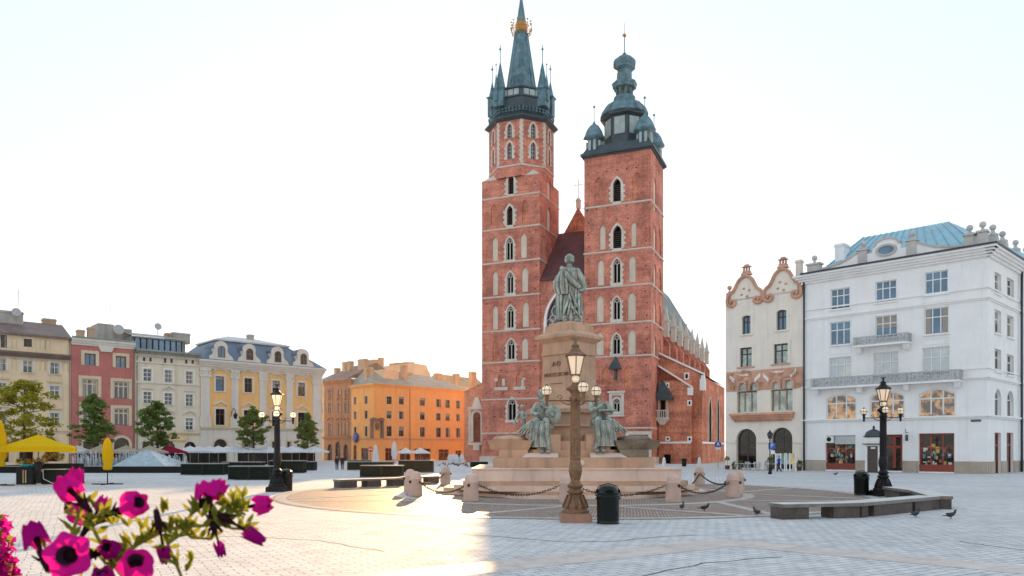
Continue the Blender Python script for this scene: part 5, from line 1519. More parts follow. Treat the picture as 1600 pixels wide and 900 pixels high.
def limb(mb, pts, rs, n=10):
    """fat tube with round ends"""
    out = []; rr = []
    for i in range(len(pts) - 1):
        a, b = Vector(pts[i]), Vector(pts[i + 1])
        for k in range(4):
            out.append(a.lerp(b, k / 4)); rr.append(rs[i] + (rs[i + 1] - rs[i]) * k / 4)
    out.append(Vector(pts[-1])); rr.append(rs[-1])
    mb.tube(out, rr, n)
    for p, r in zip(pts, rs): mb.ball(p, r, n, 6)

def hand(mb, c, d, side, s=1.0):
    """small closed hand: palm and five bent fingers"""
    c = Vector(c); d = Vector(d).normalized(); sx = d.cross(Vector((0, 0, 1))).normalized() if abs(d.z) < .9 else Vector((1, 0, 0))
    mb.ball(c, (.05 * s, .045 * s, .05 * s), 8, 6)
    for i in range(4):
        b = c + sx * (i - 1.5) * .024 * s + d * .035 * s
        limb(mb, [b, b + d * (.045 + .006 * (1.5 - abs(i - 1.5))) * s, b + d * .05 * s + Vector((0, 0, -.035 * s))], [.012 * s, .011 * s, .009 * s], 6)
    limb(mb, [c + sx * .04 * s * side, c + sx * .06 * s * side + d * .03 * s, c + sx * .045 * s * side + d * .06 * s], [.014 * s, .012 * s, .010 * s], 6)

# standing figure seen from behind, cloak over the left shoulder
SM = TR(CX + .02, CY, 9.1, R(0))
mb = MB()
drape(mb, [(0.02, .05, 0, .66, .50, .04), (.25, .05, 0, .68, .52, .05), (.7, .06, 0, .64, .5, .06), (1.2, .08, 0, .60, .47, .06), (1.6, .08, 0, .55, .42, .04), (1.9, .05, 0, .47, .36, .02), (2.1, .03, 0, .42, .32, .0)], 56, 11, .9)
drape(mb, [(1.9, .02, .02, .43, .32, 0), (2.3, .0, .02, .46, .34, .01), (2.7, .0, .02, .50, .34, .01), (2.95, .0, .02, .46, .28, 0), (3.08, 0, .02, .24, .2, 0)], 40, 8)
drape(mb, [(.18, -.48, .0, .20, .34, .07), (.9, -.5, 0, .22, .36, .08), (1.55, -.48, .0, .26, .36, .08), (1.65, -.46, .0, .20, .3, .03)], 36, 8, 1)
drape(mb, [(1.55, -.30, -.10, .40, .34, .10), (1.95, -.34, -.10, .50, .36, .12), (2.3, -.36, -.08, .44, .36, .09), (2.65, -.34, -.02, .32, .34, .05), (3.0, -.30, .0, .18, .28, .02), (3.05, -.28, 0, .1, .2, 0)], 48, 10, .6)
drape(mb, [(1.9, -.62, .1, .16, .3, .06), (2.3, -.68, .1, .20, .32, .08), (2.6, -.56, .08, .18, .3, .04), (2.75, -.5, .05, .1, .2, 0)], 30, 6)
# rolled cloth across the back to the right hip
limb(mb, [(-.42, -.12, 3.0), (-.18, -.34, 2.6), (.15, -.40, 2.2), (.48, -.34, 1.95), (.62, -.1, 1.8)], [.13, .15, .14, .13, .12])
limb(mb, [(.42, 0, 2.86), (.66, -.06, 2.45), (.78, -.05, 2.0)], [.19, .18, .15]); limb(mb, [(.78, -.05, 2.0), (.72, -.18, 1.82), (.60, -.30, 1.76)], [.14, .12, .1])
hand(mb, (.56, -.34, 1.75), (-.8, -.3, -.2), 1, 2.0)
limb(mb, [(-.35, 0, 2.86), (-.5, .25, 2.5), (-.25, .5, 2.4)], [.18, .15, .11]); hand(mb, (-.2, .52, 2.42), (1, .2, 0), -1, 2.0)
limb(mb, [(0, .02, 3.0), (0, .02, 3.25)], [.17, .14])
mb.ball((0, .03, 3.52), (.235, .27, .30), 20, 14)
mb.ball((0, .27, 3.48), (.045, .07, .06), 8, 6); mb.ball((0, .2, 3.33), (.12, .1, .09), 10, 6)
for s in (-1, 1): mb.ball((s * .235, .03, 3.49), (.04, .06, .08), 8, 6)
for i in range(26):                                  # wavy hair
    a = R(170 + i * 7.7); zz = 3.40 + (i * 3 % 5) * .055
    mb.ball((.19 * math.cos(a), .02 + .22 * math.sin(a), zz), (.075, .075, .085), 7, 5)
for s in (-.25, .32): mb.ball((s, -.42, .10), (.14, .32, .12), 10, 6)
for i, a0 in enumerate((-2.0, -1.4, -.9, -2.5)):     # long folds falling from the hip
    limb(mb, [(.25 * math.cos(a0) + .3, -.30, 1.9), (.42 * math.cos(a0) + .2, -.50, 1.1), (.6 * math.cos(a0) + .12, -.52, .45)], [.05, .07, .06])
limb(mb, [(.05, -.46, 1.65), (.28, -.54, 1.0), (.66, -.38, .5)], [.05, .08, .07]); limb(mb, [(-.05, -.46, 1.5), (.1, -.56, .8), (.55, -.44, .32)], [.05, .08, .07])
mb.slab([(.75 * math.cos(i * math.pi / 6), .6 * math.sin(i * math.pi / 6)) for i in range(12)], -.02, .06)
o = remesh(obj('standing_statue', mb, bronze, None, SM), .022, 3)
tag(o, 'green bronze standing man in long cloak seen from behind on top of the pedestal', 'statue')

def seated(name, label, M, mirror=1, book=True, lean=0):
    m = mirror; mb = MB()
    drape(mb, [(-.9, m * .10, -.72, .62, .34, .06), (-.4, m * .1, -.70, .52, .32, .08), (.1, m * .05, -.62, .50, .34, .07), (.42, 0, -.45, .48, .42, .03)], 44, 9, 1.2)
    drape(mb, [(-.10, m * .62, -.45, .62, .30, .10), (.2, m * .35, -.42, .50, .34, .08), (.45, m * .1, -.35, .42, .36, .03)], 40, 8, .8)
    drape(mb, [(.05, 0, .0, .50, .42, .03), (.45, 0, -.02, .44, .38, .02), (.8, lean * .1, -.02, .40, .28, .02), (1.15, lean * .2, -.05, .46, .27, .01), (1.35, lean * .25, -.07, .3, .2, 0), (1.45, lean * .25, -.08, .14, .13, 0)], 40, 8, 1)
    for s in (-1, 1):
        limb(mb, [(s * .22, 0, .3), (s * .25, -.65, .42), (s * .2 - m * .12, -.78, -.35), (s * .16 - m * .3, -.80, -1.05)], [.24, .2, .15, .1])
        mb.ball((s * .16 - m * .3, -.95, -1.12), (.1, .22, .08), 10, 6)
    limb(mb, [(m * .4, -.05, 1.25), (m * .55, -.3, .85), (m * .25, -.62, .78)], [.15, .13, .09]); hand(mb, (m * .2, -.66, .8), (-m, -.2, 0), 1, 1.7)
    limb(mb, [(-m * .35 + lean * .3, -.05, 1.25), (-m * .5, -.35, .95), (-m * .1, -.55, 1.15)], [.15, .12, .09]); hand(mb, (-m * .04, -.58, 1.18), (m, -.2, .3), -1, 1.7)
    limb(mb, [(lean * .3, -.1, 1.4), (lean * .3, -.14, 1.6)], [.12, .11]); mb.ball((lean * .32, -.18, 1.82), (.19, .22, .25), 16, 12); mb.ball((lean * .32, -.4, 1.8), (.04, .06, .05), 8, 6)
    for i in range(16): a = i * .6; mb.ball((lean * .32 + .17 * math.cos(a), -.12 + .18 * math.sin(a), 1.9 + .03 * (i % 3)), (.07, .07, .07), 7, 5)
    for i in range(6):
        a = -1.9 + .35 * i
        limb(mb, [(m * (.15 + .08 * i), -.6, .45), (m * (.3 + .12 * i), -.72, .1), (m * (.45 + .16 * i), -.70, -.35 + .04 * i)], [.05, .07, .05])
    if book: mb.frus(m * .2, -.68, .86, .96, .36, .24, .38, .26, R(15) * m)
    else:
        mb.ball((-m * .58, -.5, .75), (.44, .14, .44), 20, 12); mb.ball((-m * .58, -.64, .75), (.12, .07, .12), 10, 6)
    o = remesh(obj(name, mb, bronze, None, M), .024, 2)
    return tag(o, label, 'statue')
seated('seated_statue', 'green bronze draped figure seated with an open tablet, right side of the pedestal', TR(CX + 1.35, CY - 2.3, 3.35, R(14)) @ Matrix.Scale(1.0, 4), 1, True, -.4)
seated('seated_statue', 'bronze draped figure seated with a round shield, left side of the pedestal', TR(CX - 1.45, CY - 2.2, 3.3, R(-16)) @ Matrix.Scale(1.0, 4), -1, False, -.4)
mb = MB()
limb(mb, [(0, 0, .1), (.02, .05, .55), (.03, 0, 1.0)], [.08, .1, .14]); limb(mb, [(.2, -.1, .1), (.22, -.15, .55), (.1, 0, 1.0)], [.08, .1, .14])
drape(mb, [(.9, .05, 0, .2, .15, 0), (1.25, .05, 0, .17, .13, 0), (1.6, .02, 0, .24, .15, 0), (1.72, 0, 0, .1, .1, 0)], 20, 5)
limb(mb, [(-.2, 0, 1.6), (-.42, -.1, 1.3), (-.5, -.2, .95)], [.09, .07, .05]); hand(mb, (-.52, -.23, .9), (-.2, -.2, -.6), 1, 1.4)
limb(mb, [(.22, 0, 1.6), (.4, -.15, 1.3), (.2, -.35, 1.2)], [.09, .07, .05]); hand(mb, (.15, -.38, 1.2), (-1, -.2, 0), -1, 1.4)
limb(mb, [(0, 0, 1.65), (0, -.03, 1.8)], [.08, .07]); mb.ball((0, -.06, 1.98), (.13, .15, .18), 14, 10); mb.ball((0, -.21, 1.97), (.03, .04, .03), 6, 5)
for s, x in ((0, -.02), (.2, .2)): mb.ball((x, -.12 - s * .5, .06), (.07, .17, .06), 8, 5)
tag(remesh(obj('youth_statue', mb, bronze, None, TR(CX - 2.55, CY - 1.7, 2.95, R(-30)) @ Matrix.Scale(.78, 4)), .02, 2), 'small bronze youth with lowered arm standing at the far left of the pedestal', 'statue')

# ================================================================== bollards and chains
bst = mwall('rosy sandstone', (0.58, 0.43, 0.36), .12, .12, rough=.85, scale=2, fine=20)
iron_ch = mplain('rusty chain iron', (0.05, 0.04, 0.032), .6, .5, scale=20)
bol = [(696, 757), (641, 768), (649, 775), (736, 783), (886, 785), (1052, 784), (1145, 777), (1153, 771), (1093, 758)]
blab = ['stone bollard behind the pair at the left of the ring, nearest the long bench', 'stone bollard half hidden behind another one left of the monument', 'leftmost front stone bollard casting a shadow on golden cobbles',
        'reddish stone bollard with a round top directly left of the monument steps', 'pale stone bollard right behind the nearest lamp post', 'pink stone bollard right of the litter bin by the near lamp',
        'front one of two overlapping stone bollards at the ring\'s right', 'rear one of two overlapping stone bollards at the ring\'s right', 'small far stone bollard between the chains right of the steps']
bpos = []
bproto = None
for i, (px, py) in enumerate(bol):
    x, y = at(px, py)
    if bproto is None:
        bproto = thing('stone_bollard', blab[0], 'bollard', TR(x, y), 'stone bollards round the monument')
        mb = MB(); mb.lathe([(.345, 0), (.35, .04), (.335, .40), (.31, .80), (.325, .83), (.325, .87), (.29, .90), (.285, .96), (.25, 1.08), (.18, 1.17), (.09, 1.215), (.001, 1.225)], 28)
        obj('shaft', mb, bst, bproto, TR(x, y))
        for a in (0, 180):
            mb = MB(); mb.tube([(.3 * math.cos(R(a)), 0, .72), (.37 * math.cos(R(a)), 0, .72)], .06, 8); mb.tube([(.36 * math.cos(R(a)) + .05 * math.cos(t_), 0, .70 + .05 * math.sin(t_)) for t_ in [k * math.pi / 6 for k in range(13)]], .014, 5)
            obj('chain_ring', mb, iron_ch, bproto, TR(x, y))
    else:
        copy_tree(bproto, TR(x, y, 0, R(25 * i)), blab[i])
    bpos.append((x, y))
def chain(a, b, i, lab):
    A = Vector((*bpos[a], .71)); B = Vector((*bpos[b], .71)); d = (B - A); L = d.length; dn = d / L
    A = A + dn * .36; B = B - dn * .36; d = B - A; n = max(8, int(d.length * 1.06 / .125)); sag = min(.42, .13 * L)
    mb = MB()
    for k in range(n):
        f0 = (k + .5) / n; p = A + d * f0 + Vector((0, 0, -4 * sag * f0 * (1 - f0)))
        tz = -4 * sag * (1 - 2 * f0) / d.length; t_ = Vector((dn.x, dn.y, tz)).normalized()
        side = t_.cross(Vector((0, 0, 1))).normalized() if k % 2 else t_.cross(t_.cross(Vector((0, 0, 1)))).normalized()
        ll = d.length / n * .74
        mb.tube([p + t_ * (ll * math.cos(q)) + side * (.042 * math.sin(q)) for q in [j * math.pi / 5 for j in range(11)]], .015, 5)
    tag(obj('iron_chain', mb, iron_ch, None, I4), lab, 'chain', 'chains between the bollards')
for i, (a, b, l) in enumerate([(0, 1, 'iron chain hanging at the back left of the ring'), (2, 3, 'iron chain between the two front left bollards'), (3, 4, 'long iron chain in front of the monument steps, left of the lamp'),
                            (4, 5, 'iron chain hanging behind the litter bin'), (5, 6, 'iron chain between the two front right bollards'), (8, 7, 'iron chain from the far small bollard to the right pair'), (5, 8, 'iron chain running back towards the far small bollard'), (0, 4, None)]):
    if l: chain(a, b, i, l)

# ================================================================== lamps
def lampglass(name, e, col=(1.0, .72, .36)):
    m, t, p = nodes(name)
    p.inputs['Base Color'].default_value = (.8, .74, .62, 1); p.inputs['Roughness'].default_value = .25
    p.inputs['Emission Color'].default_value = (*col, 1); p.inputs['Emission Strength'].default_value = e
    return m
gl_dim = lampglass('warm globe glass', .05); gl_lit = lampglass('lit globe glass', .22); gl_lan = lampglass('amber lantern glass', .06, (1, .55, .25)); gl_lanlit = lampglass('lit lantern glass', .2, (1, .6, .25))
stone_red = mwall('red brown lamp plinth', (0.34, 0.19, 0.14), .2, .1, rough=.7, fine=12)
iron_w = mplain('brown weathered iron', (0.20, 0.11, 0.055), .5, .25, var=.3, scale=10, bm=.3)
def candelabrum(px, py, rot, label, im, pm, gg, gn):
    x, y = at(px, py); M = TR(x, y)
    h = thing('street_lamp', label, 'street lamp', M, 'three-armed street lamps')
    mb = MB(); mb.box(-.48, .48, -.48, .48, 0, .24); mb.box(-.45, .45, -.45, .45, .24, .28); obj('plinth', mb, pm, h, M)
    mb = MB(); mb.lathe([(.46, .28), (.46, .36), (.40, .42), (.40, .5), (.33, .62), (.24, .78), (.20, .86), (.26, .92), (.27, .98), (.19, 1.06), (.24, 1.12), (.25, 1.17), (.17, 1.25), (.155, 1.32), (.20, 1.48), (.225, 1.62), (.21, 1.78), (.175, 1.92), (.165, 2.0)], 8, 0, 0, R(22.5), False)
    mb.lathe([(.19, .9), (.29, .95), (.19, 1.0)], 20); mb.lathe([(.17, 1.1), (.27, 1.14), (.17, 1.2)], 20)
    for k in range(8):
        a = R(45 * k); mb.tube([(.40 * math.cos(a), .40 * math.sin(a), .45), (.33 * math.cos(a), .33 * math.sin(a), .66), (.24 * math.cos(a), .24 * math.sin(a), .86)], .035, 5)
    obj('base', mb, im, h, M)
    mb = MB(); mb.lathe([(.165, 1.98), (.175, 2.02), (.16, 2.06), (.15, 3.5), (.14, 3.86), (.2, 3.9), (.19, 3.95), (.14, 4.0), (.15, 4.08), (.22, 4.16), (.25, 4.22), (.22, 4.30), (.13, 4.36), (.09, 4.42)], 20)
    for k in range(10): a = R(36 * k); mb.tube([(.155 * math.cos(a), .155 * math.sin(a), 2.1), (.143 * math.cos(a), .143 * math.sin(a), 3.8)], .014, 4)
    for k in range(8): a = R(45 * k); mb.ball((.235 * math.cos(a), .235 * math.sin(a), 4.22), .06, 6, 5)
    obj('post', mb, im, h, M)
    for k in range(3):
        a = R(rot + 120 * k); c_, s_ = math.cos(a), math.sin(a)
        P_ = lambda r, z: (r * c_, r * s_, z)
        mb = MB(); mb.tube([P_(.12, 3.84), P_(.4, 3.86), P_(.94, 3.86)], .025, 6)
        mb.tube([P_(.14, 3.72), P_(.3, 3.74), P_(.42, 3.80), P_(.5, 3.86)], .018, 5)
        sc = [P_(.5 + .1 * (1 - t_ / 12) * math.cos(t_ * .6), 3.95 + .1 * (1 - t_ / 12) * math.sin(t_ * .6)) for t_ in range(11)]; mb.tube(sc, .014, 4)
        mb.lathe([(.02, 3.68), (.06, 3.74), (.04, 3.82), (.07, 3.88), (.05, 3.96), (.09, 4.03), (.10, 4.06)], 12, .95 * c_, .95 * s_)
        ar = obj('arm', mb, im, h, M)
        mb = MB(); mb.ball(P_(.95, 4.19), .165, 18, 12); gb = obj('globe', mb, gg, ar, M)
        mb = MB()
        mb.tube([(.95 * c_ + .172 * math.cos(t_), .95 * s_ + .172 * math.sin(t_), 4.20) for t_ in [j * math.pi / 10 for j in range(21)]], .012, 4)
        for q in range(3):
            b = q * math.pi / 3; mb.tube([(.95 * c_ + .17 * math.cos(t_) * math.cos(b), .95 * s_ + .17 * math.cos(t_) * math.sin(b), 4.19 + .17 * math.sin(t_)) for t_ in [j * math.pi / 8 for j in range(17)]], .008, 4)
        mb.lathe([(.05, 4.345), (.07, 4.36), (.02, 4.40)], 8, .95 * c_, .95 * s_)
        obj('globe_cage', mb, im, ar, M)
    mb = MB(); mb.lathe([(.10, 4.42), (.13, 4.46), (.13, 4.60), (.10, 4.64)], 12); obj('collar_glass', mb, gg, h, M)
    mb = MB()
    for k in range(4): a = R(90 * k + 45); mb.tube([(.1 * math.cos(a), .1 * math.sin(a), 4.40), (.2 * math.cos(a), .2 * math.sin(a), 4.5), (.15 * math.cos(a), .15 * math.sin(a), 4.66)], .014, 4)
    for k in range(6):
        a = R(60 * k + 30); mb.tube([(.165 * math.cos(a), .165 * math.sin(a), 4.66), (.31 * math.cos(a), .31 * math.sin(a), 5.26)], .016, 4)
    mb.lathe([(.18, 4.64), (.18, 4.68), (.1, 4.69)], 6, 0, 0, R(30), False)
    mb.lathe([(.3, 5.24), (.38, 5.27), (.36, 5.31), (.22, 5.40), (.13, 5.52), (.12, 5.56), (.15, 5.58), (.06, 5.66), (.03, 5.72)], 6, 0, 0, R(30), False)
    mb.ball((0, 0, 5.74), .05, 8, 6)
    for s in (-1, 1): mb.tube([(0, 0, 5.76), (s * .08, 0, 5.84), (s * .15, 0, 5.82)], [.02, .025, .008], 5)   # small eagle
    mb.tube([(0, 0, 5.74), (0, 0, 5.84)], .02, 5)
    ln = obj('lantern', mb, im, h, M)
    mb = MB(); mb.lathe([(.155, 4.685), (.295, 5.245)], 6, 0, 0, R(30), False); obj('lantern_glass', mb, gn, ln, M)
candelabrum(899, 815, 160, 'tall brown street lamp with three globes close in front of the monument', iron_w, stone_red, gl_dim, gl_lan)
candelabrum(1380, 775, 10, 'dark street lamp with globe arms before the white corner building', iron, iron, gl_dim, gl_lan)
candelabrum(433, 768, 165, 'black street lamp with glowing globes before the yellow palace', iron, iron, gl_lit, gl_lanlit)

# ================================================================== litter bins
binp = mplain('black green bin enamel', (0.003, 0.007, 0.005), .28, .0, var=.3, scale=5, bm=.05, spec=.35)
def litter(px, py, label, proto=[None]):
    x, y = at(px, py); M = TR(x, y)
    if proto[0]: return copy_tree(proto[0], M, label)
    h = thing('litter_bin', label, 'bin', M, 'domed litter bins'); proto[0] = h
    mb = MB(); mb.lathe([(.35, .0), (.35, .04), (.335, .05), (.34, .1), (.35, .82), (.37, .84), (.37, .88), (.35, .90)], 32); obj('body', mb, binp, h, M)
    mb = MB(); mb.lathe([(.345, .89), (.345, .95), (.31, 1.06), (.24, 1.15), (.13, 1.20), (.001, 1.215)], 32)
    ld = obj('lid', mb, binp, h, M)
    mb = MB()
    for a in (0, 90, 180, 270):
        mb.T = Matrix.Rotation(R(a), 4, 'Z'); mb.prism([(.13 * math.cos(t_), 1.0 + .06 * math.sin(t_)) for t_ in [j * math.pi / 8 for j in range(16)]], -.352, -.3)
    mb.T = None; obj('slot', mb, void, ld, M)
    mb = MB(); mb.lathe([(.36, .955), (.36, .965)], 32); mb.tube([(-.38, 0, .85), (-.38, 0, 1.0), (-.27, 0, 1.16), (0, 0, 1.25), (.27, 0, 1.16), (.38, 0, 1.0), (.38, 0, .85)], .014, 5); obj('handle_hoop', mb, iron, h, M)
    for s in (-1, 1):
        mb = MB(); mb.ball((s * .365, -.02, .78), .03, 8, 6); obj('hinge', mb, iron, h, M)
    return h
litter(950, 818, 'glossy black litter bin right of the nearest lamp post')
litter(1346, 774, 'black litter bin left of the dark lamp by the white building')
litter(447, 767, 'black litter bin at the foot of the lamp with glowing globes')

# ================================================================== stone benches
bench_m = mwall('bench stone painted shade-dark', (0.10, 0.085, 0.075), .25, .2, rough=.8, scale=1.5, fine=12)  # shade on the legs is put into this dark colour
bench_t = mplain('bench slab painted shade-dark', (0.15, 0.135, 0.12), .28, var=.35, scale=2.5, bm=.08, spec=.9)  # shaded slab edges, darkened in the colour
bench_w = mwall('bench top painted with sky sheen', (0.62, 0.60, 0.57), .15, .05, rough=.4, scale=1.5, fine=10)  # reflected sky on the seat, painted as a pale colour
def bench(pxs, legs, label, h=.50, w=.78, under=.34):
    """pxs: photo points along the near foot line; legs: fractions along it"""
    P_ = [Vector((*at(a, b), 0)) for a, b in pxs]; M = TR(P_[0].x, P_[0].y)
    root = thing('stone_bench', label, 'bench', M, 'curved stone benches round the ring')
    Pl = [p - P_[0] for p in P_]
    for i in range(len(Pl) - 1):
        a, b = Pl[i], Pl[i + 1]; d = (b - a).normalized(); n = Vector((-d.y, d.x, 0))
        if n.y < 0: n = -n
        mb = MB(); q = [a - n * .05, b - n * .05, b + n * w, a + n * w]
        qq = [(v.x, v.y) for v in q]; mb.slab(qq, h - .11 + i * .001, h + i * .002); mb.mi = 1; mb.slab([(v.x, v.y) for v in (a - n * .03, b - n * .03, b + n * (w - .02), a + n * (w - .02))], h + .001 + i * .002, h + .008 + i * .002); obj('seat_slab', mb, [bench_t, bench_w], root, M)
        for f0, f1 in legs[i]:
            s, e = a.lerp(b, f0), a.lerp(b, f1); mb = MB(); q = [s, e, e + n * (w - .1), s + n * (w - .1)]
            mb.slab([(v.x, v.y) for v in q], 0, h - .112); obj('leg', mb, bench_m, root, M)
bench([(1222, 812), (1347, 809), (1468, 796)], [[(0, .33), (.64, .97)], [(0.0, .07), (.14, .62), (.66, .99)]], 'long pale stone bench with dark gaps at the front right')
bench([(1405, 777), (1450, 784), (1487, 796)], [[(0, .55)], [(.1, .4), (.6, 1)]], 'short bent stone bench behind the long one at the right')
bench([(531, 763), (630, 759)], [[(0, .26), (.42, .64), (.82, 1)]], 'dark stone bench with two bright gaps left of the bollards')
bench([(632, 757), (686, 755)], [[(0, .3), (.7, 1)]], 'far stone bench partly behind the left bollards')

# ================================================================== trees
def leafmat(name, c1, c2, tr=(0.35, 0.45, 0.05)):
    m = bpy.data.materials.new(name); m.use_nodes = True; t = m.node_tree; t.nodes.clear(); MATS[name] = m
    o = t.nodes.new('ShaderNodeOutputMaterial'); d = t.nodes.new('ShaderNodeBsdfDiffuse'); tl = t.nodes.new('ShaderNodeBsdfTranslucent'); ms = t.nodes.new('ShaderNodeMixShader')
    co = coords(t); f = ramp(t, noise(t, co, 1.1, 4, .7), .3, .7)
    t.links.new(mix(t, c1, c2, f), d.inputs[0]); tl.inputs[0].default_value = (*tr, 1)
    ms.inputs[0].default_value = .38
    t.links.new(d.outputs[0], ms.inputs[1]); t.links.new(tl.outputs[0], ms.inputs[2]); t.links.new(ms.outputs[0], o.inputs[0])
    return m
bark = mwall('tree bark', (0.09, 0.065, 0.045), .3, .3, scale=3, fine=14, bm=.5)
leaf_y = leafmat('yellow green leaves', (0.11, 0.13, 0.02), (0.24, 0.22, 0.03), (0.70, 0.58, 0.06))
leaf_g = leafmat('green leaves', (0.07, 0.12, 0.035), (0.17, 0.23, 0.07), (0.28, 0.40, 0.09))
def tree(x, y, H, Rr, z0, label, lm, seed, cone=0.5, nclump=130, per=62, ls=.15):
    rnd = random.Random(seed); M = TR(x, y)
    h = thing('tree', label, 'tree', M, 'trees before the houses')
    mb = MB(); mb.tube([(0, 0, 0), (.03, 0, z0), (-.05, .05, z0 + (H - z0) * .5), (0, 0, H * .93)], [.17, .14, .09, .02], 8)
    tips = []
    for i in range(22):
        a = rnd.uniform(0, 6.28); z = z0 * .8 + (H - z0) * rnd.uniform(0, .75); f = 1 - cone * (z - z0) / (H - z0)
        r = Rr * f * rnd.uniform(.5, .85); e = (r * math.cos(a), r * math.sin(a), z + r * rnd.uniform(.15, .5))
        mb.tube([(0, 0, z), (e[0] * .5, e[1] * .5, z + (e[2] - z) * .35), e], [.06, .04, .015], 5); tips.append(e)
    obj('trunk', mb, bark, h, M)
    mb = MB(); cl = []
    lobes = [(rnd.uniform(0, 6.28), rnd.uniform(-.28, .22), rnd.uniform(.7, 1.6)) for _ in range(9)]
    nl = max(5, int((H - z0) / .75))
    for i in range(nclump):
        z = z0 + (H - z0) * (int(nl * rnd.random() ** .85) + .5 + rnd.gauss(0, .42)) / nl
        f = (1 - cone * (z - z0) / (H - z0)) * (1 - max(0, (z - z0) / (H - z0) - .78) * 3.2) * (.62 + min(1, (z - z0) / 1.2) * .38)
        a = rnd.uniform(0, 6.28); k_ = 1 + sum(w_ * math.exp(-((a - a0 + 3.14) % 6.28 - 3.14) ** 2 * 3 - (z / H * 6 - q_ * 3) ** 2 * .6) for a0, w_, q_ in lobes)
        r = Rr * f * (rnd.random() ** .4) * rnd.uniform(.6, 1.2) * k_
        cl.append((r * math.cos(a), r * math.sin(a), z + r * .08, rnd.uniform(.3, .8) * Rr * .24))
    for cx, cy, cz, cr in cl:
        for j in range(per):
            v = Vector((rnd.gauss(0, 1), rnd.gauss(0, 1), rnd.gauss(0, 1))).normalized() * cr * rnd.uniform(.3, 1.15); v.z *= .55
            c = Vector((cx, cy, cz)) + v; s = ls * rnd.uniform(.6, 1.2)
            a = Vector((rnd.gauss(0, 1), rnd.gauss(0, 1), rnd.gauss(0, .6))).normalized(); b = a.cross(Vector((rnd.gauss(0, 1), rnd.gauss(0, 1), rnd.gauss(0, 1)))).normalized() * .55
            mb.poly([c - a * s, c - b * s, c + a * s, c + b * s])
    obj('crown', mb, lm, h, M)
for px, Y, py0, py1, hw, lab, lm, cone, sd in (
        (38, 76, 596, 704, 62, 'broad yellow green tree at the far left behind the yellow parasol', leaf_y, .30, 3),
        (147, 88, 622, 700, 43, 'dark green tree before the crimson house', leaf_g, .55, 4),
        (246, 88, 631, 700, 40, 'green tree before the ivory house', leaf_g, .55, 5),
        (396, 98, 640, 702, 30, 'green tree before the palace, left of the lamp post', leaf_g, .5, 6),
        (480, 104, 651, 702, 24, 'small green tree before the right end of the palace', leaf_g, .55, 7)):
    x, y = at(px, Y=Y); tree(x, y, EYE + (HY - py0) / F * Y, hw / F * Y, EYE + (HY - py1) / F * Y + .4, lab, lm, sd, cone)

# ================================================================== parasols
def canvas(name, c, tr):
    m = bpy.data.materials.new(name); m.use_nodes = True; t = m.node_tree; t.nodes.clear(); MATS[name] = m
    o = t.nodes.new('ShaderNodeOutputMaterial'); d = t.nodes.new('ShaderNodeBsdfDiffuse'); tl = t.nodes.new('ShaderNodeBsdfTranslucent'); ms = t.nodes.new('ShaderNodeMixShader')
    f = ramp(t, noise(t, coords(t), 2, 3), .3, .7); t.links.new(mix(t, dark(c, .9), c, f), d.inputs[0]); tl.inputs[0].default_value = (*tr, 1); ms.inputs[0].default_value = .3
    t.links.new(d.outputs[0], ms.inputs[1]); t.links.new(tl.outputs[0], ms.inputs[2]); t.links.new(ms.outputs[0], o.inputs[0])
    return m
cv_w = canvas('white canvas', (.80, .82, .85), (.8, .82, .85)); cv_b = canvas('beige canvas', (.58, .47, .36), (.4, .3, .2)); cv_c = canvas('crimson canvas', (.32, .02, .06), (.3, .02, .05))
cv_y = canvas('yellow canvas', (.85, .55, .02), (.9, .55, .02)); wood = mplain('parasol wood', (.42, .34, .24), .6)
def parasol(M, label, cm, group, s=1.5, zt=2.75, ze=2.02, val=.2, pole=.03, n=4):
    h = thing('parasol', label, 'parasol', M, group)
    mb = MB(); k = 3 * 4
    cor = [(s, s), (-s, s), (-s, -s), (s, -s)]
    top = (0, 0, zt)
    edge = []
    for i in range(4):
        a, b = cor[i], cor[(i + 1) % 4]
        for j in range(4):
            f = j / 4; sag = -.05 * math.sin(math.pi * f); edge.append((a[0] + (b[0] - a[0]) * f, a[1] + (b[1] - a[1]) * f, ze - .0 + .06 * math.sin(math.pi * f)))
    m_ = len(edge); mid = [(x * .5, y * .5, ze + (zt - ze) * .45) for x, y, z in edge]
    for i in range(m_):
        j = (i + 1) % m_
        mb.poly([edge[i], edge[j], mid[j], mid[i]]); mb.poly([mid[i], mid[j], top])
        mb.poly([edge[i], edge[j], (edge[j][0], edge[j][1], edge[j][2] - val), (edge[i][0], edge[i][1], edge[i][2] - val)])
    obj('canopy', mb, cm, h, M)
    mb = MB(); mb.tube([(0, 0, .05), (0, 0, zt + .1)], pole, 8); mb.ball((0, 0, zt + .12), .05, 8, 6); obj('pole', mb, wood, h, M)
    mb = MB(); mb.frus(0, 0, 0, .08, .4, .4, .38, .38); obj('base', mb, iron, h, M)
    mb = MB()
    for a, b in cor: mb.tube([(0, 0, ze + (zt - ze) * .9), (a * .97, b * .97, ze)], .018, 4); mb.tube([(0, 0, ze - .25), (a * .5, b * .5, ze + (zt - ze) * .42)], .014, 4)
    obj('ribs', mb, wood, h, M)
    return h
wp = None
W_ = [(297, 98, 'leftmost white parasol, right beside the crimson one'), (310, 104, 'white parasol second from the crimson one, set back'), (327, 98, 'white parasol before the left end of the palace'), (341, 96, 'white parasol before the arched palace gate'), (354, 106, 'white parasol behind the two by the palace gate'),
      (366, 98, 'white parasol just right of the palace gate'), (388, 98, 'white parasol under the tree left of the lamp'), (418, 99, 'white parasol directly left of the lamp post'), (440, 108, 'white parasol behind the black lamp post'), (456, 101, 'white parasol directly right of the lamp post'), (468, 109, 'white parasol set back, second from the right end'), (490, 103, 'rightmost white parasol of the palace row')]
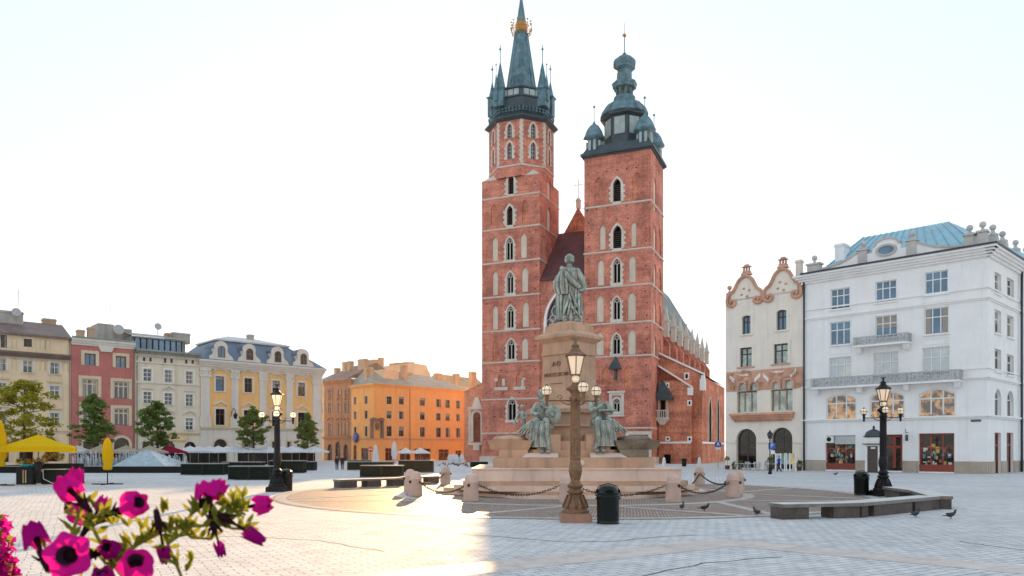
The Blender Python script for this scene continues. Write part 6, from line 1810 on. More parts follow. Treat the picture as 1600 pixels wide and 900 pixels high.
for i, (px, Y, lab) in enumerate(W_):
    x, y = at(px, Y=Y); M = TR(x, y, 0, R(42 + (i * 37 % 20)))
    if wp is None: wp = parasol(M, lab, cv_w, 'white cafe parasols before the palace')
    else: copy_tree(wp, M, lab)
bp = None
for px, Y, lab in ((156, 86, 'beige parasol left of the closed yellow one'), (197, 86, 'beige parasol behind the glass pyramid'), (234, 86, 'beige parasol beside the crimson parasol')):
    x, y = at(px, Y=Y); M = TR(x, y, 0, R(43))
    if bp is None: bp = parasol(M, lab, cv_b, 'beige cafe parasols', 1.55)
    else: copy_tree(bp, M, lab)
x, y = at(121, Y=86); parasol(TR(x, y, 0, R(43)), 'pale white parasol partly behind the big yellow parasol', cv_w, None, 1.5)
x, y = at(265, Y=88); parasol(TR(x, y, 0, R(43)), 'crimson cafe parasol between beige and white ones', cv_c, None, 1.5)
op_ = None
for px, Y, lab in ((634, 128, 'white parasol before the orange house, nearer its drainpipe'), (657, 126, 'white parasol before the orange house\'s wide shop window')):
    x, y = at(px, Y=Y); M = TR(x, y, 0, R(30))
    if op_ is None: op_ = parasol(M, lab, cv_w, 'parasols before the orange house', 1.25, 2.6, 1.75)
    else: copy_tree(op_, M, lab)
# big market parasol
x, y = at(60, Y=50); M = TR(x, y, 0, R(28))
h = parasol(M, 'big open yellow market parasol over the dark flower stall', cv_y, None, 2.15, 3.28, 2.42, .34, .045)
# closed parasols
def closed(M, label, cm, H=3.0, r=.3, z0=1.05, cross=True, group=None):
    h = thing('closed_parasol', label, 'parasol', M, group)
    mb = MB(); drape(mb, [(z0, 0, 0, r * .75, r * .7, .10), (z0 + .12, 0, 0, r * .95, r * .9, .12), (z0 + .35, 0, 0, r * .75, r * .72, .08), (z0 + .7, .02, 0, r * 1.12, r, .12), (z0 + (H - z0) * .6, 0, 0, r * 1.05, r * .95, .11), (z0 + (H - z0) * .88, -.01, 0, r * .7, r * .65, .08), (H - .05, 0, 0, r * .35, r * .3, .03), (H, 0, 0, .03, .03, 0)], 32, 8, .6)
    obj('folded_canopy', mb, cm, h, M)
    mb = MB(); mb.tube([(0, 0, 0), (0, 0, z0 + .2)], .035, 8); obj('pole', mb, iron, h, M)
    if cross:
        for a in (0, 90):
            mb = MB(); mb.T = Matrix.Rotation(R(a + 8), 4, 'Z'); mb.box(-.95, .95, -.05, .05, .0, .07 + a * .0001); obj('base_beam', mb, iron, h, M)
    else:
        mb = MB(); mb.frus(0, 0, 0, .08, .3, .3, .28, .28); obj('base', mb, iron, h, M)
    return h
x, y = at(168, 757); closed(TR(x, y), 'closed yellow parasol on a cross stand before the fountain', cv_y, 3.05, .30, .95)
x, y = at(-3, 759); closed(TR(x, y), 'closed yellow parasol cut by the left edge of the picture', cv_y, 4.2, .42, 1.2)
c0 = None
for px, py, lab in ((703, 725.5, 'leftmost of the four small closed white parasols'), (708, 724.8, 'small closed white parasol second from left of four'), (713, 725.5, 'small closed white parasol third from left of four'), (721.5, 725.2, 'small closed white parasol nearest the church')):
    x, y = at(px, py); M = TR(x, y)
    if c0 is None: c0 = closed(M, lab, cv_w, 1.55, .34, .12, False, 'small closed white parasols near the church')
    else: copy_tree(c0, M, lab)
x, y = at(616, Y=125); closed(TR(x, y), 'slim closed white parasol before the orange house', cv_w, 3.6, .4, .6, False)
x, y = at(587, Y=112); M = TR(x, y); h = thing('obelisk', 'pale tapering pillar standing before the orange corner house', 'obelisk', M)
mb = MB(); mb.frus(0, 0, 0, .35, .65, .65, .6, .6); mb.frus(0, 0, .352, 2.7, .5, .5, .22, .22); mb.frus(0, 0, 2.702, 2.95, .22, .22, .02, .02); obj('stone_shaft', mb, mwall('pale grey pillar', (.6, .58, .6), .08, .1), h, M)

# ================================================================== flower stall under the big parasol
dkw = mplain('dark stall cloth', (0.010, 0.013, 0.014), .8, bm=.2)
x, y = at(60, 757); M = TR(x, y, 0, R(8))
h = thing('flower_stall', 'dark flower stall with white trimmed shelves under the yellow parasol', 'stall', M)
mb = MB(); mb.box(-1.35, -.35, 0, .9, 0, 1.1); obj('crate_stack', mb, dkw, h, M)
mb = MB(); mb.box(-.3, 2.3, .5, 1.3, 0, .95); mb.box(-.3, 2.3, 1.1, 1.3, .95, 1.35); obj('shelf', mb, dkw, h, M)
mb = MB(); mb.box(.1, 1.5, .46, 1.3, .953, 1.0); mb.tube([(.1, .4, 1.0), (.15, .35, .35), (.9, .2, 0)], .03, 6); obj('white_rail', mb, white, h, M)
mb = MB(); mb.lathe([(.25, 1.1), (.42, 1.25), (.44, 1.32)], 14, -.8, .4); obj('blue_bowl', mb, mplain('turquoise plastic', (.03, .35, .45), .4), h, M)
for k, (u, c) in enumerate(((-.95, (.5, .35, .2)), (-.8, (.55, .45, .3)))):
    mb = MB(); mb.box(u, u + .07, -.03, 0, .1, .95); obj('plank', mb, mplain('plank %d' % k, c, .7), h, M)
def flowerpile(name, M, pts, cols, parent, n=120, s=.06, seed=1, rz=.6):
    rnd = random.Random(seed); mb = MB()
    for (cx, cy, cz, cr) in pts:
        for i in range(n):
            v = Vector((rnd.gauss(0, 1), rnd.gauss(0, 1), rnd.gauss(0, rz))).normalized() * cr * rnd.uniform(.5, 1); c = Vector((cx, cy, cz)) + v; mb.mi = rnd.randrange(len(cols))
            a = Vector((rnd.gauss(0, 1), rnd.gauss(0, 1), rnd.gauss(0, 1))).normalized(); b = a.cross(Vector((rnd.gauss(0, 1), rnd.gauss(0, 1), 1))).normalized()
            q = s * rnd.uniform(.6, 1.3); mb.poly([c - a * q, c - b * q, c + a * q, c + b * q])
    o = obj(name, mb, cols, parent, M); o['kind'] = 'stuff'
    return o
fl_y = leafmat('yellow blossom', (.6, .35, .03), (.7, .5, .1), (.6, .4, .1)); fl_o = leafmat('orange blossom', (.6, .2, .03), (.6, .3, .05), (.6, .3, .05)); fl_w = leafmat('cream blossom', (.6, .55, .4), (.5, .45, .3), (.4, .4, .3))
flowerpile('cut_flowers', M, [(-1.2, .4, 1.5, .35), (-.6, .5, 1.45, .3), (-.1, .9, 1.6, .4), (.9, .9, 1.85, .35), (.3, .9, 1.9, .35)], [fl_y, fl_o, fl_w, leaf_g], h, 90, .07, 2)
def hedgebox(px0, px1, ytop, ybot, label, dep=1.2, v=0, grp='dark green planter boxes on the square'):
    x0, y = at(px0, ybot); x1 = (px1 - HX) / F * y; hgt = EYE - (ytop - HY) / F * y; M = TR(x0, y)
    h = thing('planter_box', label, 'planter', M, grp); L = x1 - x0
    mb = MB(); mb.box(0, L, 0, dep, .05, hgt - .06); obj('box', mb, hedge_m, h, M)
    n = max(2, round(L / 1.6))
    for i in range(n + 1):
        u = L * i / n; mb = MB(); mb.box(u - .035, u + .035, -.03, .02, .0, hgt - .06); obj('corner_post', mb, post_m, h, M)
    mb = MB(); mb.box(-.04, L + .04, -.04, dep + .04, hgt - .058, hgt); obj('rim', mb, rim_m, h, M)
    return h
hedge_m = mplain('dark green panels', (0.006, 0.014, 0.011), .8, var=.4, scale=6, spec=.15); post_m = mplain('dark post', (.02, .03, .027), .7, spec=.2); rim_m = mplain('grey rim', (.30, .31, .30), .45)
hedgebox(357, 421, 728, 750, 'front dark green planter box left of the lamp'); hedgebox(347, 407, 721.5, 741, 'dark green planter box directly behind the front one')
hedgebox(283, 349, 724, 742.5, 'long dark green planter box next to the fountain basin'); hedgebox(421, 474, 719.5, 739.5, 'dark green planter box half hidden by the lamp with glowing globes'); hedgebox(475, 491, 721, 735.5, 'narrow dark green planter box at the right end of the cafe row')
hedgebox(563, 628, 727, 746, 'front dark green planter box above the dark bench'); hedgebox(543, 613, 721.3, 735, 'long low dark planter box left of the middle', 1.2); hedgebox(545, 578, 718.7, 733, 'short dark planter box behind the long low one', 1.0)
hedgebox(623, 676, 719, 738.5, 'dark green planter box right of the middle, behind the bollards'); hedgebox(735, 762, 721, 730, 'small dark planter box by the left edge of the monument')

# ================================================================== fountain
basin_m = mplain('black basin stone', (0.008, 0.010, 0.012), .7, var=.3, spec=.2)
FX, FY = at(150, 739); FM = TR(FX, FY)
h = thing('fountain', 'long low dark fountain basin with glass pyramid and water jets', 'fountain', FM)
mb = MB(); L0 = (-60 - HX) / F * FY - FX; L1 = (286 - HX) / F * FY - FX
mb.box(L0, L1, 0, .4, 0, .62); mb.box(L0, L1, 9.6, 10, 0, .62); mb.box(L0, L0 + .4, .4, 9.6, 0, .62); mb.box(L1 - .4, L1, .4, 9.6, 0, .62); obj('basin_wall', mb, basin_m, h, FM)
mb = MB(); mb.box(L0 - .04, L1 + .04, -.05, .45, .622, .68); obj('basin_rim', mb, rim_m, h, FM)
mb = MB(); mb.poly([(L0 + .4, .4, .45), (L1 - .4, .4, .45), (L1 - .4, 9.6, .45), (L0 + .4, 9.6, .45)]); obj('pool_water', mb, mglass('pool water', (.02, .05, .06), 1.33, .1), h, FM)
PYR = mglass('pyramid glass', (.24, .34, .40), 1.9, .12, (.34, .44, .50), 2.5)
a, b, c = [(p - HX) / F * (FY + 1.0) - FX for p in (174, 211, 258)]
mb = MB(); ap_ = (b, 3.4, 2.35); q = [(a, 1.0, .6), (c, 1.0, .6), (c + .3, 6.2, .6), (a + .3, 6.2, .6)]
for i in range(4): mb.poly([q[i], q[(i + 1) % 4], ap_])
py_ = obj('glass_pyramid', mb, PYR, h, FM)
mb = MB()
for i in range(4): mb.tube([q[i], ap_], .03, 5)
for k in range(1, 7):
    f = k / 7
    for i in range(4):
        A_ = Vector(q[i]).lerp(Vector(ap_), f); B_ = Vector(q[(i + 1) % 4]).lerp(Vector(ap_), f); mb.tube([A_, B_], .012, 4)
        C_ = Vector(q[i]).lerp(Vector(q[(i + 1) % 4]), f); mb.tube([C_, Vector(ap_).lerp(C_, abs(.5 - f) * .0 + .0) if False else C_.lerp(Vector(ap_), .98)], .010, 4)
obj('glazing_bars', mb, mplain('steel bars', (.45, .5, .52), .35, .6), py_, FM)
wat = bpy.data.materials.new('splashing water'); wat.use_nodes = True; t = wat.node_tree; pb_ = t.nodes['Principled BSDF']; pb_.inputs['Base Color'].default_value = (.82, .88, .92, 1); pb_.inputs['Roughness'].default_value = .2; pb_.inputs['Transmission Weight'].default_value = .35; pb_.inputs['Alpha'].default_value = .8
rnd = random.Random(11); mb = MB()
for r0, r1, yy, hh in ((113, 156, 3.0, 2.25), (176, 246, 7.6, 2.35), (244, 290, 4.0, 1.95)):
    for i in range(int((r1 - r0) * .9)):
        px = rnd.uniform(r0, r1); X = (px - HX) / F * (FY + yy) - FX; y = yy + rnd.uniform(-.6, .6); H_ = hh * rnd.uniform(.55, 1.0); dx = rnd.uniform(-.25, .25)
        mb.tube([(X + dx * f_, y, .45 + (H_ - .45) * (1 - (1 - f_ * 1.4) ** 2) if f_ < .72 else .45 + (H_ - .45) * max(0, 1 - ((f_ - .71) * 3.4) ** 2)) for f_ in [k / 9 for k in range(10)]], [.018, .016, .014, .014, .016, .018, .02, .024, .028, .03], 5)
        for k in range(9):
            mb.ball((X + dx * .8 + rnd.gauss(0, .08), y + rnd.gauss(0, .08), .5 + (H_ - .5) * rnd.random()), rnd.uniform(.012, .035), 5, 4)
o = obj('water_jets', mb, wat, h, FM); o['kind'] = 'stuff'

# ================================================================== people
skin = mplain('skin', (.5, .3, .22), .6)
def cloth(n, c): return MATS.get(n) or mplain(n, c, .85, var=.2, scale=6)
def person(M, label, top, legs, hair, H=1.72, stride=.25, swing=.2, shoes=None, grp=None, sit=False):
    k = H / 1.72; X = lambda *p: tuple(q * k for q in p)
    h = thing('person', label, 'person', M, grp)
    hipz = .92
    ft = [(.10, stride), (-.10, -stride)]
    mb = MB()
    for s, st in ft:
        limb(mb, [X(s, 0, hipz), X(s, -st * .5 - .03, .5), X(s, -st * 1.0 + (.06 if st < 0 else 0), .09)], [.088 * k, .06 * k, .042 * k]); mb.ball(X(s, -st - .05, .045), (.045 * k, .12 * k, .045 * k), 8, 6)
    drape(mb, [(hipz * k - .06, 0, 0, .165 * k, .12 * k, 0), (1.1 * k, 0, 0, .145 * k, .105 * k, 0), (1.3 * k, 0, 0, .18 * k, .12 * k, 0), (1.42 * k, 0, 0, .19 * k, .11 * k, 0), (1.49 * k, 0, 0, .07 * k, .06 * k, 0)], 18, 4)
    limb(mb, [X(0, 0, 1.45), X(0, -.01, 1.54)], [.055 * k, .05 * k]); mb.ball(X(0, -.02, 1.63), (.078 * k, .095 * k, .115 * k), 14, 10); mb.ball(X(0, -.115, 1.62), (.014, .02, .02), 6, 5)
    for s in (-1, 1): mb.ball(X(s * .078, -.01, 1.625), (.012, .022, .03), 6, 5)
    for s, st in ((-1, -swing), (1, swing)):
        e = X(s * .235, -st * .3, 1.14); w_ = X(s * .22, -st * 1.0 - .08, .93)
        limb(mb, [X(s * .19, 0, 1.40), e, w_], [.05 * k, .04 * k, .03 * k]); hand(mb, w_, (0, -.35, -1), s, k)
    remesh(obj('body', mb, skin, h, M), .014, 2)
    mb = MB()
    drape(mb, [(.86 * k, 0, 0, .19 * k, .145 * k, .02), (1.1 * k, 0, 0, .17 * k, .13 * k, .01), (1.3 * k, 0, 0, .20 * k, .14 * k, 0), (1.43 * k, 0, 0, .205 * k, .125 * k, 0), (1.50 * k, 0, 0, .08 * k, .07 * k, 0)], 20, 6)
    for s, st in ((-1, -swing), (1, swing)): limb(mb, [X(s * .19, 0, 1.40), X(s * .235, -st * .3, 1.14), X(s * .222, -st * .92 - .07, .97)], [.066 * k, .055 * k, .045 * k])
    remesh(obj('jacket', mb, cloth(*top), h, M), .018, 2)
    mb = MB()
    for s, st in ft: limb(mb, [X(s, 0, hipz), X(s, -st * .5 - .03, .5), X(s, -st * .97 + (.05 if st < 0 else 0), .13)], [.105 * k, .078 * k, .062 * k])
    remesh(obj('trousers', mb, cloth(*legs), h, M), .018, 2)
    mb = MB(); mb.ball(X(0, .012, 1.665), (.088 * k, .098 * k, .10 * k), 12, 8); mb.ball(X(0, .05, 1.60), (.07 * k, .06 * k, .09 * k), 10, 6); obj('hair', mb, cloth(*hair), h, M)
    for s, st in ft:
        mb = MB(); mb.ball(X(s, -st - .04, .05), (.055 * k, .14 * k, .06 * k), 10, 6); obj('shoe', mb, cloth(*(shoes or ('dark shoes', (.02, .02, .02)))), h, M)
    return h
x, y = at(526.5, 734.5); person(TR(x, y, 0, R(15)), 'person in dark clothes walking, left one of the pair', ('black coat', (.015, .015, .018)), ('black trousers', (.012, .012, .014)), ('brown hair', (.08, .04, .02)), 1.5)
x, y = at(535, 734); person(TR(x, y, 0, R(10)), 'person with pale hair and dark clothes, right one of the pair', ('black coat', 0), ('black trousers', 0), ('blond hair', (.55, .42, .25)), 1.55, .18)
x, y = at(1217, 738.5); person(TR(x, y, 0, R(-70)), 'person in blue top walking past the cafe boards', ('blue top', (.01, .05, .45)), ('navy trousers', (.01, .015, .06)), ('brown hair', 0), 1.62, .34, .35, ('white shoes', (.7, .62, .6)))
x, y = at(60, 757.5); person(TR(x, y, 0, R(180)), 'person in black with white socks standing at the flower stall', ('black coat', 0), ('black trousers', 0), ('auburn hair', (.25, .09, .03)), 1.75, .05, .1, ('white socks', (.75, .72, .68)))

# ================================================================== pigeons
pg_m = mplain('pigeon feathers', (.035, .038, .045), .7, var=.5, scale=18)
def pigeon(M, label, proto=[None]):
    if proto[0]: return copy_tree(proto[0], M, label)
    mb = MB(); mb.ball((0, 0, .13), (.065, .13, .06), 14, 10, Matrix.Rotation(R(-18), 3, 'X')); mb.ball((0, -.11, .2), (.032, .035, .055), 10, 8); mb.ball((0, -.13, .25), (.026, .034, .028), 10, 8); mb.ball((0, -.165, .245), (.008, .02, .007), 6, 5)
    mb.ball((0, .17, .1), (.035, .1, .014), 10, 6)
    for s in (-1, 1): mb.ball((s * .05, .03, .14), (.018, .11, .04), 10, 6); limb(mb, [(s * .025, 0, .1), (s * .025, .01, .03), (s * .025, -.02, .006)], [.01, .008, .007], 6)
    o = remesh(obj('pigeon', mb, pg_m, None, M), .007, 2); proto[0] = o
    return tag(o, label, 'pigeon', 'pigeons on the paving')
for px, py, a, lab in ((1182, 806, 200, 'dark pigeon standing left of the long pale bench'), (1486, 811, 90, 'dark pigeon walking at the right of the long pale bench'), (1431, 809, 110, 'pigeon pecking at the foot of the long pale bench'),
                       (1066, 797, 150, 'pigeon on the cobbles right of the litter bin'), (1101, 799, 60, 'smaller pigeon between the bollards and the long pale bench'), (1306, 743, 70, 'distant pigeon before the white corner building')):
    x, y = at(px, py); pigeon(TR(x, y, 0, R(a)) @ Matrix.Scale(1.15, 4), lab)
rnd = random.Random(4)
for i in range(18):
    px = rnd.uniform(684, 734); py = rnd.uniform(724.5, 731); x, y = at(px, py)
    pigeon(TR(x, y, 0, rnd.uniform(0, 6.28)) @ Matrix.Scale(1.15, 4), 'one of the distant pigeons flocking between the planter boxes and church')['group'] = 'flock of distant pigeons'

# ================================================================== kiosk, signs, small lamp, right hand cafe
x, y = at(1364, 739.5); M = TR(x, y, 0, R(-30))
h = thing('kiosk', 'slim white kiosk with dark dome roof and dark door, left of the lamp', 'kiosk', M)
mb = MB(); mb.frus(0, .9, 0, 2.75, .72, .72, .72, .72); obj('cabin', mb, white, h, M)
mb = MB(); mb.frus(0, .9, 2.752, 2.85, .95, .95, .95, .95); mb.lathe([(.85, 3.55), (.83, 3.7), (.7, 3.95), (.4, 4.15), (.12, 4.25), (.1, 4.4), (.14, 4.45), (.03, 4.6)], 8, 0, .9, R(22.5), False); mb.frus(0, .9, 3.45, 3.553, .82, .82, .92, .92); obj('roof', mb, copper_dk, h, M)
mb = MB(); mb.frus(0, .9, 2.852, 3.449, .74, .74, .74, .74); obj('frieze', mb, white, h, M)
mb = MB(); mb.box(-.5, .4, .14, .178, .05, 2.6); dr = obj('door', mb, wood_dk, h, M)
mb = MB(); mb.tube([(.3, .12, 1.0), (.3, .12, 1.2)], .02, 5); obj('handle', mb, gold, dr, M)
mb = MB(); mb.box(-.2, .2, .13, .16, 2.35, 2.5); obj('notice', mb, white, h, M)
mb = MB(); mb.box(.722, .75, .4, 1.1, 1.3, 2.3); obj('poster', mb, mplain('mauve poster', (.5, .35, .5), .5, var=.5, scale=4), h, M)

def flat_sign(M, kind, parent):
    mb = MB(); mb.box(-.3, .3, -.02, .02, -.3, .3); o = obj('sign_plate', mb, mplain('traffic blue', (.01, .12, .5), .4) if 'traffic blue' not in MATS else MATS['traffic blue'], parent, M)
    return o
x, y = at(1203, 741); M = TR(x, y, 0, R(-15))
h = thing('lantern_post', 'small black lantern post before the gabled house', 'lamp post', M)
mb = MB(); mb.lathe([(.16, 0), (.16, .15), (.1, .3), (.12, .5), (.06, .7), (.05, 1.0), (.045, 3.1), (.1, 3.15), (.05, 3.22)], 12); obj('post', mb, iron, h, M)
mb = MB(); mb.lathe([(.3, 3.72), (.16, 3.85), (.05, 4.0), (.02, 4.1)], 6, 0, 0, 0, False)
for k in range(6): a = R(60 * k); mb.tube([(.12 * math.cos(a), .12 * math.sin(a), 3.25), (.25 * math.cos(a), .25 * math.sin(a), 3.72)], .015, 4)
ln = obj('lantern', mb, iron, h, M); mb = MB(); mb.lathe([(.11, 3.26), (.235, 3.7)], 6, 0, 0, 0, False); obj('lantern_glass', mb, glass, ln, M)
x, y = at(1204.5, 740.5); SMt = TR(x, y - .25, 0, R(-5))
h = thing('parking_sign', 'blue parking sign with a white letter P on the lantern post', 'sign', SMt)
flat_sign(SMt @ Matrix.Translation((0, 0, 2.62)), 'P', h)
text('P', .55, SMt @ Matrix.Translation((0, -.024, 2.62)) @ Matrix.Rotation(R(90), 4, 'X'), h, white, 'letter', .004)
mb = MB(); mb.box(-.28, .28, -.015, .015, 1.85, 2.2); obj('supplementary_plate', mb, white, h, SMt)
mb = MB(); mb.tube([(0, .05, 0), (0, .05, 2.9)], .03, 8); obj('pole', mb, post_m, h, SMt)
x, y = at(1122, 731); M = TR(x, y)
h = thing('road_sign', 'blue road sign on a pole between the church and gabled house', 'sign', M)
mb = MB(); mb.prism([(-.42, 2.6), (.42, 2.6), (.42, 3.05), (.0, 3.4), (-.42, 3.05)], -.02, .02); s_ = obj('sign_plate', mb, MATS['traffic blue'], h, M)
mb = MB(); mb.prism([(-.2, 2.75), (-.12, 2.75), (0, 2.95), (.12, 2.75), (.2, 2.75), (.06, 3.05), (.16, 3.1), (0, 3.15), (-.16, 3.1), (-.06, 3.05)], -.03, -.022); obj('white_symbol', mb, white, s_, M)
mb = MB(); mb.box(-.3, .3, -.02, .02, 2.25, 2.5); obj('supplementary_plate', mb, white, h, M); mb = MB(); mb.tube([(0, .05, 0), (0, .05, 3.2)], .035, 8); obj('pole', mb, brownp, h, M)
x, y = at(579, Y=118); M = TR(x, y)
h = thing('no_entry_sign', 'round red no entry sign left of the pale pillar', 'sign', M)
mb = MB(); mb.T = Matrix.Translation((0, 0, 2.3)) @ Matrix.Rotation(R(90), 4, 'X'); mb.lathe([(.42, -.015), (.42, .015)], 24); s_ = obj('sign_disc', mb, mplain('signal red', (.55, .03, .02), .4), h, M)
mb = MB(); mb.box(-.3, .3, -.03, -.02, 2.24, 2.36); obj('white_bar', mb, white, s_, M); mb = MB(); mb.tube([(0, .03, 0), (0, .03, 2.8)], .035, 8); obj('pole', mb, post_m, h, M)
cn = None
for px, py, lab in ((1037.5, 728, 'white bollard cone before the church\'s small door'), (1093, 727, 'white bollard cone before the chapel wall')):
    x, y = at(px, py + 2); M = TR(x, y)
    if cn is None:
        mb = MB(); mb.lathe([(.34, 0), (.34, .1), (.26, .5), (.19, 1.0), (.12, 1.22), (.001, 1.3)], 16); cn = tag(obj('cone_bollard', mb, mwall('whitened stone', (.72, .7, .68), .08, .1), None, M), lab, 'bollard', 'white cone bollards before the church')
    else: copy_tree(cn, M, lab)
x, y = at(1069, 730); M = TR(x, y); h = thing('litter_basket', 'small black litter basket between the two white cones', 'bin', M)
mb = MB(); mb.lathe([(.28, .1), (.33, .95)], 14); obj('basket', mb, iron, h, M); mb = MB(); mb.lathe([(.36, .95), (.36, 1.02), (.2, 1.12)], 14); obj('lid', mb, iron, h, M)

# cafe furniture before the gabled house
def chair(M, label, m, proto={}, grp='cafe chairs', key='w'):
    if key in proto: return copy_tree(proto[key], M, label, group=grp)
    h = thing('cafe_chair', label, 'chair', M, grp); proto[key] = h
    mb = MB(); mb.box(-.22, .22, -.22, .22, .43, .47); obj('seat', mb, m, h, M)
    mb = MB(); mb.box(-.22, .22, .19, .23, .62, .92); mb.box(-.22, -.19, .19, .23, .47, .62); mb.box(.19, .22, .19, .23, .47, .62); obj('backrest', mb, m, h, M)
    for a, b in ((-1, -1), (1, -1), (-1, 1), (1, 1)): mb = MB(); mb.tube([(a * .2, b * .2, 0), (a * .19, b * .19, .43)], .018, 5); obj('leg', mb, m, h, M)
    return h
def table(M, label, m, proto={}, grp='cafe tables', key='w'):
    if key in proto: return copy_tree(proto[key], M, label, group=grp)
    h = thing('cafe_table', label, 'table', M, grp); proto[key] = h
    mb = MB(); mb.box(-.4, .4, -.4, .4, .71, .75); obj('tabletop', mb, m, h, M)
    for a, b in ((-1, -1), (1, -1), (-1, 1), (1, 1)): mb = MB(); mb.tube([(a * .36, b * .36, 0), (a * .36, b * .36, .71)], .022, 5); obj('leg', mb, m, h, M)
    return h
wf = mplain('pale furniture', (.6, .6, .6), .5)
dkf = mplain('dark rattan', (.03, .022, .018), .7)
tl = ['white table nearest the topiary ball', 'white table before the first arched window', 'white table before the pier between the arches', 'white table before the second arched window']
cl_ = ['white chair left of the table nearest the topiary ball', 'white chair right of the table nearest the topiary ball', 'white chair left of the table before the first arch', 'white chair right of the table before the first arch', 'white chair left of the table before the pier', 'white chair right of the table before the pier', 'white chair left of the table before the second arch', 'white chair right of the table before the second arch']
QP = WP.off(0, -3.2)
for i, px in enumerate((1160, 1176, 1190, 1207)):
    u = QP.u(px)
    table(QP.M @ TR(u, 0, 0, .1 * i), tl[i], wf)
    chair(QP.M @ TR(u - .62, .1, 0, R(80)), cl_[2 * i], wf); chair(QP.M @ TR(u + .62, -.1, 0, R(-95)), cl_[2 * i + 1], wf)
pot_m = mplain('brown pot', (.16, .07, .05), .7)
def pot(M, label, ball=True, s=1.0, seed=0):
    h = thing('potted_plant', label, 'potted plant', M, 'potted plants before the gabled house')
    mb = MB(); mb.lathe([(.22 * s, 0), (.3 * s, .42 * s), (.33 * s, .45 * s)], 14); obj('pot', mb, pot_m, h, M)
    if ball: mb = MB(); mb.tube([(0, 0, .4), (0, 0, 1.1)], .02, 5); obj('stem', mb, bark, h, M)
    flowerpile('foliage', M, [(0, 0, 1.25, .3)] if ball else [(0, 0, .65 * s, .4 * s), (.1, 0, .95 * s, .28 * s)], [leaf_g], h, 220, .05, seed)
for i, (px, ball, s, lab) in enumerate(((1136.5, True, 1, 'clipped ball tree in a brown pot at the left corner of the gabled house'), (1147, False, .8, 'low bushy pot plant next to the ball tree'), (1156, False, .9, 'dark bushy pot plant under the first arched window'),
                                        (1203, False, 1.3, 'tall bushy plant behind the parking sign'), (1249, False, 1.0, 'bushy pot plant beside the drainpipe of the gabled house'))):
    pot(WP.off(0, -1.6).M @ TR(WP.off(0, -1.6).u(px), 0), lab, ball, s, i)
for i, (px, c, lab) in enumerate(((1219, (.55, .6, .6), 'pale standing cafe board left of the other two'), (1227, (.35, .45, .42), 'grey green standing cafe board in the middle'), (1236, (.75, .5, .25), 'white and orange standing cafe board at the right'))):
    B = WP.off(0, -4.5); M = B.M @ TR(B.u(px), 0)
    h = thing('menu_board', lab, 'board', M, 'standing boards of the cafe')
    mb = MB(); mb.box(-.5, .5, -.03, .03, .75, 1.85); obj('panel', mb, mplain('board %d' % i, c, .4, var=.4, scale=2.5), h, M)
    for s in (-1, 1): mb = MB(); mb.box(s * .5 - .05, s * .5 + .05, -.05, .05, 0, 1.9); obj('leg', mb, white, h, M)

# cafe life below the white parasols: dark tables and chairs, screened by the planter boxes
rnd = random.Random(8)
spots = []
for i in range(16):
    px = 152 + i * 21.5
    if 400 < px < 412: px += 8
    Y = 84 + max(0, px - 290) * .055; spots.append((px, Y))
cnt = {}; ORD = ['first', 'second', 'third', 'fourth', 'fifth', 'sixth', 'seventh', 'eighth', 'ninth', 'tenth']
near = ['the crimson house', 'the ivory house', 'the palace']
for i, (px, Y) in enumerate(spots):
    x, y = at(px, Y=Y)
    where = near[0] if px < 211 else near[1] if px < 312 else near[2]
    cnt[where] = cnt.get(where, 0) + 1; nth = ORD[cnt[where] - 1]
    table(TR(x, y, 0, .3 * i), nth + ' dark cafe table from the left before ' + where, dkf, grp='dark cafe tables before ' + where, key='d')
    for s in (-1, 1): chair(TR(x + s * .7, y + rnd.uniform(-.3, .3), 0, -s * R(90)), 'dark chair at the ' + ('left' if s < 0 else 'right') + ' of the ' + nth + ' dark table before ' + where, dkf, grp='dark cafe chairs before ' + where, key='d')
# dark sheets added in place of the shade under parasols and arcades
shade_m = mplain('dark shade sheet', (.018, .016, .015), .9)
for i, (a, b, Y, lab) in enumerate(((118, 210, 90, 'long dark sheet added as shade behind the glass pyramid'), (212, 292, 90, 'long dark sheet added as shade behind the right water jets'), (296, 352, 106, 'dark sheet added as shade under the white parasols by the palace gate'), (372, 430, 108, 'dark sheet added as shade under the parasols left of the lamp'), (436, 492, 110, 'dark sheet added as shade under the parasols right of the lamp'))):
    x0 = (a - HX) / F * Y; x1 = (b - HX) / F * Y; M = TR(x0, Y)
    h = thing('shade_sheet', lab, 'shade sheet', M, 'dark sheets standing in for cafe shade')
    mb = MB(); mb.box(.05, x1 - x0 - .05, -.02, .02, .1, 1.78); obj('panel', mb, shade_m, h, M)
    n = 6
    for k in range(n + 1): u = (x1 - x0) * k / n; mb = MB(); mb.box(u - .04, u + .04, -.05, .05, 0, 1.8); obj('post', mb, post_m, h, M)

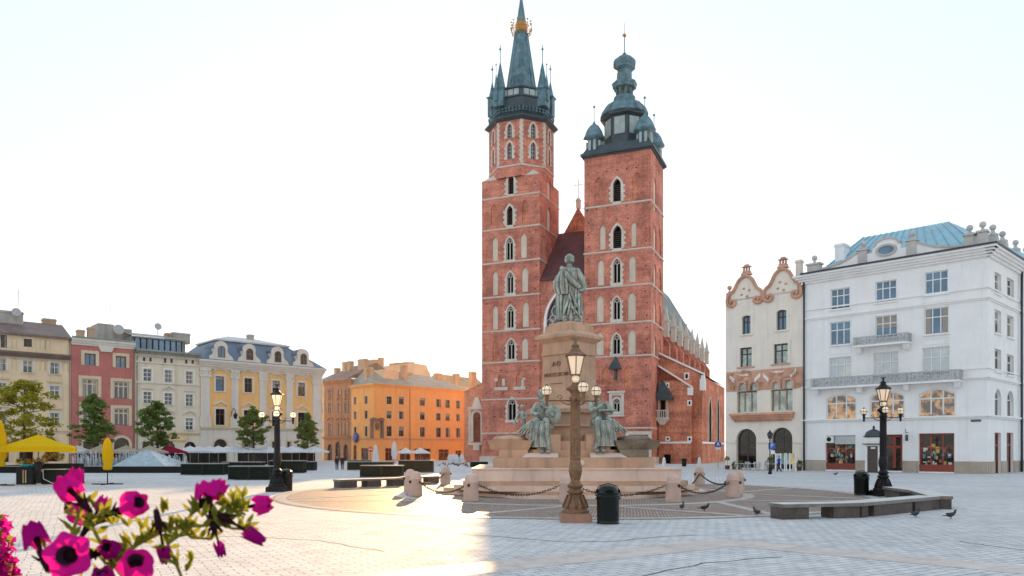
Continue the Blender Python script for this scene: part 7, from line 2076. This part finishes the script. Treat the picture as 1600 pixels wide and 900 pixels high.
# ================================================================== petunias close to the camera
petal = leafmat('magenta petals', (.42, .008, .20), (.62, .015, .32), (.95, .02, .45))
petal_d = leafmat('purple petals', (.22, .004, .14), (.38, .008, .22), (.5, .01, .3))
throat = mplain('dark purple throat', (.03, .004, .03), .7)
stem_m = leafmat('petunia stems', (.16, .18, .03), (.25, .26, .06), (.4, .4, .08)); leaf_p = leafmat('petunia leaves', (.04, .09, .015), (.16, .20, .03), (.42, .42, .04))
calyx = leafmat('dark calyx', (.025, .012, .018), (.05, .02, .03), (.07, .02, .04))
def P3(px, py, d): return Vector(((px - HX) / F * d, d, EYE + (HY - py) / F * d))
x, y = P3(150, 900, 1.0)[:2]
PM = TR(x, y, 1.95)
plant = thing('petunia', 'blurred magenta petunia plant close to the camera at the bottom left', 'flowers', PM)
def flower(root, c, d, size, cm, tube_l=.035, curl=.0, seed=0, name='flower'):
    rnd = random.Random(seed); d = Vector(d).normalized(); up = Vector((0, 0, 1)) if abs(d.z) < .9 else Vector((1, 0, 0)); a = d.cross(up).normalized(); b = a.cross(d)
    c = Vector(c); n = 30; mb = MB(); rows = [(.30, -.012), (.36, -.004), (.46, .003), (.62, .008), (.82, .008 - curl * .4), (1.0, .0 - curl)]
    vs = []
    for r, z in rows:
        for i in range(n):
            t_ = 2 * math.pi * i / n; lobe = 1 + (.10 if r > .7 else .03 * r) * math.cos(5 * t_) ; w_ = .004 * r * math.sin(5 * t_ + seed)
            rr = size * r * lobe * (1 + rnd.uniform(-.006, .006)); vs.append(c + a * (rr * math.cos(t_)) + b * (rr * math.sin(t_)) + d * (z + w_ * (r > .4)))
    fs = [[k * n + i, k * n + (i + 1) % n, (k + 1) * n + (i + 1) % n, (k + 1) * n + i] for k in range(len(rows) - 1) for i in range(n)]
    mb._add(vs, fs, True); f = obj(name, mb, cm, root, I4)
    mb = MB(); vv = []
    for r, z in ((.10, -.016), (.28, -.010), (.44, .0035)): vv.append((r, z))
    vs = [c + a * (size * r * math.cos(2 * math.pi * i / 16)) + b * (size * r * math.sin(2 * math.pi * i / 16)) + d * (z + .0015) for r, z in vv for i in range(16)]
    mb._add(vs + [c + d * -.012], [[k * 16 + i, k * 16 + (i + 1) % 16, (k + 1) * 16 + (i + 1) % 16, (k + 1) * 16 + i] for k in range(2) for i in range(16)] + [[i, (i + 1) % 16, 48] for i in range(16)], True)
    obj('throat', mb, throat, f, I4)
    mb = MB(); e = c - d * (tube_l + .022); mb.tube([c - d * .006, c - d * tube_l * .35, c - d * tube_l * .7, c - d * (tube_l + .005), e], [size * .37, size * .26, size * .17, .0052, .003], 12)
    for k in range(5):
        q = 2 * math.pi * k / 5; s0 = c - d * (tube_l + .004) + (a * math.cos(q) + b * math.sin(q)) * .005; mb.tube([s0, s0 + (a * math.cos(q) + b * math.sin(q)) * .006 + d * .010], [.0022, .001], 4)
    obj('calyx', mb, calyx, f, I4)
    return e
def leaf(mb, base, d, L, wd):
    d = Vector(d).normalized(); s = d.cross(Vector((.2, .9, .3))).normalized(); nrm = s.cross(d)
    b = Vector(base); q = [(0, .12), (.3, .8), (.55, 1), (.8, .65), (1, .02)]
    vs = []
    for f_, w_ in q:
        for k in (-1, 0, 1): vs.append(b + d * (L * f_) + s * (wd * w_ * k * .5) + nrm * (abs(k) * wd * .12 - .12 * L * f_ * f_))
    mb._add(vs, [[r * 3 + k, r * 3 + k + 1, (r + 1) * 3 + k + 1, (r + 1) * 3 + k] for r in range(4) for k in range(2)], True)
flw = [  # px, py, distance, facing (x, towards camera is -y, z), radius, colour, curl
    (106, 868, .92, (.05, -1, .12), .039, petal, .0, .035), (214, 786, 1.0, (.75, -.35, .25), .025, petal, .012, .04), (101, 757, 1.02, (-.7, .2, .6), .022, petal, .02, .035), (118, 742, 1.08, (.1, .3, 1), .017, petal, .02, .03),
    (52, 828, 1.0, (-.45, .25, .8), .022, petal_d, .02, .04), (324, 762, 1.05, (-.2, .1, 1), .027, petal, .012, .035), (345, 760, 1.07, (.7, .2, .7), .018, petal, .02, .03), (414, 788, 1.1, (1, -.05, .15), .020, petal, .012, .035),
    (119, 802, 1.05, (-.8, -.3, .2), .022, petal, .012, .03), (168, 856, .98, (.1, -.9, .4), .018, petal_d, .01, .03), (212, 878, .95, (.3, -.7, .6), .030, petal, .012, .04), (404, 842, 1.05, (.75, .25, -.55), .014, petal_d, .02, .05), (258, 870, 1.0, (.15, .1, -1), .012, petal_d, .012, .042), (345, 860, 1.04, (.25, .1, -1), .010, petal_d, .01, .03),
    (160, 900, .94, (.1, -.4, 1), .02, petal_d, .01, .03), (160, 785, 1.04, (.4, .3, .9), .012, petal, .01, .03)]
ends = []
for i, (px, py, d, dr, sz, cm, cu_, tl_) in enumerate(flw):
    sz *= .72; tl_ = max(tl_, sz * 2.0)
    ends.append((px, py, d, flower(plant, P3(px, py, d), dr, sz, cm, tl_, cu_, i)))
mb = MB()
trunk_pts = [P3(60, 1010, 1.0), P3(120, 940, 1.0), P3(175, 880, 1.0), P3(215, 850, 1.01), P3(255, 828, 1.02), P3(300, 822, 1.03), P3(345, 820, 1.04), P3(375, 800, 1.06), P3(350, 790, 1.06)]
mb.tube(trunk_pts, [.0042, .004, .0036, .0032, .003, .0026, .0022, .002, .0016], 6)
side = [[P3(120, 940, 1.0), P3(105, 890, .99), P3(110, 840, 1.0), P3(125, 800, 1.02), P3(140, 780, 1.04)], [P3(175, 880, 1.0), P3(150, 835, 1.0), P3(140, 812, 1.02), P3(165, 800, 1.0)], [P3(120, 940, 1.0), P3(80, 880, 1.0), P3(68, 850, 1.0)],
        [P3(345, 820, 1.04), P3(365, 826, 1.05), P3(385, 827, 1.05)], [P3(280, 822, 1.03), P3(300, 840, 1.03), P3(325, 842, 1.04)], [P3(300, 822, 1.03), P3(262, 850, 1.0), P3(275, 880, 1.0), P3(295, 930, 1.0)], [P3(375, 800, 1.06), P3(385, 790, 1.08)]]
for s_ in side: mb.tube(s_, [.0023] * (len(s_) - 1) + [.0014], 6)
for px, py, d, e in ends:                            # pedicels run from each calyx to the nearest stem
    best = min([q for s_ in side + [trunk_pts] for q in s_], key=lambda q: (q - e).length); mid_ = (e + best) / 2 + Vector((0, 0, -.006)); mb.tube([e, mid_, best], [.003, .0022, .0025], 5)
obj('stem', mb, stem_m, plant, I4)
mb = MB(); rnd = random.Random(21)
for s_ in side + [trunk_pts, trunk_pts]:
    for i in range(len(s_) - 1):
        for k in range(6):
            b_ = s_[i].lerp(s_[i + 1], rnd.random())
            if b_.z < 2.05: continue
            leaf(mb, b_, (rnd.uniform(-1, 1), rnd.uniform(-.7, .5), rnd.uniform(.0, 1.3)), rnd.uniform(.013, .028), rnd.uniform(.005, .009))
for px, py in ((254, 795), (262, 790), (248, 808), (308, 790), (300, 795), (315, 800), (338, 800), (200, 815), (128, 790), (175, 812), (150, 790), (232, 840), (222, 820), (365, 775), (378, 770), (290, 885), (300, 870)):
    b_ = P3(px, py + 8, 1.03)
    for k in range(3): leaf(mb, b_, (rnd.uniform(-.8, .8), rnd.uniform(-.5, .3), 1), rnd.uniform(.014, .026), .007)
    
obj('leaves', mb, leaf_p, plant, I4)['kind'] = 'stuff'
# a denser clump of small flowers at the very edge
x, y = P3(-20, 900, 2.1)[:2]; EM = TR(x, y, 1.5)
e_ = thing('flower_cushion', 'cushion of small magenta flowers at the bottom left corner', 'flowers', EM)
pts = []
for px, py in ((-22, 812), (-6, 822), (-16, 845), (0, 852), (-10, 875), (8, 880), (-25, 880), (-2, 905), (14, 910), (-20, 915), (20, 935), (-5, 940)):
    p = EM.inverted() @ P3(px, py, 2.1); pts.append((p.x, p.y, p.z, .038))
flowerpile('blossoms', EM, pts, [petal, petal, petal_d, leaf_p], e_, 60, .012, 3, 1)
mb = MB()
for p in pts: mb.tube([(p[0] * .3, p[1], -.1), (p[0] * .8, p[1], p[2] * .6), (p[0], p[1], p[2])], .003, 4)
obj('stems', mb, stem_m, e_, EM)
# the trough they grow in, below the frame
tx, ty = P3(60, 1010, 1.0)[:2]
M = TR(tx - .25, ty + .3); h = thing('flower_trough', 'grey stone flower trough under the petunias', 'planter', M)
mb = MB(); mb.box(-.55, .55, -.45, .95, .9, 1.72); obj('trough', mb, bench_m, h, M)
mb = MB(); mb.box(-.5, .5, -.4, .9, 1.722, 1.75); obj('soil', mb, bark, h, M)
mb = MB(); mb.box(-.4, .4, -.3, .8, 0, .898); obj('pedestal', mb, bench_m, h, M)
mb = MB(); mb.tube([(.25 * 1, -.28, 1.74), P3(60, 1010, 1.0) - M.translation], [.008, .006], 6); obj('stem', mb, stem_m, h, M)
mb = MB(); b0 = EM.translation - M.translation
mb.tube([(-.3, .8, 1.74), (b0.x, b0.y, b0.z)], .01, 6); obj('stem', mb, stem_m, h, M)

# ================================================================== the sunlit arcaded hall behind the camera (mirrored in the panes)
M = TR(0, -62, 0, R(180)); HP = Plane(0, -62, R(180))
h = thing('arcaded_hall', 'long cream arcaded hall across the square behind the viewer', 'hall', M)
hallm = mwall('hall plaster', (.66, .50, .32), .08, .12)
ops = [('round', -66 + 6 * i, -62.4 + 6 * i, .05, 5.2) for i in range(22)]
mb = MB(); wall(mb, -68, 68, 0, 13, ops, deep=.8); mb.box(-68, 68, 1.2, 14, 0, 12.9); obj('wall', mb, hallm, h, M)
mb = MB()
for i in range(34): mb.prism([(-67 + 4 * i, 13), (-64 + 4 * i, 13), (-64.2 + 4 * i, 14), (-65.5 + 4 * i, 15.2), (-66.8 + 4 * i, 14)], 0, .5)
obj('parapet', mb, hallm, h, M)['kind'] = 'stuff'
mb = MB(); mb.prism([(-68, 12.9), (68, 12.9), (66, 17), (-66, 17)], 4, 10); obj('roof', mb, tile_m, h, M)

# ================================================================== thin morning haze
hz = bpy.data.materials.new('morning haze'); hz.use_nodes = True; t = hz.node_tree; t.nodes.clear()
ho = t.nodes.new('ShaderNodeOutputMaterial'); hv = t.nodes.new('ShaderNodeVolumePrincipled')
hv.inputs['Color'].default_value = (1.0, .90, .76, 1); hv.inputs['Density'].default_value = 0.00003; hv.inputs['Anisotropy'].default_value = 0.88
t.links.new(hv.outputs[0], ho.inputs['Volume'])
mb = MB(); mb.box(-260, 260, -90, 320, -1, 92)
tag(obj('haze', mb, hz), 'thin pale morning haze over the whole square', 'haze', None, 'stuff')
